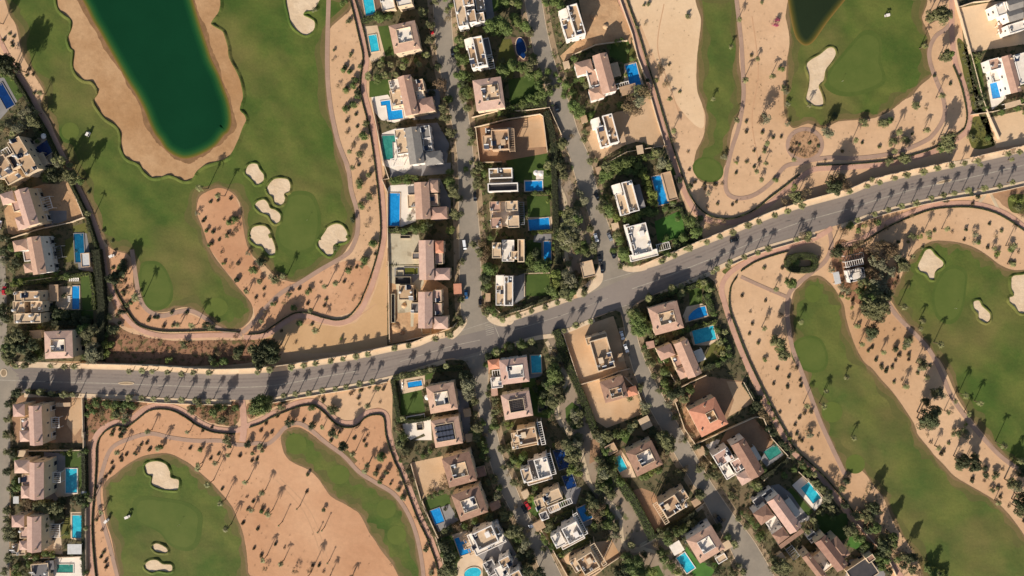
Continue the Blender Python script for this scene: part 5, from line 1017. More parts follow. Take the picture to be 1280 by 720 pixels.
trs(690,210,6,"210,190,5,s 240,240,7,s 200,280,5,o 140,330,7,o 120,400,8,o 150,430,8,o 90,500,8,o 150,520,8,o 180,380,7,g 110,560,7,o 60,470,5,d 50,340,3.5,l 400,230,5,g 380,280,6,o 420,290,6,g 440,340,5,g 400,340,5,o 470,380,5,l 370,310,4,d 490,500,5,o 500,540,5,g 540,640,6,g 560,670,5,g 520,570,4,o 410,50,5,g 380,30,5,g 360,100,3,o 430,40,5,g 500,20,5,g 560,20,5,g 620,30,4,g 700,60,5,l 710,120,5,l 720,180,5,l 760,200,5,l 750,250,5,l 780,270,4,l 690,100,4,g 680,330,5,g 730,330,5,g 600,400,5,g 560,390,4,g 640,370,5,g 780,330,4,g 850,300,4,g 910,270,4,s 290,460,4,o 310,580,5,s 240,560,4,g 300,620,3,b 460,620,4,g 910,260,4,g 830,690,4,o 880,650,3,g 940,600,4,d 60,640,4,o 170,620,4,b 940,380,3,g 820,80,0,b")
trs(600,310,6,"60,160,6,g 100,160,5,g 40,220,6,d 60,270,5,g 40,320,4,o 30,450,5,b 70,450,5,g 110,490,4,g 400,130,5,g 450,130,6,g 490,150,5,g 560,210,6,l 560,260,6,l 540,310,6,g 570,350,5,g 640,200,6,s 680,240,7,s 640,280,6,o 700,290,6,o 640,340,6,o 690,330,6,g 660,120,4,o 780,10,5,g 850,20,4,o 720,200,4,b 780,260,4,b 830,230,3,b 300,140,3,g 250,130,4,d 370,60,5,g 420,40,5,d 440,90,5,d 520,100,4,g 730,20,4,g 100,100,4,b 20,80,4,b")
trs(700,300,6,"470,80,5,g 500,120,5,g 520,150,4,g 450,200,4,o 670,440,5,o 530,550,6,g 580,600,6,g 560,680,6,g 640,660,6,g 850,370,5,g 900,400,5,g 540,610,5,g 600,540,5,d 200,110,4,o 80,140,3,b 120,250,4,b 150,350,3,b 180,370,4,d 880,40,4,d 940,60,4,g 790,90,4,g")
trs(780,350,6,"470,80,4,l 580,30,5,l 640,60,5,g 630,110,4,g 640,170,4,g 680,250,4,g 560,130,3,g 480,370,4,g 430,380,4,g 390,400,4,o 250,460,4,o 290,440,4,o 540,350,3,l 610,320,3,l 670,320,3,l 700,370,4,g 750,450,4,g 780,500,4,g 690,540,3,b 710,570,2,b 790,560,4,g 640,640,4,d 700,630,4,g 750,590,4,g 280,600,4,g 310,690,5,g 160,500,4,g 180,570,4,o 190,620,4,o 820,160,0,b 240,610,3,r 310,640,3,r 640,150,3,l 160,380,5,g 210,410,4,o 140,290,5,g")
trs(680,380,6,"690,80,6,g 720,110,6,g 700,160,6,g 730,210,6,g 770,190,5,d 760,350,4,o 780,390,4,o 820,440,4,o 830,540,4,o 860,650,4,o 900,590,5,g 900,500,5,g 910,420,4,g 930,520,4,d 740,600,3,b 640,700,4,o 720,470,0,b 70,560,6,g 60,610,6,g 90,520,5,o 20,600,5,d 130,700,5,o 60,490,3,o 60,380,3,b 150,460,3,b")
trs(480,430,6,"620,310,8,s 660,290,6,s 640,380,7,s 670,420,5,o 600,240,6,d 640,260,5,d 780,100,5,d 760,160,4,g 790,320,3,d 780,380,3,o 840,430,5,o 850,500,5,o 820,620,5,g 700,620,6,o 740,590,5,g 660,660,4,o 760,680,4,b 700,700,5,o 840,60,6,g 940,20,6,g 110,250,3,l 100,600,4,o 120,660,4,o 610,400,4,b 850,620,4,g 120,570,4,g 930,620,3,l 620,520,3,g 680,520,3,o")
trs(480,530,6,"690,60,5,g 730,140,5,g 760,190,5,g 800,50,3,d 770,270,4,o 740,240,4,g 820,420,5,o 780,440,4,o 870,480,4,o 850,540,4,g 710,400,4,b 950,310,4,d 930,380,3,b 880,180,4,o 840,20,4,o 120,140,4,o 110,60,3,o 150,200,3,o 430,450,4,b 470,470,4,b 350,500,4,b 340,540,3,g 380,530,3,g 430,510,3,g 180,350,3,d 200,390,3,b 290,240,3,g 350,200,3,g 460,640,2,d 110,490,3,g 140,550,3.5,g 50,450,2,d 20,360,4,d 790,700,5,d 900,690,5,o 880,620,4,d")
trs(500,600,6,"350,500,6,d 380,560,6,d 330,560,5,g 400,600,5,g 350,640,6,o 390,680,7,o 330,690,6,o 320,480,5,d 420,350,5,b 380,360,4,d 340,380,4,o 560,310,4,g 480,350,4,g 830,390,6,o 860,400,5,o 830,260,4,o 800,270,4,o 780,230,3,o 730,120,5,s 740,60,4,g 930,450,4,o 920,360,3,o 890,520,4,o 880,440,5,g 420,270,2,d 370,60,4,b 430,360,4,b 870,20,4,o 30,130,3,o 190,520,4,o 240,700,4,o 160,330,2,b 110,280,2,b")
trs(600,430,6,"120,60,4,g 170,50,3,g 230,30,6,g 320,10,6,g 60,90,4,d 550,210,7,g 580,250,6,g 600,290,5,o 550,330,6,o 590,350,5,o 540,420,6,o 560,450,5,o 580,110,5,o 540,130,5,o 560,50,4,b 540,180,5,d 590,170,4,b 520,300,5,d 470,370,5,d 450,400,4,g 470,440,5,g 500,510,4,l 530,510,4,g 480,520,4,l 110,400,3,l 130,470,5,b 150,520,5,b 100,520,4,o 110,570,4,o 110,630,4,o 60,380,4,o 70,320,4,d 200,600,3,l 240,600,3,l 700,520,5,s 720,560,5,s 690,590,4,o 740,600,5,o 750,520,5,o 680,640,4,s 740,430,3,o 560,590,4,b 530,560,3,b 440,290,3,r 420,340,4,d 490,640,3,r 690,480,0,o")
trs(620,530,6,"480,150,6,b 520,140,6,o 560,180,7,o 590,230,7,o 570,270,6,o 600,310,6,o 620,350,6,l 570,350,6,l 580,120,5,o 620,100,5,o 610,150,6,s 780,110,5,s 750,80,4,s 800,150,4,s 790,290,5,o 820,350,6,o 850,330,5,o 790,400,5,o 800,470,5,g 770,490,5,o 850,480,4,g 870,520,4,o 730,240,4,b 760,310,4,b 700,560,5,o 740,610,6,o 780,580,5,o 720,650,6,b 760,680,6,b 820,650,4,l 860,690,4,g 140,270,5,g 200,240,5,g 160,300,4,l 60,330,4,o 130,440,5,o 50,190,5,o 90,190,4,o 270,560,5,l 300,480,4,g 640,570,4,o 680,610,4,l 690,660,4,g 150,620,3,b 640,400,4,b 830,210,5,g 870,260,5,g 890,320,5,g 940,430,5,g 440,160,3,l")
trs(640,600,6,"20,380,6,o 60,420,5,o 100,480,6,s 80,520,5,s 50,360,5,s 130,560,5,d 150,610,5,d 60,580,5,d 110,680,6,d 200,700,6,d 240,520,4,o 120,380,4,b 290,340,5,o 260,370,4,o 230,430,4,l 250,470,4,g 300,500,4,g 190,400,3,o 370,570,4,l 660,340,5,o 700,340,5,g 640,300,5,b 620,340,5,g 680,240,4,o 720,330,5,g 770,340,5,o 740,280,4,g 770,410,5,s 790,380,4,o 600,190,5,o 590,240,5,l 640,200,6,b 670,190,5,b 740,110,5,o 700,60,5,o 650,70,4,o 800,200,3,d 720,420,4,b 690,410,4,b 780,430,4,b 900,490,4,l 870,400,0,o 940,620,6,g 900,640,6,g 850,650,6,d 800,690,6,d 950,690,7,g 880,700,6,g 860,560,5,b 820,560,4,b 20,690,4,o")
trs(780,600,6,"30,600,6,g 100,620,6,g 60,660,7,g 150,670,6,g 20,700,6,d 120,710,7,g 200,690,6,l 160,560,4,d 260,500,4,b 230,480,4,b 280,540,5,g 300,590,5,g 350,650,5,g 400,700,5,l 570,120,5,o 560,90,4,d 830,490,5,o 780,430,5,g 700,350,5,d 680,270,4,b 740,300,4,b 800,120,4,o 860,290,4,o 920,350,4,o 840,60,3,b 730,40,4,b 640,620,4,d 670,650,4,g 700,690,4,d 760,600,4,b 480,440,5,d 330,440,6,g 280,400,5,o 400,390,6,g 450,360,5,g 500,320,5,o 820,700,5,o 900,690,5,o 860,640,4,o")
trs(740,480,6,"90,380,5,o 130,400,5,o 40,380,5,o 180,380,5,g 240,370,5,g 300,330,5,d 400,160,6,s 390,200,5,o 470,370,5,d 520,400,6,o 560,430,7,o 590,480,6,o 550,380,5,g 600,430,5,o 660,430,3,b 560,540,5,b 440,330,4,d 580,150,5,s 620,250,4,o 700,420,4,o 660,60,6,d 600,70,6,d 560,40,5,g 730,40,5,g 690,110,5,o 670,60,4,o 680,170,3,b 760,380,3,b 720,290,3,b 880,430,4,b 800,470,4,d 870,570,4,b 830,620,4,o 920,620,4,o 690,650,5,b 660,660,5,o 400,690,5,g 450,660,5,l 500,650,4,g 90,680,6,s 60,640,5,s 40,560,4,o 360,30,4,o 350,90,3,b 490,600,3,b")
trs(860,480,6,"80,640,5,o 120,600,5,b 150,680,5,o 200,690,5,o 30,380,4,b 130,500,4,d 70,470,4,d 480,200,4,d 520,160,5,d 560,220,5,b 600,260,5,b 540,100,4,d 600,330,4,d 640,370,4,d 700,440,4,d 740,470,4,d 760,410,3,l 500,240,3,b 650,260,3,l 610,140,3,l 870,220,3,b 920,210,4,b 910,380,6,s 830,420,3,b 560,330,3,r 620,410,3,r 870,620,5,g 900,660,5,g 850,580,4,d 780,500,4,d 570,640,4,g 800,640,4,g 720,690,4,g")
trs(920,600,6,"160,50,5,g 40,250,3,g 80,270,4,o 120,310,4,g 150,350,4,g 180,420,5,g 200,440,5,o 290,600,5,o 330,640,6,o 370,640,7,o 300,660,6,o 350,690,6,o 280,560,4,b 600,30,5,o 650,60,5,o 680,130,6,s 700,100,5,g 700,220,5,o 720,230,5,o 560,330,5,b 590,350,5,o 640,250,4,o 720,280,4,g 660,180,4,d 820,190,5,d 860,370,6,o 880,390,5,g 900,260,6,o 940,260,6,o 970,290,6,o 1020,290,5,o 1040,200,5,d 980,490,5,g 960,520,4,d 1010,500,4,d 930,440,5,g 1060,400,5,b 1010,380,5,b 1050,350,6,o 1090,440,6,o 1140,450,7,o 1180,480,6,g 1090,520,6,d 1070,580,5,g 1120,600,6,g 1140,540,6,o 1180,560,5,b 1090,650,5,g 1150,690,5,d 800,60,5,o 830,10,5,d 760,30,4,b 1100,560,5,d")
trs(1080,570,4.8,"20,320,6,o 30,360,6,o 70,430,7,g 30,440,6,d 110,530,7,d 140,560,6,g 90,590,6,d 150,500,6,o 240,600,6,o 260,630,5,o 290,680,6,o 320,690,6,b 240,660,5,d 180,560,5,b 380,670,6,g 420,700,6,g 450,715,5,o 480,720,6,g 200,620,5,g 130,620,6,g")
trs(0,60,6,"90,150,9,d 50,90,9,d 20,130,8,o 90,200,4,o 150,390,3,b 170,490,5,s 220,470,5,s 190,580,5,s 250,550,6,o 280,590,5,o 60,580,4,s 20,600,4,o 120,600,5,s 300,640,3,l 60,190,3,l 90,240,2,l 130,330,3,g 230,440,3,d 330,410,3,b 20,200,3,g")
trs(0,160,6,"560,370,8,o 520,340,7,o 480,360,6,o 600,390,6,g 430,270,5,s 500,300,5,b 400,330,5,o 370,340,5,o 350,370,5,g 140,10,6,s 60,20,5,b 290,50,4,d 470,250,4,l 280,100,3,g 330,350,4,o 30,430,5,o 10,480,4,d")
trs(0,220,6,"30,560,5,d 90,540,5,g 130,640,5,d 100,690,5,o 30,640,5,s 60,470,4,d 20,460,4,d 180,630,0,d 650,290,3,l 740,560,3,o 730,520,2,r 60,610,3,d 130,590,4,g 940,700,5,d 930,650,5,d 900,680,4,o")
trs(0,330,6,"70,200,4,l 30,370,7,d 20,330,5,o 60,410,5,o 130,530,7,o 80,560,6,o 180,540,6,d 60,630,6,g 110,650,6,o 60,690,6,o 250,600,6,d 290,620,5,o 280,660,5,g 180,640,6,d 230,700,6,d 140,600,5,d 650,520,6,o 620,490,6,g 700,500,6,o 650,590,5,o 700,620,7,s 690,680,7,s 640,480,5,g 480,240,3,d 300,470,3,l 220,480,3,d 850,110,7,d 840,500,6,o 870,490,5,o 820,390,4,o 770,400,4,g 800,530,4,g 820,480,5,o 790,690,4,l 950,310,3,o 910,60,4,o 830,250,4,o 680,690,6,o 320,90,4,g 420,60,4,g 500,90,4,g 430,370,5,d 500,390,5,d 570,380,5,d 400,340,4,d 560,440,5,d 640,420,5,d 150,130,4,l 110,150,4,l 900,170,4,b 910,330,4,b")
trs(0,430,6,"60,40,6,o 110,20,6,o 200,30,6,o 240,100,5,o 280,90,5,g 190,160,4,o 100,150,4,o 60,140,4,o 120,360,5,d 60,450,5,d 50,560,5,o 45,680,5,o 720,440,6,g 790,450,6,g 700,500,5,g 840,480,6,l 760,510,6,b 720,550,5,r 870,520,5,g 920,490,5,o 930,570,5,g 650,530,4,g 660,470,4,g 860,450,5,o 700,60,7,s 690,110,6,s 800,60,5,l 780,0,5,l 840,10,5,l 640,100,4,g")
trs(0,530,6,"50,80,5,o 55,210,5,o 50,350,6,d 75,480,5,o 50,650,5,o 110,230,5,d 120,260,4,g 130,480,5,g 110,430,4,g 100,520,4,d 230,600,6,b 290,610,6,o 350,620,6,o 420,620,6,o 460,590,5,d 180,620,5,b 600,230,4,s 640,300,3,b 640,380,3,b 530,215,4,l 470,220,3,l 600,560,5,d 640,530,4,g 640,200,4,g 640,600,4,g 590,450,0,g 630,440,3,g 430,690,5,o")
trs(0,600,6,"45,230,5,o 45,300,5,o 50,380,6,o 90,370,6,o 60,430,6,o 100,430,5,d 60,590,6,o 80,550,5,o 200,570,4,g 270,580,4,g 340,550,4,g 400,560,4,l 540,170,3,s 600,170,3,o 640,150,3,g 420,260,5,o 380,260,5,g 330,180,6,o 250,190,5,b 180,230,4,b 480,200,4,b 130,700,5,l 180,690,4,o 220,630,4,g 30,690,5,o 460,520,3,b 540,550,3,d 620,590,3,g 500,400,3,g 460,200,5,d 120,650,4,g 640,690,3,g")
trs(140,430,4.8,"430,10,5,o 340,100,5,l 620,115,6,l 670,100,6,g 860,110,6,l 880,90,5,g 640,60,5,b 600,90,5,d 620,400,7,g 600,420,6,l 650,380,6,g 520,360,5,o 480,400,6,o 690,440,5,b 550,430,6,b 660,460,6,o 720,410,5,b 860,370,8,g 900,340,8,g 840,400,6,g 920,380,7,g 940,350,5,o 20,360,6,g 80,360,6,g 30,420,6,o 80,430,6,s 120,370,5,g 10,440,5,l 690,570,6,o 700,610,4,o 810,600,5,d 845,655,3,o 290,615,4,g 530,635,3.5,g 140,655,3,d 50,550,3.5,d 75,510,4,d 180,600,0,d 900,640,3,o 740,380,5,g")
trs(290,290,4.5,"795,65,5,g 745,160,5,g 730,190,3.5,o 655,215,5,g 427,335,4.5,g 345,430,4.5,g 292,395,4,b 230,405,3.5,g 155,275,4,o 720,375,3,b 680,380,2.5,b 665,315,2.5,b 240,270,6,o 270,290,5,b 220,250,5,s 120,210,6,g 160,170,6,d 90,120,4,s 580,90,3.5,s 30,270,3,d 20,590,3.5,r 240,650,9,d 200,640,8,d 220,690,8,o 120,660,7,o 180,690,7,g 40,660,7,d 30,700,5,o 610,598,2.5,l 380,510,4.5,g 320,350,3.5,o 185,450,3,b 720,240,0,d 115,340,0,b")
trs(140,180,6,"640,520,4,s 880,590,5,g 920,560,5,g 900,680,4,b 930,640,4,b 690,490,0,s 710,650,3,g 860,690,3,o")
trs(140,290,6,"730,100,3,g 835,235,2.5,g 885,260,2.5,b 945,235,3,b 40,350,7,d 100,250,0,d 20,330,5,d 60,270,4,g 190,570,3,b 90,600,3,d 60,600,4,d 120,450,4,b 750,715,5,o 700,700,5,d 160,480,3,s 140,530,3,g 930,360,3,d 210,690,0,o")
trs(220,0,4,"838,350,4,g 868,360,3.5,g 850,450,4.5,g 885,430,4.5,g 910,470,4.5,d 845,545,5,g 888,525,5,g 938,680,6,g 870,100,3,o 790,250,2,o 785,300,2.5,b 870,280,2,o 690,50,4,s 830,15,3.5,g 850,5,3,g 810,430,3.5,b 945,620,4,o 895,400,4,g")
trs(820,0,4,"545,590,8,s 530,600,7,b 600,125,5,k 610,100,4,k 660,520,4,s 650,460,4,s 865,665,7,s 850,650,6,s 630,345,4,g 160,80,3.5,o 20,370,3,b 60,420,4,b 530,12,2.5,o 660,620,4,s 640,580,3.5,b 640,440,4,o 790,700,0,s 20,330,4,b")
trs(1040,0,4,"510,80,9,o 540,90,10,o 570,75,8,o 545,55,7,g 565,280,8,o 585,270,7,g 420,525,6,o 160,615,6,o 265,610,6,o 250,620,5,o 290,605,5,g 245,615,4,o 575,690,9,o 600,680,8,b 10,580,5,d 470,545,3,b 700,690,5,o 740,510,4,s 760,480,4,d 730,280,4,o 720,300,4,l 310,710,6,o 370,705,6,o 460,230,3.5,l 340,660,3,l 770,540,3,g 780,690,4,g 940,500,4,g 960,560,3,l 850,560,4,g 930,540,4,g")
trs(820,150,4,"600,300,3.5,g 690,335,5,l 700,385,8,o 725,378,7,b 680,400,6,b 760,355,6,b 905,295,9,b 925,310,8,b 870,310,7,o 540,155,3.5,o 262,365,4,s 400,215,3,l 340,185,5,s 860,70,7,s 170,500,7,g 200,520,6,d 190,560,6,g 210,550,5,g 50,590,4,g 100,610,4,g 150,630,4,g 735,575,6,b 760,590,5,o 300,510,5,b 340,505,4,b 120,300,4,d 170,330,4,d 60,220,5,s 140,590,5,g 260,530,5,b 220,490,5,g 640,410,6,b 820,690,4,b 700,710,6,g")
trs(1040,160,4,"285,165,6,o 362,150,7,o 345,145,5,o 580,90,9,o 550,100,6,g 25,280,9,b 60,290,9,b 10,300,9,d 45,250,6,o 715,530,5,s 715,570,4,s 670,510,2.5,d 240,680,9,s 210,640,8,b 180,600,7,b 310,610,7,b 290,590,6,r 350,680,7,o 20,610,9,d 50,600,8,b 180,480,6,b 230,470,5,g 90,490,6,g 60,520,6,b 130,510,4,g 160,490,4,l 400,440,4,b 490,548,3,l 440,540,4,l 900,600,5,g 910,350,5,l 940,360,5,l 955,430,6,b 930,400,5,o 835,625,3.5,l 820,540,3,b 890,500,0,b 700,330,3,d 730,345,3,d 400,540,5,o 270,500,5,b 140,570,6,b 110,590,6,b 190,560,5,b")
trs(880,310,4,"850,180,10,s 870,150,9,s 890,200,9,s 860,270,13,o 830,290,12,o 880,300,11,o 820,250,10,s 850,235,10,o 435,170,8,g 385,340,5,b 370,470,8,o 400,530,8,o 385,500,7,g 350,460,6,o 305,560,3,g 315,350,3.5,b 840,400,8,b 830,450,5,s 640,110,5,s 690,200,6,s 720,215,5,s 830,120,6,o 850,90,6,b 880,60,8,b 920,30,8,b 930,120,8,s 690,240,3,g 720,250,3,l 740,300,3,l 740,350,3,b 775,390,3,g 800,170,7,o 910,230,8,o 450,600,5,b 790,230,8,g 870,340,8,o 230,240,0,b 1,1,0,g")
trs(1080,300,4.8,"60,370,12,o 40,410,11,o 90,390,11,o 30,350,10,g 80,260,9,s 110,290,8,b 100,170,8,s 60,220,8,b 160,60,9,b 130,40,8,b 190,100,7,s 235,155,7,o 220,130,6,d 50,550,8,d 40,590,6,s 265,600,6,o 260,620,6,s 345,690,0,o 80,40,7,b 60,120,7,s 40,190,7,b 110,350,8,d 180,40,6,b 40,300,9,o 800,85,3.5,l 120,230,7,s 470,25,0,b 690,15,3.5,g 215,175,5,s 180,175,4,b 1,1,0,b")
trs(1080,430,4.8,"345,125,7,o 340,140,6,s 450,300,8,s 440,290,7,o 385,440,10,d 370,470,10,o 400,470,9,s 420,400,8,o 370,350,6,d 560,540,6,o 620,550,6,s 600,520,5,o 590,700,8,d 660,700,7,d 665,670,5,o 250,262,3.5,l 525,410,3,b 380,545,3,b 610,480,3,l 250,10,5,o 190,30,4,d")
trs(1080,570,4.8,"585,45,7,d 570,60,6,o 655,60,7,d 670,20,5,o 735,115,4.5,d 725,70,4,d 785,120,5,o 800,110,4,s 920,180,8,s 900,170,7,o 945,290,9,d 940,320,8,o 770,205,3.5,o 935,40,4,l 950,100,6,d 955,250,7,o 890,145,4,l")
trs(320,430,4.8,"198,470,6,d 338,495,5.5,d 452,530,6,d 520,612,6.5,d 750,682,6,g 25,330,8,g 60,350,6,l 25,400,7,l 20,370,7,g 150,375,5,o 130,400,4,b 480,390,4,o 445,385,5,o 460,400,5,o 60,20,9,d 80,60,9,d 110,80,8,d 20,60,9,d 30,110,8,d 110,30,8,o 730,265,4,o 760,270,3,b 570,295,3.5,r 610,325,2.5,b 870,700,3,g 860,500,5,b 860,600,5,o 880,560,5,g 330,385,4,o 340,380,4,g 880,650,4,b 840,470,3,b")
trs(320,560,4.5,"705,55,5.5,g 680,55,4,s 675,145,4,o 700,190,4,g 795,235,4,s 830,285,4,s 610,135,3.5,s 950,570,3,s 985,690,4,s 30,358,3,g 55,370,2.5,g 290,150,2.5,o 380,350,3,o 220,690,5,b 300,690,4,b 50,680,4,b 855,100,0,b 865,200,5,b 850,20,5,o 840,40,5,b")
def merge_copies(name, items):
    """items: (mesh, x, y, z, rotation, sx, sz) -> one mass of foliage"""
    VV, mats, MI = [], [], []
    for me, x, y, z, rz, sx, sz in items:
        n = len(me.vertices); v = np.empty(n*3, np.float32); me.vertices.foreach_get('co', v); v = v.reshape(-1, 3)
        keep = np.repeat(RNG.random(n//4) < .7, 4); v = v[keep]; c_, s_ = math.cos(rz), math.sin(rz)
        VV.append(np.column_stack([(v[:, 0]*c_-v[:, 1]*s_)*sx+x, (v[:, 0]*s_+v[:, 1]*c_)*sx+y, v[:, 2]*sz+z]))
        m = me.materials[0]
        if m not in mats: mats.append(m)
        MI.append(np.full(len(v)//4, mats.index(m)))
    v = np.concatenate(VV).astype(np.float32); n = len(v)//4; me = bpy.data.meshes.new(name); me.vertices.add(4*n); me.vertices.foreach_set('co', v.ravel())
    me.loops.add(4*n); me.loops.foreach_set('vertex_index', np.arange(4*n, dtype=np.int32)); me.polygons.add(n); me.polygons.foreach_set('loop_start', np.arange(0, 4*n, 4, dtype=np.int32))
    for m in mats: me.materials.append(m)
    me.polygons.foreach_set('material_index', np.concatenate(MI).astype(np.int32)); me.update(); return obj(name, me)
TR2 = []
for x, y, r, k in TR_:
    if r <= 0: continue
    inres = any(inside((x, y), q) for q in RES.values())
    r *= (1.42 if r >= 5 else 1.3) if inres else 1.1
    if -6 < x < 1286 and -6 < y < 726: TR2.append((x, y, r, k, inres))
TR2.sort(key=lambda t: -t[2]); NTREE, NSHR = 289, 298; massb = []
for i, (x, y, r, k, inres) in enumerate(TR2):
    hf = random.uniform(1.25, 1.7) if r > 6 else random.uniform(1.05, 1.35)
    if not inres: hf = random.uniform(1.7, 2.3)
    if i < NTREE: tree(x, y, r, k, hf=hf, flat=.8 if inres else 1.15, group='garden trees' if inres else 'trees on the golf course')
    elif i < NTREE+NSHR:
        R = r*S; gx, gy = G(x, y, R*.8); X, Y, _ = w(gx, gy)
        o = obj('bush', random.choice(CROWN[k]), None, (X, Y, .03+R*.62), random.uniform(0, 6.28), (R, R, R*random.uniform(.85, 1.0)))
        auto(o, KINDN[k].replace('tree', 'bush').replace('rounded ', ''), 'bush', 'garden bushes' if inres else 'bushes on the golf course', gx, gy)
    else:
        R = r*S; gx, gy = G(x, y, R*.8); X, Y, _ = w(gx, gy); massb.append((random.choice(CROWN[k]), X, Y, .03+R*.6, random.uniform(0, 6.28), R, R*.9))
tag(merge_copies('shrubbery', massb), 'mixed small shrubs filling the gardens and roadsides between the larger bushes', 'shrubbery', kind='stuff')
# extra tall trees whose long shadows lie on the fairway
for x, y, r, k, hf in ((22,88,9,'d',2.6),(84,222,8,'d',2.3),(1086,628,7,'d',2.2),(1108,662,7,'g',2.3),(1132,690,6,'d',2.2),(1160,714,6,'g',1.9),(1008,179,3,'d',3.2),(157,340,5,'d',2.0),(4,30,7,'d',2.0)): tree(x, y, r, k, hf, seen=False, group='trees on the golf course', flat=1.3)
# desert shrubs
def bush_mesh(m, n=150):
    u = dirs(n); u[:, 2] = np.abs(u[:, 2]); pos = u*RNG.uniform(.35, 1.0, (n, 1))*np.array([1, 1, .85]); pos[:, 2] += .05
    return leaf_cloud(pos, u+RNG.normal(size=(n, 3))*.5, RNG.uniform(.25, .5, n), 'desert_shrub', m)
BUSH = {'brown': [bush_mesh(shrub_m) for _ in range(3)], 'green': [bush_mesh(leaf_o) for _ in range(2)], 'dark': [bush_mesh(leaf_d)], 'dry': [bush_mesh(leaf_b, 50)]}
SHR = []
def shrub(px, py, r, kind=None):
    SHR.append((px, py, r, kind or random.choice(('brown', 'brown', 'green', 'dark', 'dry'))))
def shs(ox, oy, s, t, r=1.6):
    for x, y in C(ox, oy, s, t): shrub(x, y, r*random.uniform(.8, 1.25))
shs(820,0,4,"90,45 80,80 170,90 125,440 118,460 70,500 60,575 65,325 75,320 470,140 540,195 590,185 575,120 565,110 640,255 460,240 525,325 475,375 500,410 485,470 525,455 525,480 490,545 450,610 445,650 530,660 525,695 585,690 625,685 490,60 540,70 455,660 190,490 475,280",1.4)
shs(820,150,4,"450,60 530,65 522,95 585,90 625,85 598,140 475,135 490,155 452,210 422,238 400,265 392,275 402,190 435,120 515,200 520,185 470,270 490,235 455,305 545,340 455,390 310,375 295,345 290,325 255,435 165,250 195,310 380,425 400,410 715,125 680,160 740,180 785,165 810,130 845,205 930,155 670,150 700,120 300,325 240,325 330,320 245,345 160,165 225,215",1.6)
shs(1040,0,4,"455,70 455,90 510,380 520,405 480,460 590,395 590,420 645,485 605,545 410,600 400,670 470,545 700,430 695,475 720,430 300,600 150,715 640,380",1.5)
shs(1040,160,4,"50,120 150,80 85,115 235,95 400,30 505,80 30,70 510,515 540,435 615,475 620,440 680,455 785,480 775,600 820,650 845,515 890,670 905,675 600,520 515,400 560,365 575,365 125,520 700,380 450,600 330,570 380,570 660,560 930,620",1.7)
shs(880,310,4,"190,240 305,265 330,265 290,305 240,380 225,430 270,475 295,600 245,300 230,320 165,330 150,200 145,270 185,460 220,500 365,605 345,680 420,640 415,690 480,660 480,690 290,155 300,100 355,130 390,100 240,90 740,265 780,355 945,410 945,490 860,550 885,595 905,610 940,600 740,350 775,500 820,515 840,495 200,470 310,640 335,660 560,70 945,670",1.5)
shs(900,440,4.5,"240,90 320,95 385,140 380,200 380,185 300,180 305,265 390,280 390,290 335,340 445,370 475,345 510,335 420,410 430,460 460,500 445,490 545,415 550,470 510,545 515,550 345,240 450,150 455,190 400,70 430,90 270,130 500,440 390,410",1.6)
shs(1080,430,4.8,"45,25 25,45 70,95 105,145 135,150 130,165 168,135 178,230 225,215 282,305 265,65 265,95 187,100 320,175 505,595 475,640 400,590 520,365 570,575 575,590 210,70 100,130 460,660 230,160 395,130",1.7)
shs(1080,570,4.8,"650,135 645,150 815,245 868,300 925,360 770,190 800,190 720,150 830,80 955,390 790,270",1.7)
shs(1080,300,4.8,"205,190 200,230 205,250 180,540 185,620 185,650 210,595 240,650 265,690 48,640 30,660 70,700 150,500 740,45 870,130 900,135 885,150 790,95 205,690",1.6)
shs(110,560,4.5,"140,115 125,140 100,165 190,70 215,35 60,380 75,460 75,510 90,580 80,590 100,640 105,660 95,680 120,600 755,230 865,220 905,490 935,565 940,660 975,600 955,455 870,425 855,45 890,30 920,100 760,125 795,110 545,40 520,5 350,5 980,330 975,360 900,345 875,420 885,390 930,300 855,300 895,275 730,40 740,60 920,70 690,60 630,10 975,190 70,195 110,70 985,690",1.4)
shs(320,560,4.5,"285,245 280,260 290,150 75,265 75,400 60,440 15,460 10,290 30,355 190,490 185,550 200,600 240,625 270,580 290,640 320,660 355,660 345,690 380,695 210,680 235,665 180,665 110,540 30,570 30,605 635,650 325,455 320,485 600,60 605,75 755,210 760,200 900,400 895,390 100,660 30,480 330,640 160,560 55,505 430,680 680,120",1.4)
shs(290,290,4.5,"35,175 25,265 60,295 115,345 135,370 130,385 180,320 180,360 380,320 425,405 590,440 635,435 585,350 630,280 500,285 470,295 435,525 450,520 280,555 190,460 175,500 225,510 260,505 720,240 805,125 530,380 510,410 520,415 360,620 345,630 30,130 75,330 55,250 485,370 370,370 700,200 150,500 145,390 210,460",1.5)
shs(220,0,4,"800,250 845,215 895,185 900,215 885,300 795,375 820,490 855,605 850,660 905,575 890,710 905,640 840,545 815,160 850,70 895,295 835,290 890,440",1.3)
shs(430,0,6,"15,100 85,445 100,320 40,400 75,700 20,200 60,270 70,560",1.2)
shs(430,110,6,"20,250 100,290 110,580 30,330 185,550 60,440 220,700 120,320 90,200",1.5)
shs(430,210,6,"180,320 60,310 215,100 210,640 235,620 200,260 215,380 30,690 60,715 225,490",1.3)
shs(140,180,6,"890,410 740,435 765,545 840,565 700,560 685,580 765,650 800,640 835,680 870,670 855,650 725,430 795,425 900,680",1.6)
shs(140,290,6,"750,90 805,60 865,20 825,150 890,210 945,240 935,355 850,220 760,0 80,450 100,365 125,460 140,530 90,450 280,655 345,640 275,665 320,640 450,605 495,620 565,600 390,705 460,700 10,270 50,170 220,440",1.7)
shs(0,60,6,"180,170 220,165 205,205 250,200 240,265 290,265 270,310 300,320 320,350 140,150 210,260 250,300 260,340 290,370",1.4)
shs(0,0,4,"30,150 50,170 70,185 45,200 65,230 20,200 30,180 35,140 75,190 50,240 60,215 15,215",1.5)
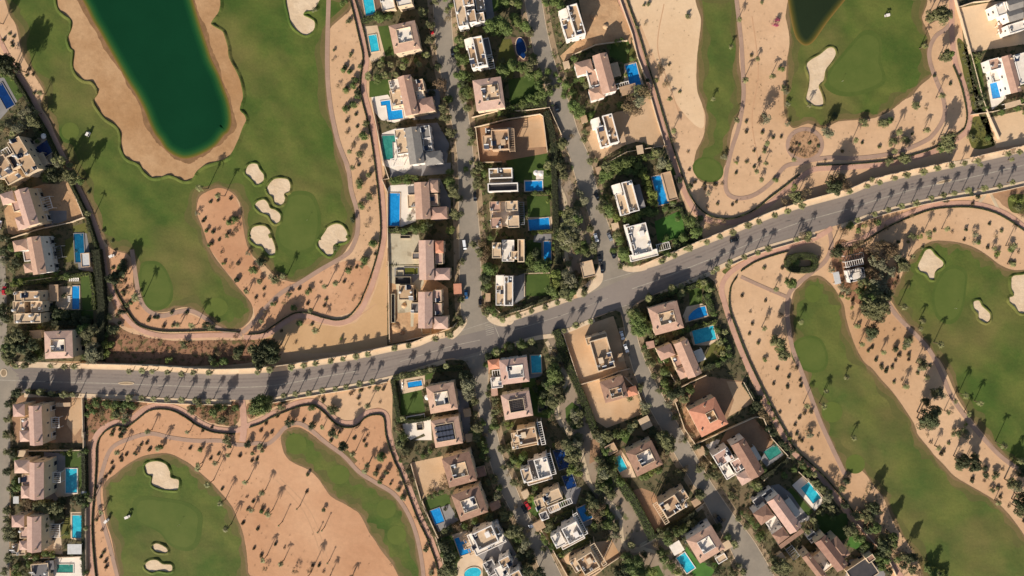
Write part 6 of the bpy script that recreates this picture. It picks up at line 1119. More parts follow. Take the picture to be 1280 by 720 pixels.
shs(0,220,6,"650,80 670,120 545,130 520,180 780,410 800,435 805,475 845,490 740,510 735,560 730,580 745,590 850,690 890,590 870,610 450,220 440,210",1.5)
shs(0,330,6,"840,610 830,600 940,120 930,230 950,180 780,160 790,200 880,390 870,560 900,440 900,90",1.7)
shs(140,430,4.8,"185,490 150,515 320,465 305,490 150,610 175,605 210,595 225,635 255,625 325,570 350,575 425,600 420,615 470,625 440,665 125,605 85,660 140,670 165,650 485,525 545,520 530,540 405,425 590,570 640,660 655,665 765,668 805,655 760,540 895,520 925,475 905,625 870,690 840,700 680,690 600,500 50,680 560,585",1.5)
shs(320,430,4.8,"25,520 95,530 100,550 55,470 60,480 130,435 380,315 400,330 480,295 405,345 615,325 620,365 570,300 590,275 625,280 635,275 655,270 680,258 745,335 745,350 740,255 765,270 300,430 285,460 590,565 745,560 740,580 670,550 650,580 660,620 640,690 660,610 645,700 520,510 500,530 680,500 710,505 590,515 450,580 575,655",1.6)
shs(0,530,6,"845,55 830,70 800,125 775,195 905,90 845,335 825,365 795,395 755,445 720,490 905,250 950,230 900,270 840,290",1.5)
shs(0,600,6,"755,20 725,60 775,210 745,270 725,300 770,375 775,435 760,460 810,510 780,540 760,575 795,610 800,650 790,680 830,570",1.6)
shs(0,430,6,"850,650 840,680 910,680 900,640",2)
shs(760,180,6,"505,400 610,200 600,60 560,330 830,380 750,370 720,310 800,300 855,290 800,335 930,450 745,475 820,450 650,500",1.5)
shs(430,110,6,"20,-60 60,-40",1.5)
# the 300 largest as objects, the rest as one ground cover
SHR.sort(key=lambda s_: -s_[2])
def shrub_kindname(k): return {'brown': 'small brown desert shrub', 'green': 'small olive-green desert shrub', 'dark': 'small dark green shrub', 'dry': 'dry twiggy desert shrub'}[k]
for i, (x, y, r, k) in enumerate(SHR[:295]):
    R = r*S*1.4; gx, gy = x, y; X, Y, _ = w(gx, gy)
    o = obj('desert_shrub', random.choice(BUSH[k]), None, (X, Y, .03), random.uniform(0, 6.28), (R, R, R*random.uniform(1.0, 1.5)))
    auto(o, shrub_kindname(k), 'shrub', 'desert shrubs on the sand', gx, gy)
def merged_leaves(name, spots, m, n=26, leaf=.4):
    P_, N_, Z_ = [], [], []
    for x, y, R in spots:
        X, Y, _ = w(x, y); u = dirs(n); u[:, 2] = np.abs(u[:, 2]); P_.append(np.array([X, Y, .05])+u*R*RNG.uniform(.3, 1, (n, 1))); N_.append(u+RNG.normal(size=(n, 3))*.5); Z_.append(RNG.uniform(.5, 1, n)*leaf*max(.6, min(R, 1.6)))
    return obj(name, leaf_cloud(np.concatenate(P_), np.concatenate(N_), np.concatenate(Z_), name, m))
rest = [(x, y, r*S*1.15) for x, y, r, k in SHR[295:]]
SANDS = [P("412,60 448,60 462,110 472,190 476,290 468,330 450,380 400,402 330,412 320,404 401,340 445,310 448,262 425,170"), P("880,0 985,0 985,120 1000,165 1070,160 1180,120 1195,170 1060,192 1000,215 900,270 850,225 815,110 780,0 860,0 870,160 900,235 925,160"),
 P("250,270 300,340 340,350 420,330 445,290 470,330 440,390 300,410 250,405 180,400 150,360 140,330 160,330 185,392 260,400 315,400"), P("128,560 200,520 300,545 400,520 500,620 520,716 490,716 440,640 360,560 330,560 310,640 310,716 300,640 240,575 170,560 130,620 118,716 118,580"),
 P("905,360 980,340 985,400 1010,500 1050,590 1000,575 940,460"), P("1060,300 1280,270 1280,334 1200,300 1130,320 1060,420 1090,470 1160,560 1280,660 1280,600 1180,500 1120,400 1060,360"), P("310,560 330,560 400,600 470,700 470,718 310,718 300,640")]
def scatter(poly, n):
    xs = [p[0] for p in poly]; ys = [p[1] for p in poly]; out = []
    t = 0
    while len(out) < n and t < n*40:
        t += 1; p = (random.uniform(min(xs), max(xs)), random.uniform(min(ys), max(ys)))
        if inside(p, poly): out.append(p)
    return out
GR = [smooth(q, True, 3) for q in (F1, F2, F3, F4, F5, F6, F7)]
for q in SANDS[:6]:
    for x, y in scatter(q, int(abs(area(q))/240)):
        if any(inside((x, y), g) for g in GR): continue
        rest.append((x, y, random.uniform(.2, .55)))
tag(merged_leaves('ground_cover', rest, shrub_m, 16, .38), 'tiny scattered desert tufts dotted over all the sand areas', 'ground cover', kind='stuff')
# garden undergrowth, one mass per estate block
blocked = []
for q, n, m_, nm in ((P("136,404 160,415 205,425 270,425 345,424 318,450 240,455 160,455 131,452"), 330, leaf_red, 'brush'), (P("108,500 180,503 176,509 160,520 150,528 135,527 122,538 112,550 107,540"), 90, leaf_g, 'brush'), (P("235,507 296,503 296,530 270,530 250,522"), 80, leaf_o, 'brush'),
                     (P("312,503 370,497 345,508 325,518 312,524"), 50, leaf_g, 'brush'), (P("1050,300 1080,310 1110,330 1125,350 1110,380 1085,385 1060,370 1045,345"), 140, leaf_b, 'brush'), (disc(1006,181,19,17), 70, leaf_b, 'brush'), (P("560,150 1,1"), 0, leaf_b, ''),
                     (P("1196,50 1208,60 1222,110 1228,140 1212,135 1206,100"), 80, leaf_s, 'brush'), (P("1213,150 1234,148 1245,180 1215,184"), 60, leaf_o, 'brush'), (P("678,130 690,140 700,180 705,230 700,300 695,330 690,300 692,230 686,190 683,150"), 110, leaf_b, 'brush'),
                     (P("1085,600 1120,650 1150,700 1165,720 1130,720 1095,680 1070,640"), 150, leaf_o, 'brush'), (P("950,490 960,500 1000,560 1010,580 985,555 960,520"), 40, leaf_o, 'brush'), (P("487,545 497,575 505,600 500,610 492,570 488,560"), 30, leaf_o, 'brush')):
    if not n: continue
    tag(merged_leaves('undergrowth', [(x, y, random.uniform(.4, 1.1)) for x, y in scatter(q, n)], m_, 22, .5), kind='stuff', cat='undergrowth')
for o in bpy.data.objects:
    if o.name.startswith('undergrowth'):
        pass
UG = {'R1': 300, 'R2': 420, 'R3': 330, 'R4': 300, 'R5': 460, 'R6': 420, 'R8': 240, 'R9': 230, 'R10': 60}
UGN = {'R1': 'low mixed undergrowth filling gardens between promenade and first street', 'R2': 'low green undergrowth in gardens between the two upper streets', 'R3': 'low undergrowth in gardens right of the second upper street', 'R4': 'low undergrowth in gardens below the boulevard, left of the street', 'R5': 'low undergrowth in gardens and park between the two lower streets', 'R6': 'low undergrowth in gardens right of the last lower street', 'R8': 'low undergrowth in gardens at the upper left edge', 'R9': 'low undergrowth in gardens at the lower left edge', 'R10': 'low undergrowth round the upper right villas'}
CLEAR = [C(ox, oy, 6, t) for ox, oy, t, m_ in LAWNS]+[C(ox, oy, 4 if (ox, oy) == (1040, 0) else 6, t) for ox, oy, t, m_ in DECKS]
BARE = [o for o in bpy.data.objects if o.name.startswith(('bare_plot', 'concrete_yard', 'forecourt'))]
for o in BARE:
    v = o.data.vertices; n_ = len(v)//2; CLEAR.append([(v[i].co.x/S+640, 360-v[i].co.y/S) for i in range(n_)])
for kx, q in RES.items():
    sp = []
    for x, y in scatter(q, int(UG[kx]*2.9)):
        if any(inside((x, y), c_) for c_ in CLEAR) or (random.random() < .85 and (inside((x, y), PARK) or inside((x, y), POCKET))): continue
        sp.append((x, y, random.uniform(.4, 1.5)))
    tag(merged_leaves('undergrowth', sp, leaf_g if kx in ('R2', 'R3') else leaf_o, 30, .5), UGN[kx], 'undergrowth', kind='stuff')
UL = ['reddish brown scrub beside the upper side of the boulevard, left part', 'green and brown brush between boulevard and curving promenade at left', 'olive brush between boulevard and promenade, left of the crossing', 'green brush right of the promenade crossing below the boulevard', 'pale brown brush round the small clubhouse', 'dry brush on the round planted island', 'silvery scrub strip left of the upper right villa wall', 'olive scrub patch below the rooftop pool villa', 'brown brush strip beside the second upper street', 'dense olive brush along the lower right fairway edge', 'thin brush along the right promenade', 'thin brush along the promenade beside the brown villas']
i = 0
for o in sorted([o for o in bpy.data.objects if o.name.startswith('undergrowth') and 'label' not in o], key=lambda o: o.name): o['label'] = UL[i]; i += 1
# ---------- hedges and walls
def hedge(pts, wd, h, label, m=None, sm=False, dens=26, group='clipped hedges', cat='hedge', name='hedge'):
    if wd < 1.2: wd *= .62; h *= .68
    q = smooth(pts, False, 5) if sm else [p[:2] for p in pts]
    me = ribbon_mesh(q, wd*.82, 0, h*.9); me.materials.append(core_m)
    root = obj(name, None); x0, y0, _ = w(*q[0]); 
    co = obj('twigs', me, root)
    P_, N_ = [], []
    for (a_, b_) in zip(q, q[1:]):
        A = np.array(w(*a_)[:2]); B = np.array(w(*b_)[:2]); l = np.linalg.norm(B-A)
        if l < .05: continue
        d = (B-A)/l; nn = np.array([-d[1], d[0]]); n = max(4, int(l*(wd+2*h)*dens/3.2))
        t = RNG.uniform(0, l, n); u = RNG.uniform(-h, wd+h, n)
        side = np.where(u < 0, -wd/2, np.where(u > wd, wd/2, u-wd/2)); zz = np.where(u < 0, h+u, np.where(u > wd, h-(u-wd), h))
        p = A+np.outer(t, d)+np.outer(side, nn); P_.append(np.column_stack([p, zz*1.0])+RNG.normal(size=(n, 3))*.1)
        nz = np.where((u < 0) | (u > wd), .2, 1.0); ns = np.where(u < 0, -1, np.where(u > wd, 1, 0)); N_.append(np.column_stack([np.outer(ns, nn), nz])+RNG.normal(size=(n, 3))*.5)
    P_ = np.concatenate(P_); N_ = np.concatenate(N_)
    obj('foliage', leaf_cloud(P_, N_, RNG.uniform(.25, .5, len(P_)), 'foliage', m or hedge_m), root)
    return tag(root, label, cat, group)
def H6(ox, oy, t, s=6): return C(ox, oy, s, t)
hedge(P("443,-4 448,12 456,42 462,72"), .9, 1.4, 'low dark hedge on the right of the promenade at the upper edge')
hedge(P("437,-4 441,12 448,42 454,72 451,95 451,117 461,157 466,185 470,215 474,250 476,288 473,312 463,346 450,379"), .9, 1.3, 'long thin dark hedge on the left of the tall promenade', sm=True)
hedge(P("450,379 437,395 423,400 405,397 385,391 370,391 357,397 339,409 328,416 310,418"), .9, 1.3, 'thin dark hedge following the wavy promenade above the bare plot', sm=True)
hedge(P("18,94 33,118 44,140 58,163 73,195 93,234 111,270 124,312"), 1.6, 2.2, 'dark boundary hedge between upper left gardens and their promenade')
hedge(P("124,312 128,345 131,380 130,415 129,448"), 4.2, 3.2, 'thick tall dark hedge beside the slim-pool villa garden', m=leaf_d)
hedge(P("141,341 145,362 157,384 169,402 183,410 205,414 235,414 270,413 300,415"), .9, 1.1, 'thin hedge between cart track and promenade, lower rim of the big fairway', sm=True)
hedge(P("121,724 117,683 116,647 119,613 121,580 122,556 130,541 146,532 158,534 170,526 184,515 198,511 216,513 232,521 248,532 268,540 294,542"), .9, 1.3, 'thin hedge along the inside of the lower left curving promenade', sm=True)
hedge(P("312,534 327,529 341,521 366,511 380,507 393,507 405,515 418,528 432,534 446,532 457,522 470,518 480,522 483,545 492,573 500,590 511,619 523,650 532,668 539,685 546,706 548,722"), .9, 1.3, 'thin hedge along the promenade beside the round tree row', sm=True)
hedge(P("782,-4 798,42 808,75 818,107 833,158 841,183 847,202 854,223 862,243 874,260 888,270 903,273 920,272 943,262 962,247 978,235 999,218"), .9, 1.4, 'thin dark hedge tracing the outer curve of the upper right promenade', sm=True)
hedge(P("1020,207 1062,205 1090,203 1115,200 1140,194 1165,186 1185,175 1199,166 1206,158 1208,140 1201,107 1191,82"), .8, 1.2, 'thin hedge between the two paths left of the upper right villas', sm=True)
hedge(P("985,314 964,320 943,328 926,339"), .9, 1.2, 'short thin hedge beside the path below the boulevard, right part', sm=True)
hedge(P("921,346 913,360 912,386 922,415 934,446 946,472 964,508 980,537 993,560 1013,579 1031,596 1047,615 1066,639"), 1.0, 1.4, 'long thin dark hedge right of the diagonal promenade', sm=True)
hedge(P("1056,312 1066,309 1082,301 1107,285 1136,272 1165,262 1195,259 1220,260 1243,266 1262,276 1285,292"), .9, 1.2, 'thin hedge along the lower side of the far right promenade', sm=True)
hedge(H6(600,430,"590,-20 620,60 680,200 740,330 800,480 850,620 880,700"), 4.0, 2.4, 'broad bright green hedge between park path and bare plots', m=hedge_m)
hedge(H6(680,380,"85,190 110,240 150,360"), 4.0, 3.0, 'tall end piece of the green hedge at the boulevard corner')
hedge(H6(780,600,"-10,30 60,130 120,240 200,400 215,430"), 4.5, 2.6, 'thick hedge left of the tan villa with striped court', m=leaf_g)
hedge(H6(620,530,"800,140 850,300 920,430 1000,560"), 3.6, 2.4, 'green hedge between park lawn and turquoise pool deck', m=leaf_g)
hedge(H6(740,480,"40,370 90,440 130,560 180,700"), 2.6, 2.2, 'hedge left of the small tan pavilion', m=leaf_g)
hedge(H6(480,430,"70,260 90,380 120,560"), 2.4, 2.6, 'dark upright hedge left of the rectangular lawn')
hedge(H6(480,430,"80,250 200,225 330,195 480,180 600,175"), 2.6, 2.6, 'long hedge between boulevard and the small pool below it', m=leaf_g)
hedge(H6(480,430,"160,575 260,570 350,550"), 1.8, 2, 'short dark hedge closing the bottom of the rectangular lawn')
hedge(H6(560,110,"400,185 480,160 580,130 740,120"), 3.4, 2.5, 'shrubby hedge above the walled bare plot', m=leaf_g)
hedge(H6(560,210,"575,195 780,190"), 1.4, 1.8, 'hedge between the parasol pool and the square lawn', m=leaf_l)
hedge(H6(560,210,"600,480 780,470"), 1.4, 1.8, 'hedge between the wide blue pool and the narrow one', m=leaf_l)
hedge(H6(560,110,"735,180 780,330 800,480 790,560 800,720")+H6(560,210,"800,200 810,400 820,560 830,720"), 3.2, 2.8, 'long dark hedge behind the gardens beside the central pocket park', m=leaf_d)
hedge(H6(600,310,"290,170 400,165 520,160"), 2.4, 2.2, 'hedge above the white-edged square lawn', m=leaf_g)
hedge(H6(600,310,"150,500 330,440 520,370 600,350"), 1.8, 2.0, 'hedge between the white-edged lawn villa and the boulevard', m=leaf_d)
hedge(H6(600,310,"540,200 560,300 560,370"), 3.0, 3.2, 'yellowish hedge at the right end of the white-edged lawn', m=leaf_l)
hedge(H6(780,350,"600,100 640,180 660,250"), 2.6, 2.6, 'hedge right of the deep blue fan-shaped pool', m=leaf_g)
hedge(H6(780,350,"720,380 770,500 800,590 690,630 590,660"), 2.4, 2.4, 'hedge wrapping the garden below the wide teal pool', m=leaf_d)
hedge(H6(780,350,"490,370 620,330 690,300"), 1.8, 2.0, 'hedge between the fan-shaped and the wide teal pools', m=leaf_l)
hedge(H6(780,350,"180,190 300,110 450,70 620,10"), 2.6, 2.8, 'hedge between boulevard and the twin-pool villas', m=leaf_g)
hedge(C(860,240,4.8,"598,400 650,385 720,382 755,400 755,440 740,462 680,468 620,465 592,445 592,410 604,396"), 3.4, 3.4, 'thick hedge ring enclosing a dark yard below the boulevard', m=leaf_g)
hedge(H6(690,110,"340,640 420,600 560,560 700,520 800,500"), 3.0, 2.4, 'dense hedge under the slab villa on open sand', m=leaf_g)
hedge(H6(760,180,"450,500 540,480 580,600 590,690"), 1.6, 1.8, 'hedge framing the bright lawn above the boulevard', m=leaf_g)
hedge(H6(640,600,"260,310 330,280 440,230 470,205"), 1.8, 2.0, 'hedge strip below the louvred villa', m=leaf_g)
hedge(H6(640,600,"340,560 420,520 540,470 600,440"), 1.8, 2.0, 'hedge strip below the royal blue pool villa', m=leaf_g)
hedge(H6(780,600,"230,420 330,360 440,300 540,230"), 3.2, 2.6, 'dark hedge above the path, beside the striped court villa', m=leaf_d)
hedge(H6(0,330,"90,150 300,130 500,100 690,70 715,200 720,340"), 2.0, 2.0, 'hedge round the slim-pool garden', m=leaf_l)
hedge(H6(0,330,"340,440 500,440 700,430"), 3.0, 2.6, 'dark hedge between slim-pool garden and square villa', m=leaf_d)
hedge(H6(0,530,"645,190 650,400 650,620"), 2.2, 2.6, 'upright dark hedge right of the teal pool lawn', m=leaf_d)
hedge(H6(0,600,"640,160 640,450 645,700"), 1.6, 2.2, 'upright hedge right of the lowest teal and green pools', m=leaf_d)
hedge(H6(430,0,"140,165 250,130 360,110"), 2.2, 2.0, 'hedge between the two turquoise pools', m=leaf_g)
hedge(H6(430,110,"350,690 470,670 560,670"), 2.0, 2.2, 'light green hedge between green pool villa and tiled pool villa', m=leaf_l)
hedge(H6(430,210,"340,470 450,465 520,455"), 2.0, 2.2, 'green hedge below the long patterned pool', m=leaf_g)
hedge(H6(920,600,"600,-10 680,110 760,250"), 2.2, 2.4, 'dark hedge right of the long turquoise pool', m=leaf_d)
hedge(H6(860,480,"410,-10 470,80 520,160"), 2.0, 2.0, 'dark hedge right of the walled bare plot', m=leaf_d)
hedge(H6(860,480,"540,700 640,640 740,560"), 2.4, 2.4, 'dark hedge strip below the pale green pool', m=leaf_d)
hedge(C(1040,0,4,"690,270 710,380 740,470 760,540"), 1.4, 1.8, 'narrow hedge left of the white villa with rooftop pool', m=leaf_g)
hedge(H6(0,430,"220,350 400,380 560,375"), 1.6, 2.4, 'hedge behind the lower pavement at the far left', m=leaf_g)
WG = 'boundary walls of the estate'
def wall_(pts, h, label, th=.24, m=None, sm=False, name='boundary_wall', cat='wall'):
    q = smooth(pts, False, 4) if sm else [p[:2] for p in pts]
    root = obj(name, None); me = ribbon_mesh(q, th, 0, h); me.materials.append(m or cream); o = obj('wall_panel', me, root); cp = ribbon_mesh(q, th+.14, h+.003, h+.09); cp.materials.append(cream); obj('wall_cap', cp, root)
    L_ = 0
    pm = MB(); pm.box(-.2, -.2, 0, .2, .2, h+.2, 0); pm = pm.mesh('pillar', m or cream); n = 0
    for a_, b_ in zip(q, q[1:]):
        L_ += math.hypot(b_[0]-a_[0], b_[1]-a_[1])*S
        if L_ > 9 and n < 60: L_ = 0; n += 1; obj('pillar', pm, root, w(b_[0], b_[1]))
    return tag(root, label, cat, WG)
NO = lambda x0, x1: offset(between(NE, x0, x1), 7.9)
wall_(NO(100, 556), 3.4, 'long boundary wall along the upper pavement, left of the first junction', sm=False)
wall_(NO(836, 1200), 3.4, 'long boundary wall along the upper pavement, right of the last junction')
wall_(NO(1205, 1300), 2.6, 'boundary wall along the upper pavement at the right edge')
SO = lambda x0, x1: offset(between(SE_, x0, x1), -6.2)
wall_(SO(110, 292), .9, 'low wall along the lower pavement at left', .25); wall_(SO(316, 488), .9, 'low wall along the lower pavement above the round tree row', .25)
wall_(SO(905, 1022), .9, 'low wall along the lower pavement, right of the pool villas', .25); wall_(SO(1050, 1280), .9, 'low wall along the lower pavement at right', .25)
W_ = [
 (H6(560,110,"200,300 260,285 440,240 690,200 712,215 745,480"),2.2,'wall round the upper and right sides of the brown bare plot'),
 (H6(560,110,"180,225 400,170 560,175 760,150 850,350"),1.8,'wall above the brown bare plot, bending down the second street'),
 (H6(560,110,"210,300 240,560 400,555"),1.8,'wall at the left of the brown bare plot'),
 (H6(690,0,"500,-20 600,260 640,430 690,560 740,640")+H6(690,110,"735,60 790,250 845,430"),1.2,'wall between upper right plots and the diagonal promenade'),
 (H6(690,0,"150,420 330,340 560,310"),1.8,'wall below the orange dirt plot'),
 (H6(690,110,"340,600 560,480 860,430"),.8,'low wall under the open sand plot'),
 (H6(0,160,"540,410 640,660"),1.8,'wall right of the orange plot at the left edge'),
 (H6(0,220,"60,480 300,400 540,350 645,310"),1.8,'wall between orange plot and the teal pool garden'),
 (H6(0,430,"630,400 635,600 630,700")+H6(0,530,"640,60 640,190"),1.6,'dark-shadowed wall right of the brown plot below the boulevard'),
 (H6(0,530,"80,200 300,195 640,190"),1.6,'wall between the brown plot and the teal pool villa'),
 (H6(0,530,"640,190 650,400 655,700")+H6(0,600,"655,400 655,720"),1.6,'long straight wall between lower left gardens and promenade'),
 (H6(480,530,"205,290 240,420 280,560"),1.4,'white wall left of the bare sand plot',),
 (H6(480,530,"290,570 330,690")+H6(500,600,"170,170 280,410 290,430"),1.4,'white wall left of the lawn and light blue pool'),
 (H6(500,600,"270,420 320,580 340,700"),1.4,'wall along the promenade beside the dark garden trees'),
 (H6(680,380,"270,600 440,550 560,500 640,480"),1.8,'wall between the two bare plots below the boulevard'),
 (H6(680,380,"100,200 145,225 270,600 300,700")+H6(740,480,"-40,200 30,320"),1.8,'long wall left of the two bare plots'),
 (H6(680,380,"600,540 700,640 740,760"),1.8,'wall between bare ground villa and the street'),
 (H6(860,480,"410,-20 495,140"),2,'white wall at the right corner of the walled bare plot'),
 (H6(860,480,"60,440 300,330 500,240 560,250 620,400 740,530"),1.8,'cream wall curling round the pale green pool garden'),
 (H6(860,480,"-60,20 20,-20 130,-70"),1.8,'wall above the orange villa'),
 (H6(860,480,"560,720 740,545 760,550"),1.6,'thin pale wall below the pale green pool'),
 (H6(860,480,"820,650 940,760"),1.6,'wall beside the long turquoise pool garden at its left'),
 (H6(920,600,"530,-20 660,140 640,170"),1.4,'terracotta wall right of the long turquoise pool'),
 (H6(920,600,"900,320 1060,500"),1.4,'pale wall between lower right garden and promenade'),
 (H6(920,600,"1140,600 1200,720"),1.6,'short white wall at the lower right below the trees'),
 (H6(780,600,"120,500 350,370 600,170"),.7,'low kerb wall along the path to the lower street'),
 (H6(640,600,"690,560 740,455"),1.6,'short tilted wall beside the sandy plot at the bottom'),
 (H6(640,600,"590,715 700,640 820,560"),1.4,'diagonal wall under the sandy plot at the bottom'),
 (H6(640,600,"180,300 330,560 420,720"),1.4,'buff wall along the third street near the bottom'),
 (H6(430,110,"210,100 300,560 340,680")+H6(430,210,"290,90 330,180 330,450 335,700")+H6(460,310,"155,0 160,260 165,700"),1.4,'long white wall between the villas and the tall promenade'),
 (H6(460,310,"290,690 500,640 640,590 665,560"),1.8,'curved wall below the half-built villa'),
 (H6(600,310,"335,365 335,190 520,186"),.5,'low white edging wall of the square lawn'),
 (H6(600,310,"100,440 170,500 330,460 500,380"),1.4,'wall below the framed lawn villa'),
 (C(1040,0,4,"610,0 640,100 680,250 745,500 780,590 830,700"),1.8,'white wall left of the upper right plots'),
 (C(1040,0,4,"690,575 800,560 960,520"),1.4,'white wall between the upper right villa and the pale plot'),
 (C(1040,0,4,"625,40 700,15 800,5"),1.8,'brown-capped wall above the upper right plot'),
 (H6(0,330,"90,160 200,130 400,100"),1.6,'wall above the slim-pool villa'),
 (H6(0,600,"230,580 420,575 640,565"),1.4,'wall above the green pool deck at the lower left'),
 (H6(780,350,"240,530 300,620 380,760"),1.6,'wall left of the wide teal pool villa'),
 (H6(740,480,"620,130 690,330 780,460 900,600"),1.4,'wall left of the orange villa along the street'),
 (H6(700,300,"590,200 700,150 860,80"),1.2,'wall below the big white villa above the boulevard')]
for pts, h, lb in W_: wall_(pts, h, lb)
# gate huts beside the streets
HUTG = 'small roadside gate huts'
def hut(px, py, sx, sy, ang, m_, label, h=2.6):
    gx, gy = G(px, py, h); x, y, _ = w(gx, gy); r = tag(obj('gate_hut', None), label, 'gate hut', HUTG); r.location = (x, y, .05); r.rotation_euler = (0, 0, math.radians(ang))
    hx, hy = sx*S/2, sy*S/2; mb = MB(); mb.box(-hx, -hy, 0, hx, hy, h-.15); mb.build('wall', cream, r); mb = MB(); mb.box(-hx-.2, -hy-.2, h-.15, hx+.2, hy+.2, h, 0, True); mb.build('roof', m_, r); obj('door', DOOR, r, (0, -hy, 0))
for A in ((730,149,7,8,15,rooftan,'tan gate hut beside the second street, left of the open sand plot'),(704,15,8,9,15,roofbeige,'cream gate hut at the top of the second street'),(708,81,7,8,15,roofbeige,'cream gate hut between the two upper right slab villas'),(748.5,213,6,8,15,rooftan,'narrow gate hut left of the shrub-wrapped villa'),(769,283,8,8,12,roofbeige,'gate hut just above the big white villa'),
          (572,361,9,12,3,rooforange,'orange-tan yard hut between the two unfinished villas'),(610,372,5,10,0,rooftan,'thin hut beside the framed lawn villa'),(618,490,7,9,5,tile,'tiled gate hut between the first two villas right of the third street'),(584,516,8,9,10,rooftan,'tan gate hut beside the silvery street trees'),(588,547,11,9,12,rooftan,'tan gate hut right of the solar panel villa'),
          (601,590,11,11,15,browntile,'brown gate hut beside the brown-roofed villa'),(619,632,12,9,25,browntile,'brown gate hut right of the grey-deck pool villa'),(657,618,8,9,25,roofbeige,'beige gate hut near the parked red car'),(674,657,12,10,28,rooftan,'tan gate hut beside the parked white car'),(776,447,7,9,15,rooftan,'small tan hut on shaded ground beside the big plain villa'),
          (813,431,9,8,12,tile,'tiled gate hut above the wide teal pool villa'),(841,499,9,9,27,rooftan,'tan gate hut left of the orange villa'),(877,564,8,9,30,rooftan,'tan gate hut left of the pinkish gabled villa'),(870,628,9,8,32,rooftan,'tan gate hut right of the striped court villa'),(908,682,11,9,30,roofbeige,'cream gate hut right of the white pavilion villa'),(976,697,9,9,35,roofbeige,'cream gate hut among trees at the bottom of the last street'),
          (44,418,14,9,2,roofbeige,'cream hut left of the square villa'),(27,567,9,7,0,roofbeige,'cream hut below the brown plot'),(20,625,6,8,0,lightmetal,'grey hut beside the lower left street'),(800,187,7,10,10,roofbeige,'small white hut on the open sand plot')): hut(*A)
# ---------- vehicles
def car(px, py, ang, m_, label, kind='car'):
    """ang: heading, degrees anticlockwise from right"""
    x, y, _ = w(px, py); r = tag(obj('parked_car', None), label, 'car', 'cars on the streets'); r.location = (x, y, .13); r.rotation_euler = (0, 0, math.radians(ang))
    van = kind == 'van'
    prof = [(-2.25,.45),(-2.2,.95),(-1.7,1.05),(-1.3,1.5),(.35,1.52),(1.0,1.05),(2.05,.9),(2.3,.6),(2.28,.3),(-2.2,.3)] if not van else [(-2.5,.45),(-2.5,1.9),(1.0,1.95),(1.7,1.2),(2.3,1.0),(2.45,.6),(2.4,.3),(-2.45,.3)]
    body = MB(); n = len(prof); hw = [.9 if z < 1.1 else .72 for _, z in prof]
    for i in range(n):
        j = (i+1) % n; body.face([(prof[i][0], -hw[i], prof[i][1]), (prof[i][0], hw[i], prof[i][1]), (prof[j][0], hw[j], prof[j][1]), (prof[j][0], -hw[j], prof[j][1])])
    body.face([(p[0], -h_, p[1]) for p, h_ in zip(prof, hw)]); body.face([(p[0], h_, p[1]) for p, h_ in zip(prof, hw)][::-1]); body.build('body', m_, r)
    gl = MB()
    if not van:
        gl.face([(.42,-.68,1.515),(.98,-.84,1.09),(.98,.84,1.09),(.42,.68,1.515)][::-1]); gl.face([(-1.34,-.68,1.49),(-1.34,.68,1.49),(-1.68,.84,1.085),(-1.68,-.84,1.085)][::-1])
        for s_ in (-1, 1): gl.face([(-1.25,s_*.75,1.46),(.3,s_*.75,1.46),(.85,s_*.9,1.1),(-1.55,s_*.9,1.1)])
    else: gl.face([(1.05,-.74,1.93),(1.68,-.9,1.24),(1.68,.9,1.24),(1.05,.74,1.93)][::-1])
    go = gl.build('windscreen', glass, r); go.location = (0, 0, .02)
    for sx in (-1.4, 1.4):
        for sy in (-.85, .85): wm = MB(); wm.tube([(sx, sy-.1, .32), (sx, sy+.1, .32)], .33, 12); wm.build('wheel', darkwood, r)
    for sy in (-.6, .6): hb = MB(); hb.box(2.2, sy-.18, .62, 2.32, sy+.18, .78, 0, True); hb.build('headlight', lightmetal, r)
cp = lambda n, c: mat(n, c, None, rough=.25, spec=.6)
cw, cb, cr_, cbl, cg = cp('white_car_paint', (225,225,225)), cp('black_car_paint', (22,22,24)), cp('red_car_paint', (176,34,40)), cp('blue_car_paint', (40,80,120)), cp('grey_car_paint', (120,122,126))
for A in ((539.5,38,-75,cr_,'red car tucked under trees beside the terracotta pool villa'),(566,67,-80,cb,'black car on the first street near the upper edge'),(581,306,-82,cw,'white van parked on the left side of the first street','van'),(583,368,-88,cbl,'blue car at a tree beside the half-built villa'),(600.5,379,-88,cb,'black car near the junction end of the first street'),
          (594,246,-85,cb,'dark car at the right kerb beside the four-block villa'),(696,136,-70,cb,'black car on the second street beside the walled plot'),(746,246,-60,cb,'black car parked at the right kerb of the second street'),(745,297,-75,cw,'white car in tree shade on the second street'),(762,296,-65,cg,'grey car opposite the white one on the second street'),
          (749.5,323,-80,cb,'dark car with bluish windscreen above the gatehouse'),(766,318,-65,cb,'black car left of the big white villa above the boulevard'),(752.5,336,-82,cb,'black car at the kerb right beside the gatehouse'),(777.5,419,-75,cw,'white car, upper one of the two beside the big plain villa'),(782.5,435,-70,cw,'white car, lower one of the two beside the big plain villa'),
          (659.5,631,-60,cr_,'red car next to the louvred beige villa'),(655.5,636,-60,cb,'black car beside the red one on the third street'),(666,655.5,25,cw,'white car standing crosswise on the third street'),(917,300,17,cb,'black car driving alone on the boulevard'),(899,648,-50,cb,'dark car in building shadow on the last street'),(7,363,85,cr_,'red car at the left edge street'),(1,281,80,cw,'white car cut by the left edge')): car(*A)
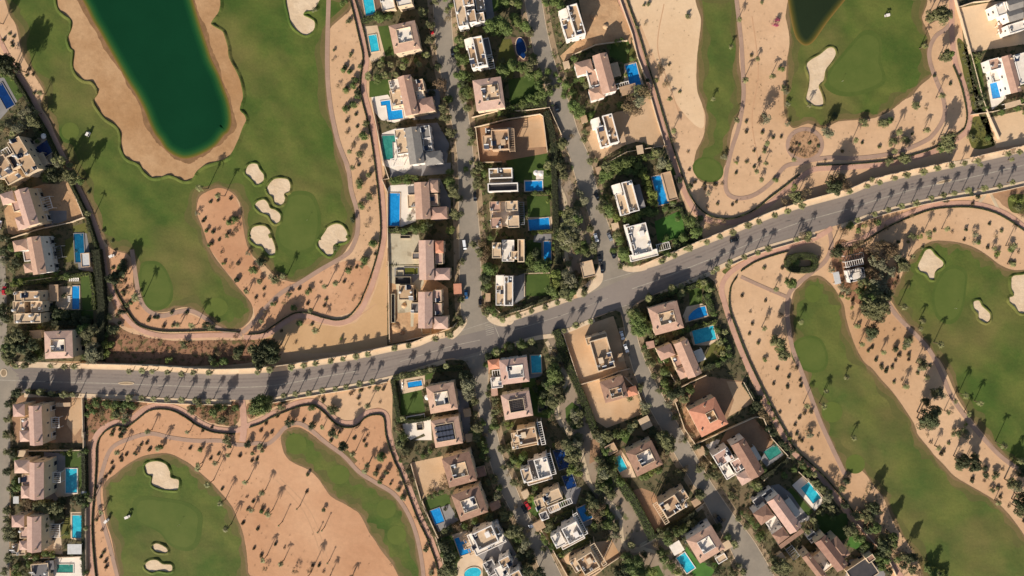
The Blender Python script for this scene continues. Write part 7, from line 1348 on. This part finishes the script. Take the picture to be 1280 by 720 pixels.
def cart(px, py, ang, label):
    x, y, _ = w(px, py); r = tag(obj('golf_cart', None), label, 'golf cart', 'golf carts on the course'); r.location = (x, y, .1); r.rotation_euler = (0, 0, math.radians(ang))
    b = MB(); b.box(-1.2,-.55,.3,1.2,.55,.6,0,True); b.box(.7,-.55,.6,1.2,.55,.95); b.build('body', white, r); b = MB(); b.box(-.7,-.5,.6,-.1,.5,.95); b.box(-.85,-.5,.95,-.65,.5,1.4,0,True); b.build('seat', darkwood, r)
    b = MB(); b.box(-1.1,-.65,1.9,.9,.65,1.98,0,True); rf = b.build('roof', white, r)
    for sx in (-1, .8):
        for sy in (-.55, .55): b = MB(); b.box(sx-.03,sy-.03,.6,sx+.03,sy+.03,1.9); b.build('post', metal, r)
    for sx in (-.8, .8):
        for sy in (-.55, .55): b = MB(); b.tube([(sx,sy-.08,.25),(sx,sy+.08,.25)], .26, 10); b.build('wheel', darkwood, r)
for A in ((112,168,60,'white-roofed golf cart in a palm shadow left of the lake'),(135,650,50,'white-roofed golf cart at the left rim of the lower left fairway'),(161,645,20,'golf cart on the lower left fairway near the path'),(141.5,320,30,'white golf cart at the left rim of the big fairway'),(1108,20,10,'golf cart near the flag on the upper right fairway')): cart(*A)
def trench(ox, oy, cx_, cy_, pw, ph, ang, label, h=.7, fl=None):
    px, py = ox+cx_/6, oy+cy_/6; x, y, _ = w(px, py); r = tag(obj('foundation_trench', None), label, 'trench', 'open foundations on the half-built plots'); r.location = (x, y, .05); r.rotation_euler = (0, 0, math.radians(ang)); hx, hy = pw/6*S/2, ph/6*S/2
    b = MB(); t = .22
    for (a0, b0, a1, b1) in ((-hx,-hy,hx,-hy+t),(-hx,hy-t,hx,hy),(-hx,-hy+t,-hx+t,hy-t),(hx-t,-hy+t,hx,hy-t)): b.box(a0, b0, 0, a1, b1, h)
    b.build('rim', concrete, r); b = MB(); b.box(-hx+t, -hy+t, 0, hx-t, hy-t, .04); b.build('pit_floor', fl or darkroof, r)  # ground stays uncut: the default dark floor colour paints in the pit's shade
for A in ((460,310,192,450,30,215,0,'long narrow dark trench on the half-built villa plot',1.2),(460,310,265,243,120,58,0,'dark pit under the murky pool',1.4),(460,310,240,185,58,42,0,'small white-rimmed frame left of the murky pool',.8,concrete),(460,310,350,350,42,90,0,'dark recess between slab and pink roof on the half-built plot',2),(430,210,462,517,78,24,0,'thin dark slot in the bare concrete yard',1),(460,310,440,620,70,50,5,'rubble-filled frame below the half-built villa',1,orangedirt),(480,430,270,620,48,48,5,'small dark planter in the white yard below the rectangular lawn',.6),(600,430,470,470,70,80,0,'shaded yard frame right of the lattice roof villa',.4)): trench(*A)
def mound(px, py, r_, m_, label, h=1.3):
    x, y, _ = w(px, py); mb = MB(); n, k = 14, 5; pr = None
    for j in range(k+1):
        rr = r_*S*(1-j/k); z = h*(1-(1-j/k)**2)*.9; ring = [(rr*math.cos(2*PI*i/n)*random.uniform(.9, 1.1), rr*math.sin(2*PI*i/n)*random.uniform(.9, 1.1), z+random.uniform(-.05, .1)) for i in range(n)]
        if pr:
            for i in range(n): mb.face([pr[i], pr[(i+1) % n], ring[(i+1) % n], ring[i]])
        pr = ring
    o = mb.build('sand_pile', m_, None, (x, y, .04)); tag(o, label, 'sand pile', 'heaps of building sand')
for A in ((495,409,6,orangedirt,'large orange sand heap at the lower corner of the half-built plot'),(505,382,3.5,dirt,'small sand heap above the orange one on the half-built plot'),(742,20,5,orangedirt,'orange sand heap at the top of the orange dirt plot'),(757,33,4,dirt,'pale heap in the middle of the orange dirt plot'),(733,38,3.5,orangedirt,'small heap beside the tan slab villa at the top'),(503,416,3,browndirt,'brown rubble heap near the curved wall')): mound(*A)
# golf flags
def flag(px, py, label):
    x, y, _ = w(px, py); r = tag(obj('golf_flag', None), label, 'golf flag', 'flags on the greens'); r.location = (x, y, .08)
    b = MB(); b.tube([(0,0,0),(0,0,2.4)], .03, 6); b.build('pole', white, r); b = MB(); b.face([(0,0,2.4),(.7,.1,2.2),(0,0,2.0)]); b.face([(0,.02,2.0),(.7,.12,2.2),(0,.02,2.4)]); b.build('pennant', cr_, r)
for A in ((1052,102,'golf flag on the kidney green of the upper right fairway'),(225,655,'golf flag on the large green at the lower left'),(385,275,'golf flag on the green beside the five bunkers'),(1193,385,'golf flag on the oval green at the right')): flag(*A)
# parasols and loungers
def parasol(px, py, m_, label, h=2.4, r_=1.5):
    x, y, _ = w(*G(px, py, h)); r = tag(obj('parasol', None), label, 'parasol', 'garden parasols'); r.location = (x, y, .07)
    b = MB(); b.tube([(0,0,0),(0,0,h+.2)], .04, 6); b.build('pole', metal, r); b = MB(); n = 8
    for k in range(n):
        t, u = 2*PI*k/n, 2*PI*(k+1)/n; b.face([(r_*math.cos(t), r_*math.sin(t), h-.3), (r_*math.cos(u), r_*math.sin(u), h-.3), (0, 0, h+.15)])
    b.build('canopy', m_, r)
for A in ((670,216,white,'white parasol, left one above the parasol pool'),(676,217,white,'white parasol, right one above the parasol pool'),(54,170,white,'white parasol over the round spa at the left edge villa'),(534,497,white,'white parasol between hedge and boulevard at the small pool'),(104,616,white,'white parasol above the lowest teal pool')): parasol(*A)
def lounger(px, py, ang, label):
    x, y, _ = w(px, py); r = tag(obj('sun_lounger', None), label, 'sun lounger', 'sun loungers by the pools'); r.location = (x, y, .09); r.rotation_euler = (0, 0, math.radians(ang))
    b = MB(); b.box(-.9,-.32,.25,.4,.32,.36,0,True); b.face([(.4,-.32,.36),(1.0,-.32,.8),(1.0,.32,.8),(.4,.32,.36)]); b.build('mattress', white, r)
    for sx in (-.8, .6):
        for sy in (-.27, .27): b = MB(); b.box(sx-.03,sy-.03,0,sx+.03,sy+.03,.25); b.build('leg', metal, r)
for k in range(5): lounger(88+k*2.6, 349.5, 80, f'{ordw(k+1)} sun lounger from the left in the row above the slim blue pool')
for k in range(3): lounger(87, 371+k*2.6, 0, f'{ordw(k+1)} sun lounger from the top beside the slim blue pool')
lounger(576, 655+.0, 30, 'sun lounger right of the light blue pool on grey deck'); lounger(503, 480, 80, 'sun lounger, upper one left of the small pool below the boulevard'); lounger(503, 484, 80, 'sun lounger, lower one left of the small pool below the boulevard')
lounger(1006, 648, 40, 'sun lounger by the long canopy of the large lower right villa')
# street lamps along the boulevard
def lamp(px, py, ang, label, h=8):
    x, y, _ = w(px, py); r = tag(obj('street_lamp', None), label, 'street lamp', 'street lamps of the estate'); r.location = (x, y, .15); r.rotation_euler = (0, 0, math.radians(ang))
    b = MB(); b.tube([(0,0,0),(0,0,h)], [.12,.07], 8); b.build('pole', metal, r); b = MB(); b.tube([(0,0,h-.1),(0,-1.4,h+.15)], .05, 6); b.build('arm', metal, r); b = MB(); b.box(-.18,-2.0,h+.1,.18,-1.2,h+.25,0,True); b.build('lamp_head', lightmetal, r)
LS_ = between(SE_, 30, 1290)
# ---------- automatic labels for plants: nearest landmark, side and rank
LM += [('the lake', 215, 110), ('the small pond', 1010, 25), ('the round fairway bunker', 307, 217), ('the mushroom-shaped bunker', 348, 237), ('the dumbbell-shaped bunker', 334, 264), ('the boot-shaped bunker', 327, 300), ('the large right bunker of five', 415, 300), ('the hooked bunker at the top', 380, 18), ('the long bent bunker', 1022, 95), ('the diamond-shaped bunker', 1163, 330), ('the peanut bunker at right', 1226, 389), ('the bunker at the right edge', 1270, 368), ('the large lower left bunker', 203, 594), ('the small oval bunker', 200, 685), ('the long bunker at the bottom', 197, 707),
       ('the round planted island', 1006, 181), ('the kidney green', 1085, 85), ('the oval green at right', 1190, 365), ('the first lower right tee', 1016, 367), ('the middle lower right tee', 1040, 515), ('the last lower right tee', 1069, 580), ('the left tee of the ribbon fairway', 370, 555), ('the middle tee of the ribbon fairway', 424, 593), ('the lowest tee of the ribbon fairway', 496, 669), ('the promenade crossing', 303, 500), ('the left end traffic island', 158, 479), ('the right traffic island', 1180, 227), ('the bend of the tall promenade', 470, 350), ('the round tee of the narrow fairway', 885, 212), ('the path junction below the boulevard', 905, 345), ('the dark hedge ring', 1002, 330), ('the upper left tee circle', 88, 164), ('the tee at the fairway tip', 270, 384),
       ('the orange sand finger', 270, 280), ('the pale sand flat at right', 1120, 460), ('the lower left sand flat', 400, 680), ('the right sand strip', 1200, 590), ('the sandy waste at the top right', 950, 90), ('the pocket park lawn', 717, 520), ('the wavy promenade', 370, 395)]
def side(dx, dy):
    if abs(dx) > 2*abs(dy): return 'left of' if dx < 0 else 'right of'
    if abs(dy) > 2*abs(dx): return 'above' if dy < 0 else 'below'
    return ('above ' if dy < 0 else 'below ')+('left of' if dx < 0 else 'right of')
buck = {}
for o, ph, x, y in AUTO:
    nm, lx, ly = min(LM, key=lambda l: (l[1]-x)**2+(l[2]-y)**2); d = math.hypot(lx-x, ly-y)
    buck.setdefault((ph, nm, side(x-lx, y-ly)), []).append((d, o))
for (ph, nm, sd), lst in buck.items():
    lst.sort(key=lambda t: t[0])
    for i, (d, o) in enumerate(lst):
        rank = '' if len(lst) == 1 else ('nearest ' if i == 0 else ('farthest ' if i == len(lst)-1 else f'{ordw(i+1)} nearest '))
        if len((ph+' '+rank+sd+' '+nm).split()) > 16: nm = nm.replace('the ', '')
        o['label'] = (f'{ph}, {rank}{sd} {nm}' if rank else f'{ph} {sd} {nm}')
# ---------- camera, sky, sun
cam = bpy.data.cameras.new('camera'); co = bpy.data.objects.new('camera', cam); COL.objects.link(co); SC.camera = co
cx, cy, _ = w(NX, NY); co.location = (cx, cy, CAMH); co.rotation_euler = (0, 0, 0)
cam.sensor_fit = 'HORIZONTAL'; cam.sensor_width = 36; cam.lens = 36*CAMH/(1280*S); cam.clip_end = 6000; cam.clip_start = 1
cam.shift_x = (640-NX)/1280; cam.shift_y = -(360-NY)/1280
sun = bpy.data.lights.new('sun', 'SUN'); so = bpy.data.objects.new('sun', sun); COL.objects.link(so)
sun.energy = 4.6; sun.angle = math.radians(.5); sun.color = (1, .925, .82)
el = math.radians(SUN_EL); az = math.radians(SUN_AZ)      # shadows towards +y rotated clockwise by az
d = Vector((math.sin(az)*math.cos(el), math.cos(az)*math.cos(el), -math.sin(el)))
so.rotation_euler = d.to_track_quat('-Z', 'Y').to_euler(); so.location = (0, 0, 300)
nt = W.node_tree; bg = nt.nodes['Background']; sk = nt.nodes.new('ShaderNodeTexSky'); sk.sky_type = 'NISHITA'; sk.sun_disc = False
sk.sun_elevation = el; sk.sun_rotation = math.radians(180+SUN_AZ); sk.altitude = 100; sk.dust_density = 2.0
nt.links.new(sk.outputs[0], bg.inputs[0]); bg.inputs[1].default_value = .068
v = SC.view_settings; v.view_transform = 'Standard'; v.look = 'None'; v.exposure = .58; v.gamma = 1; v.use_curve_mapping = False
SC.cycles.max_bounces = 5; SC.cycles.diffuse_bounces = 3; SC.cycles.use_denoising = True
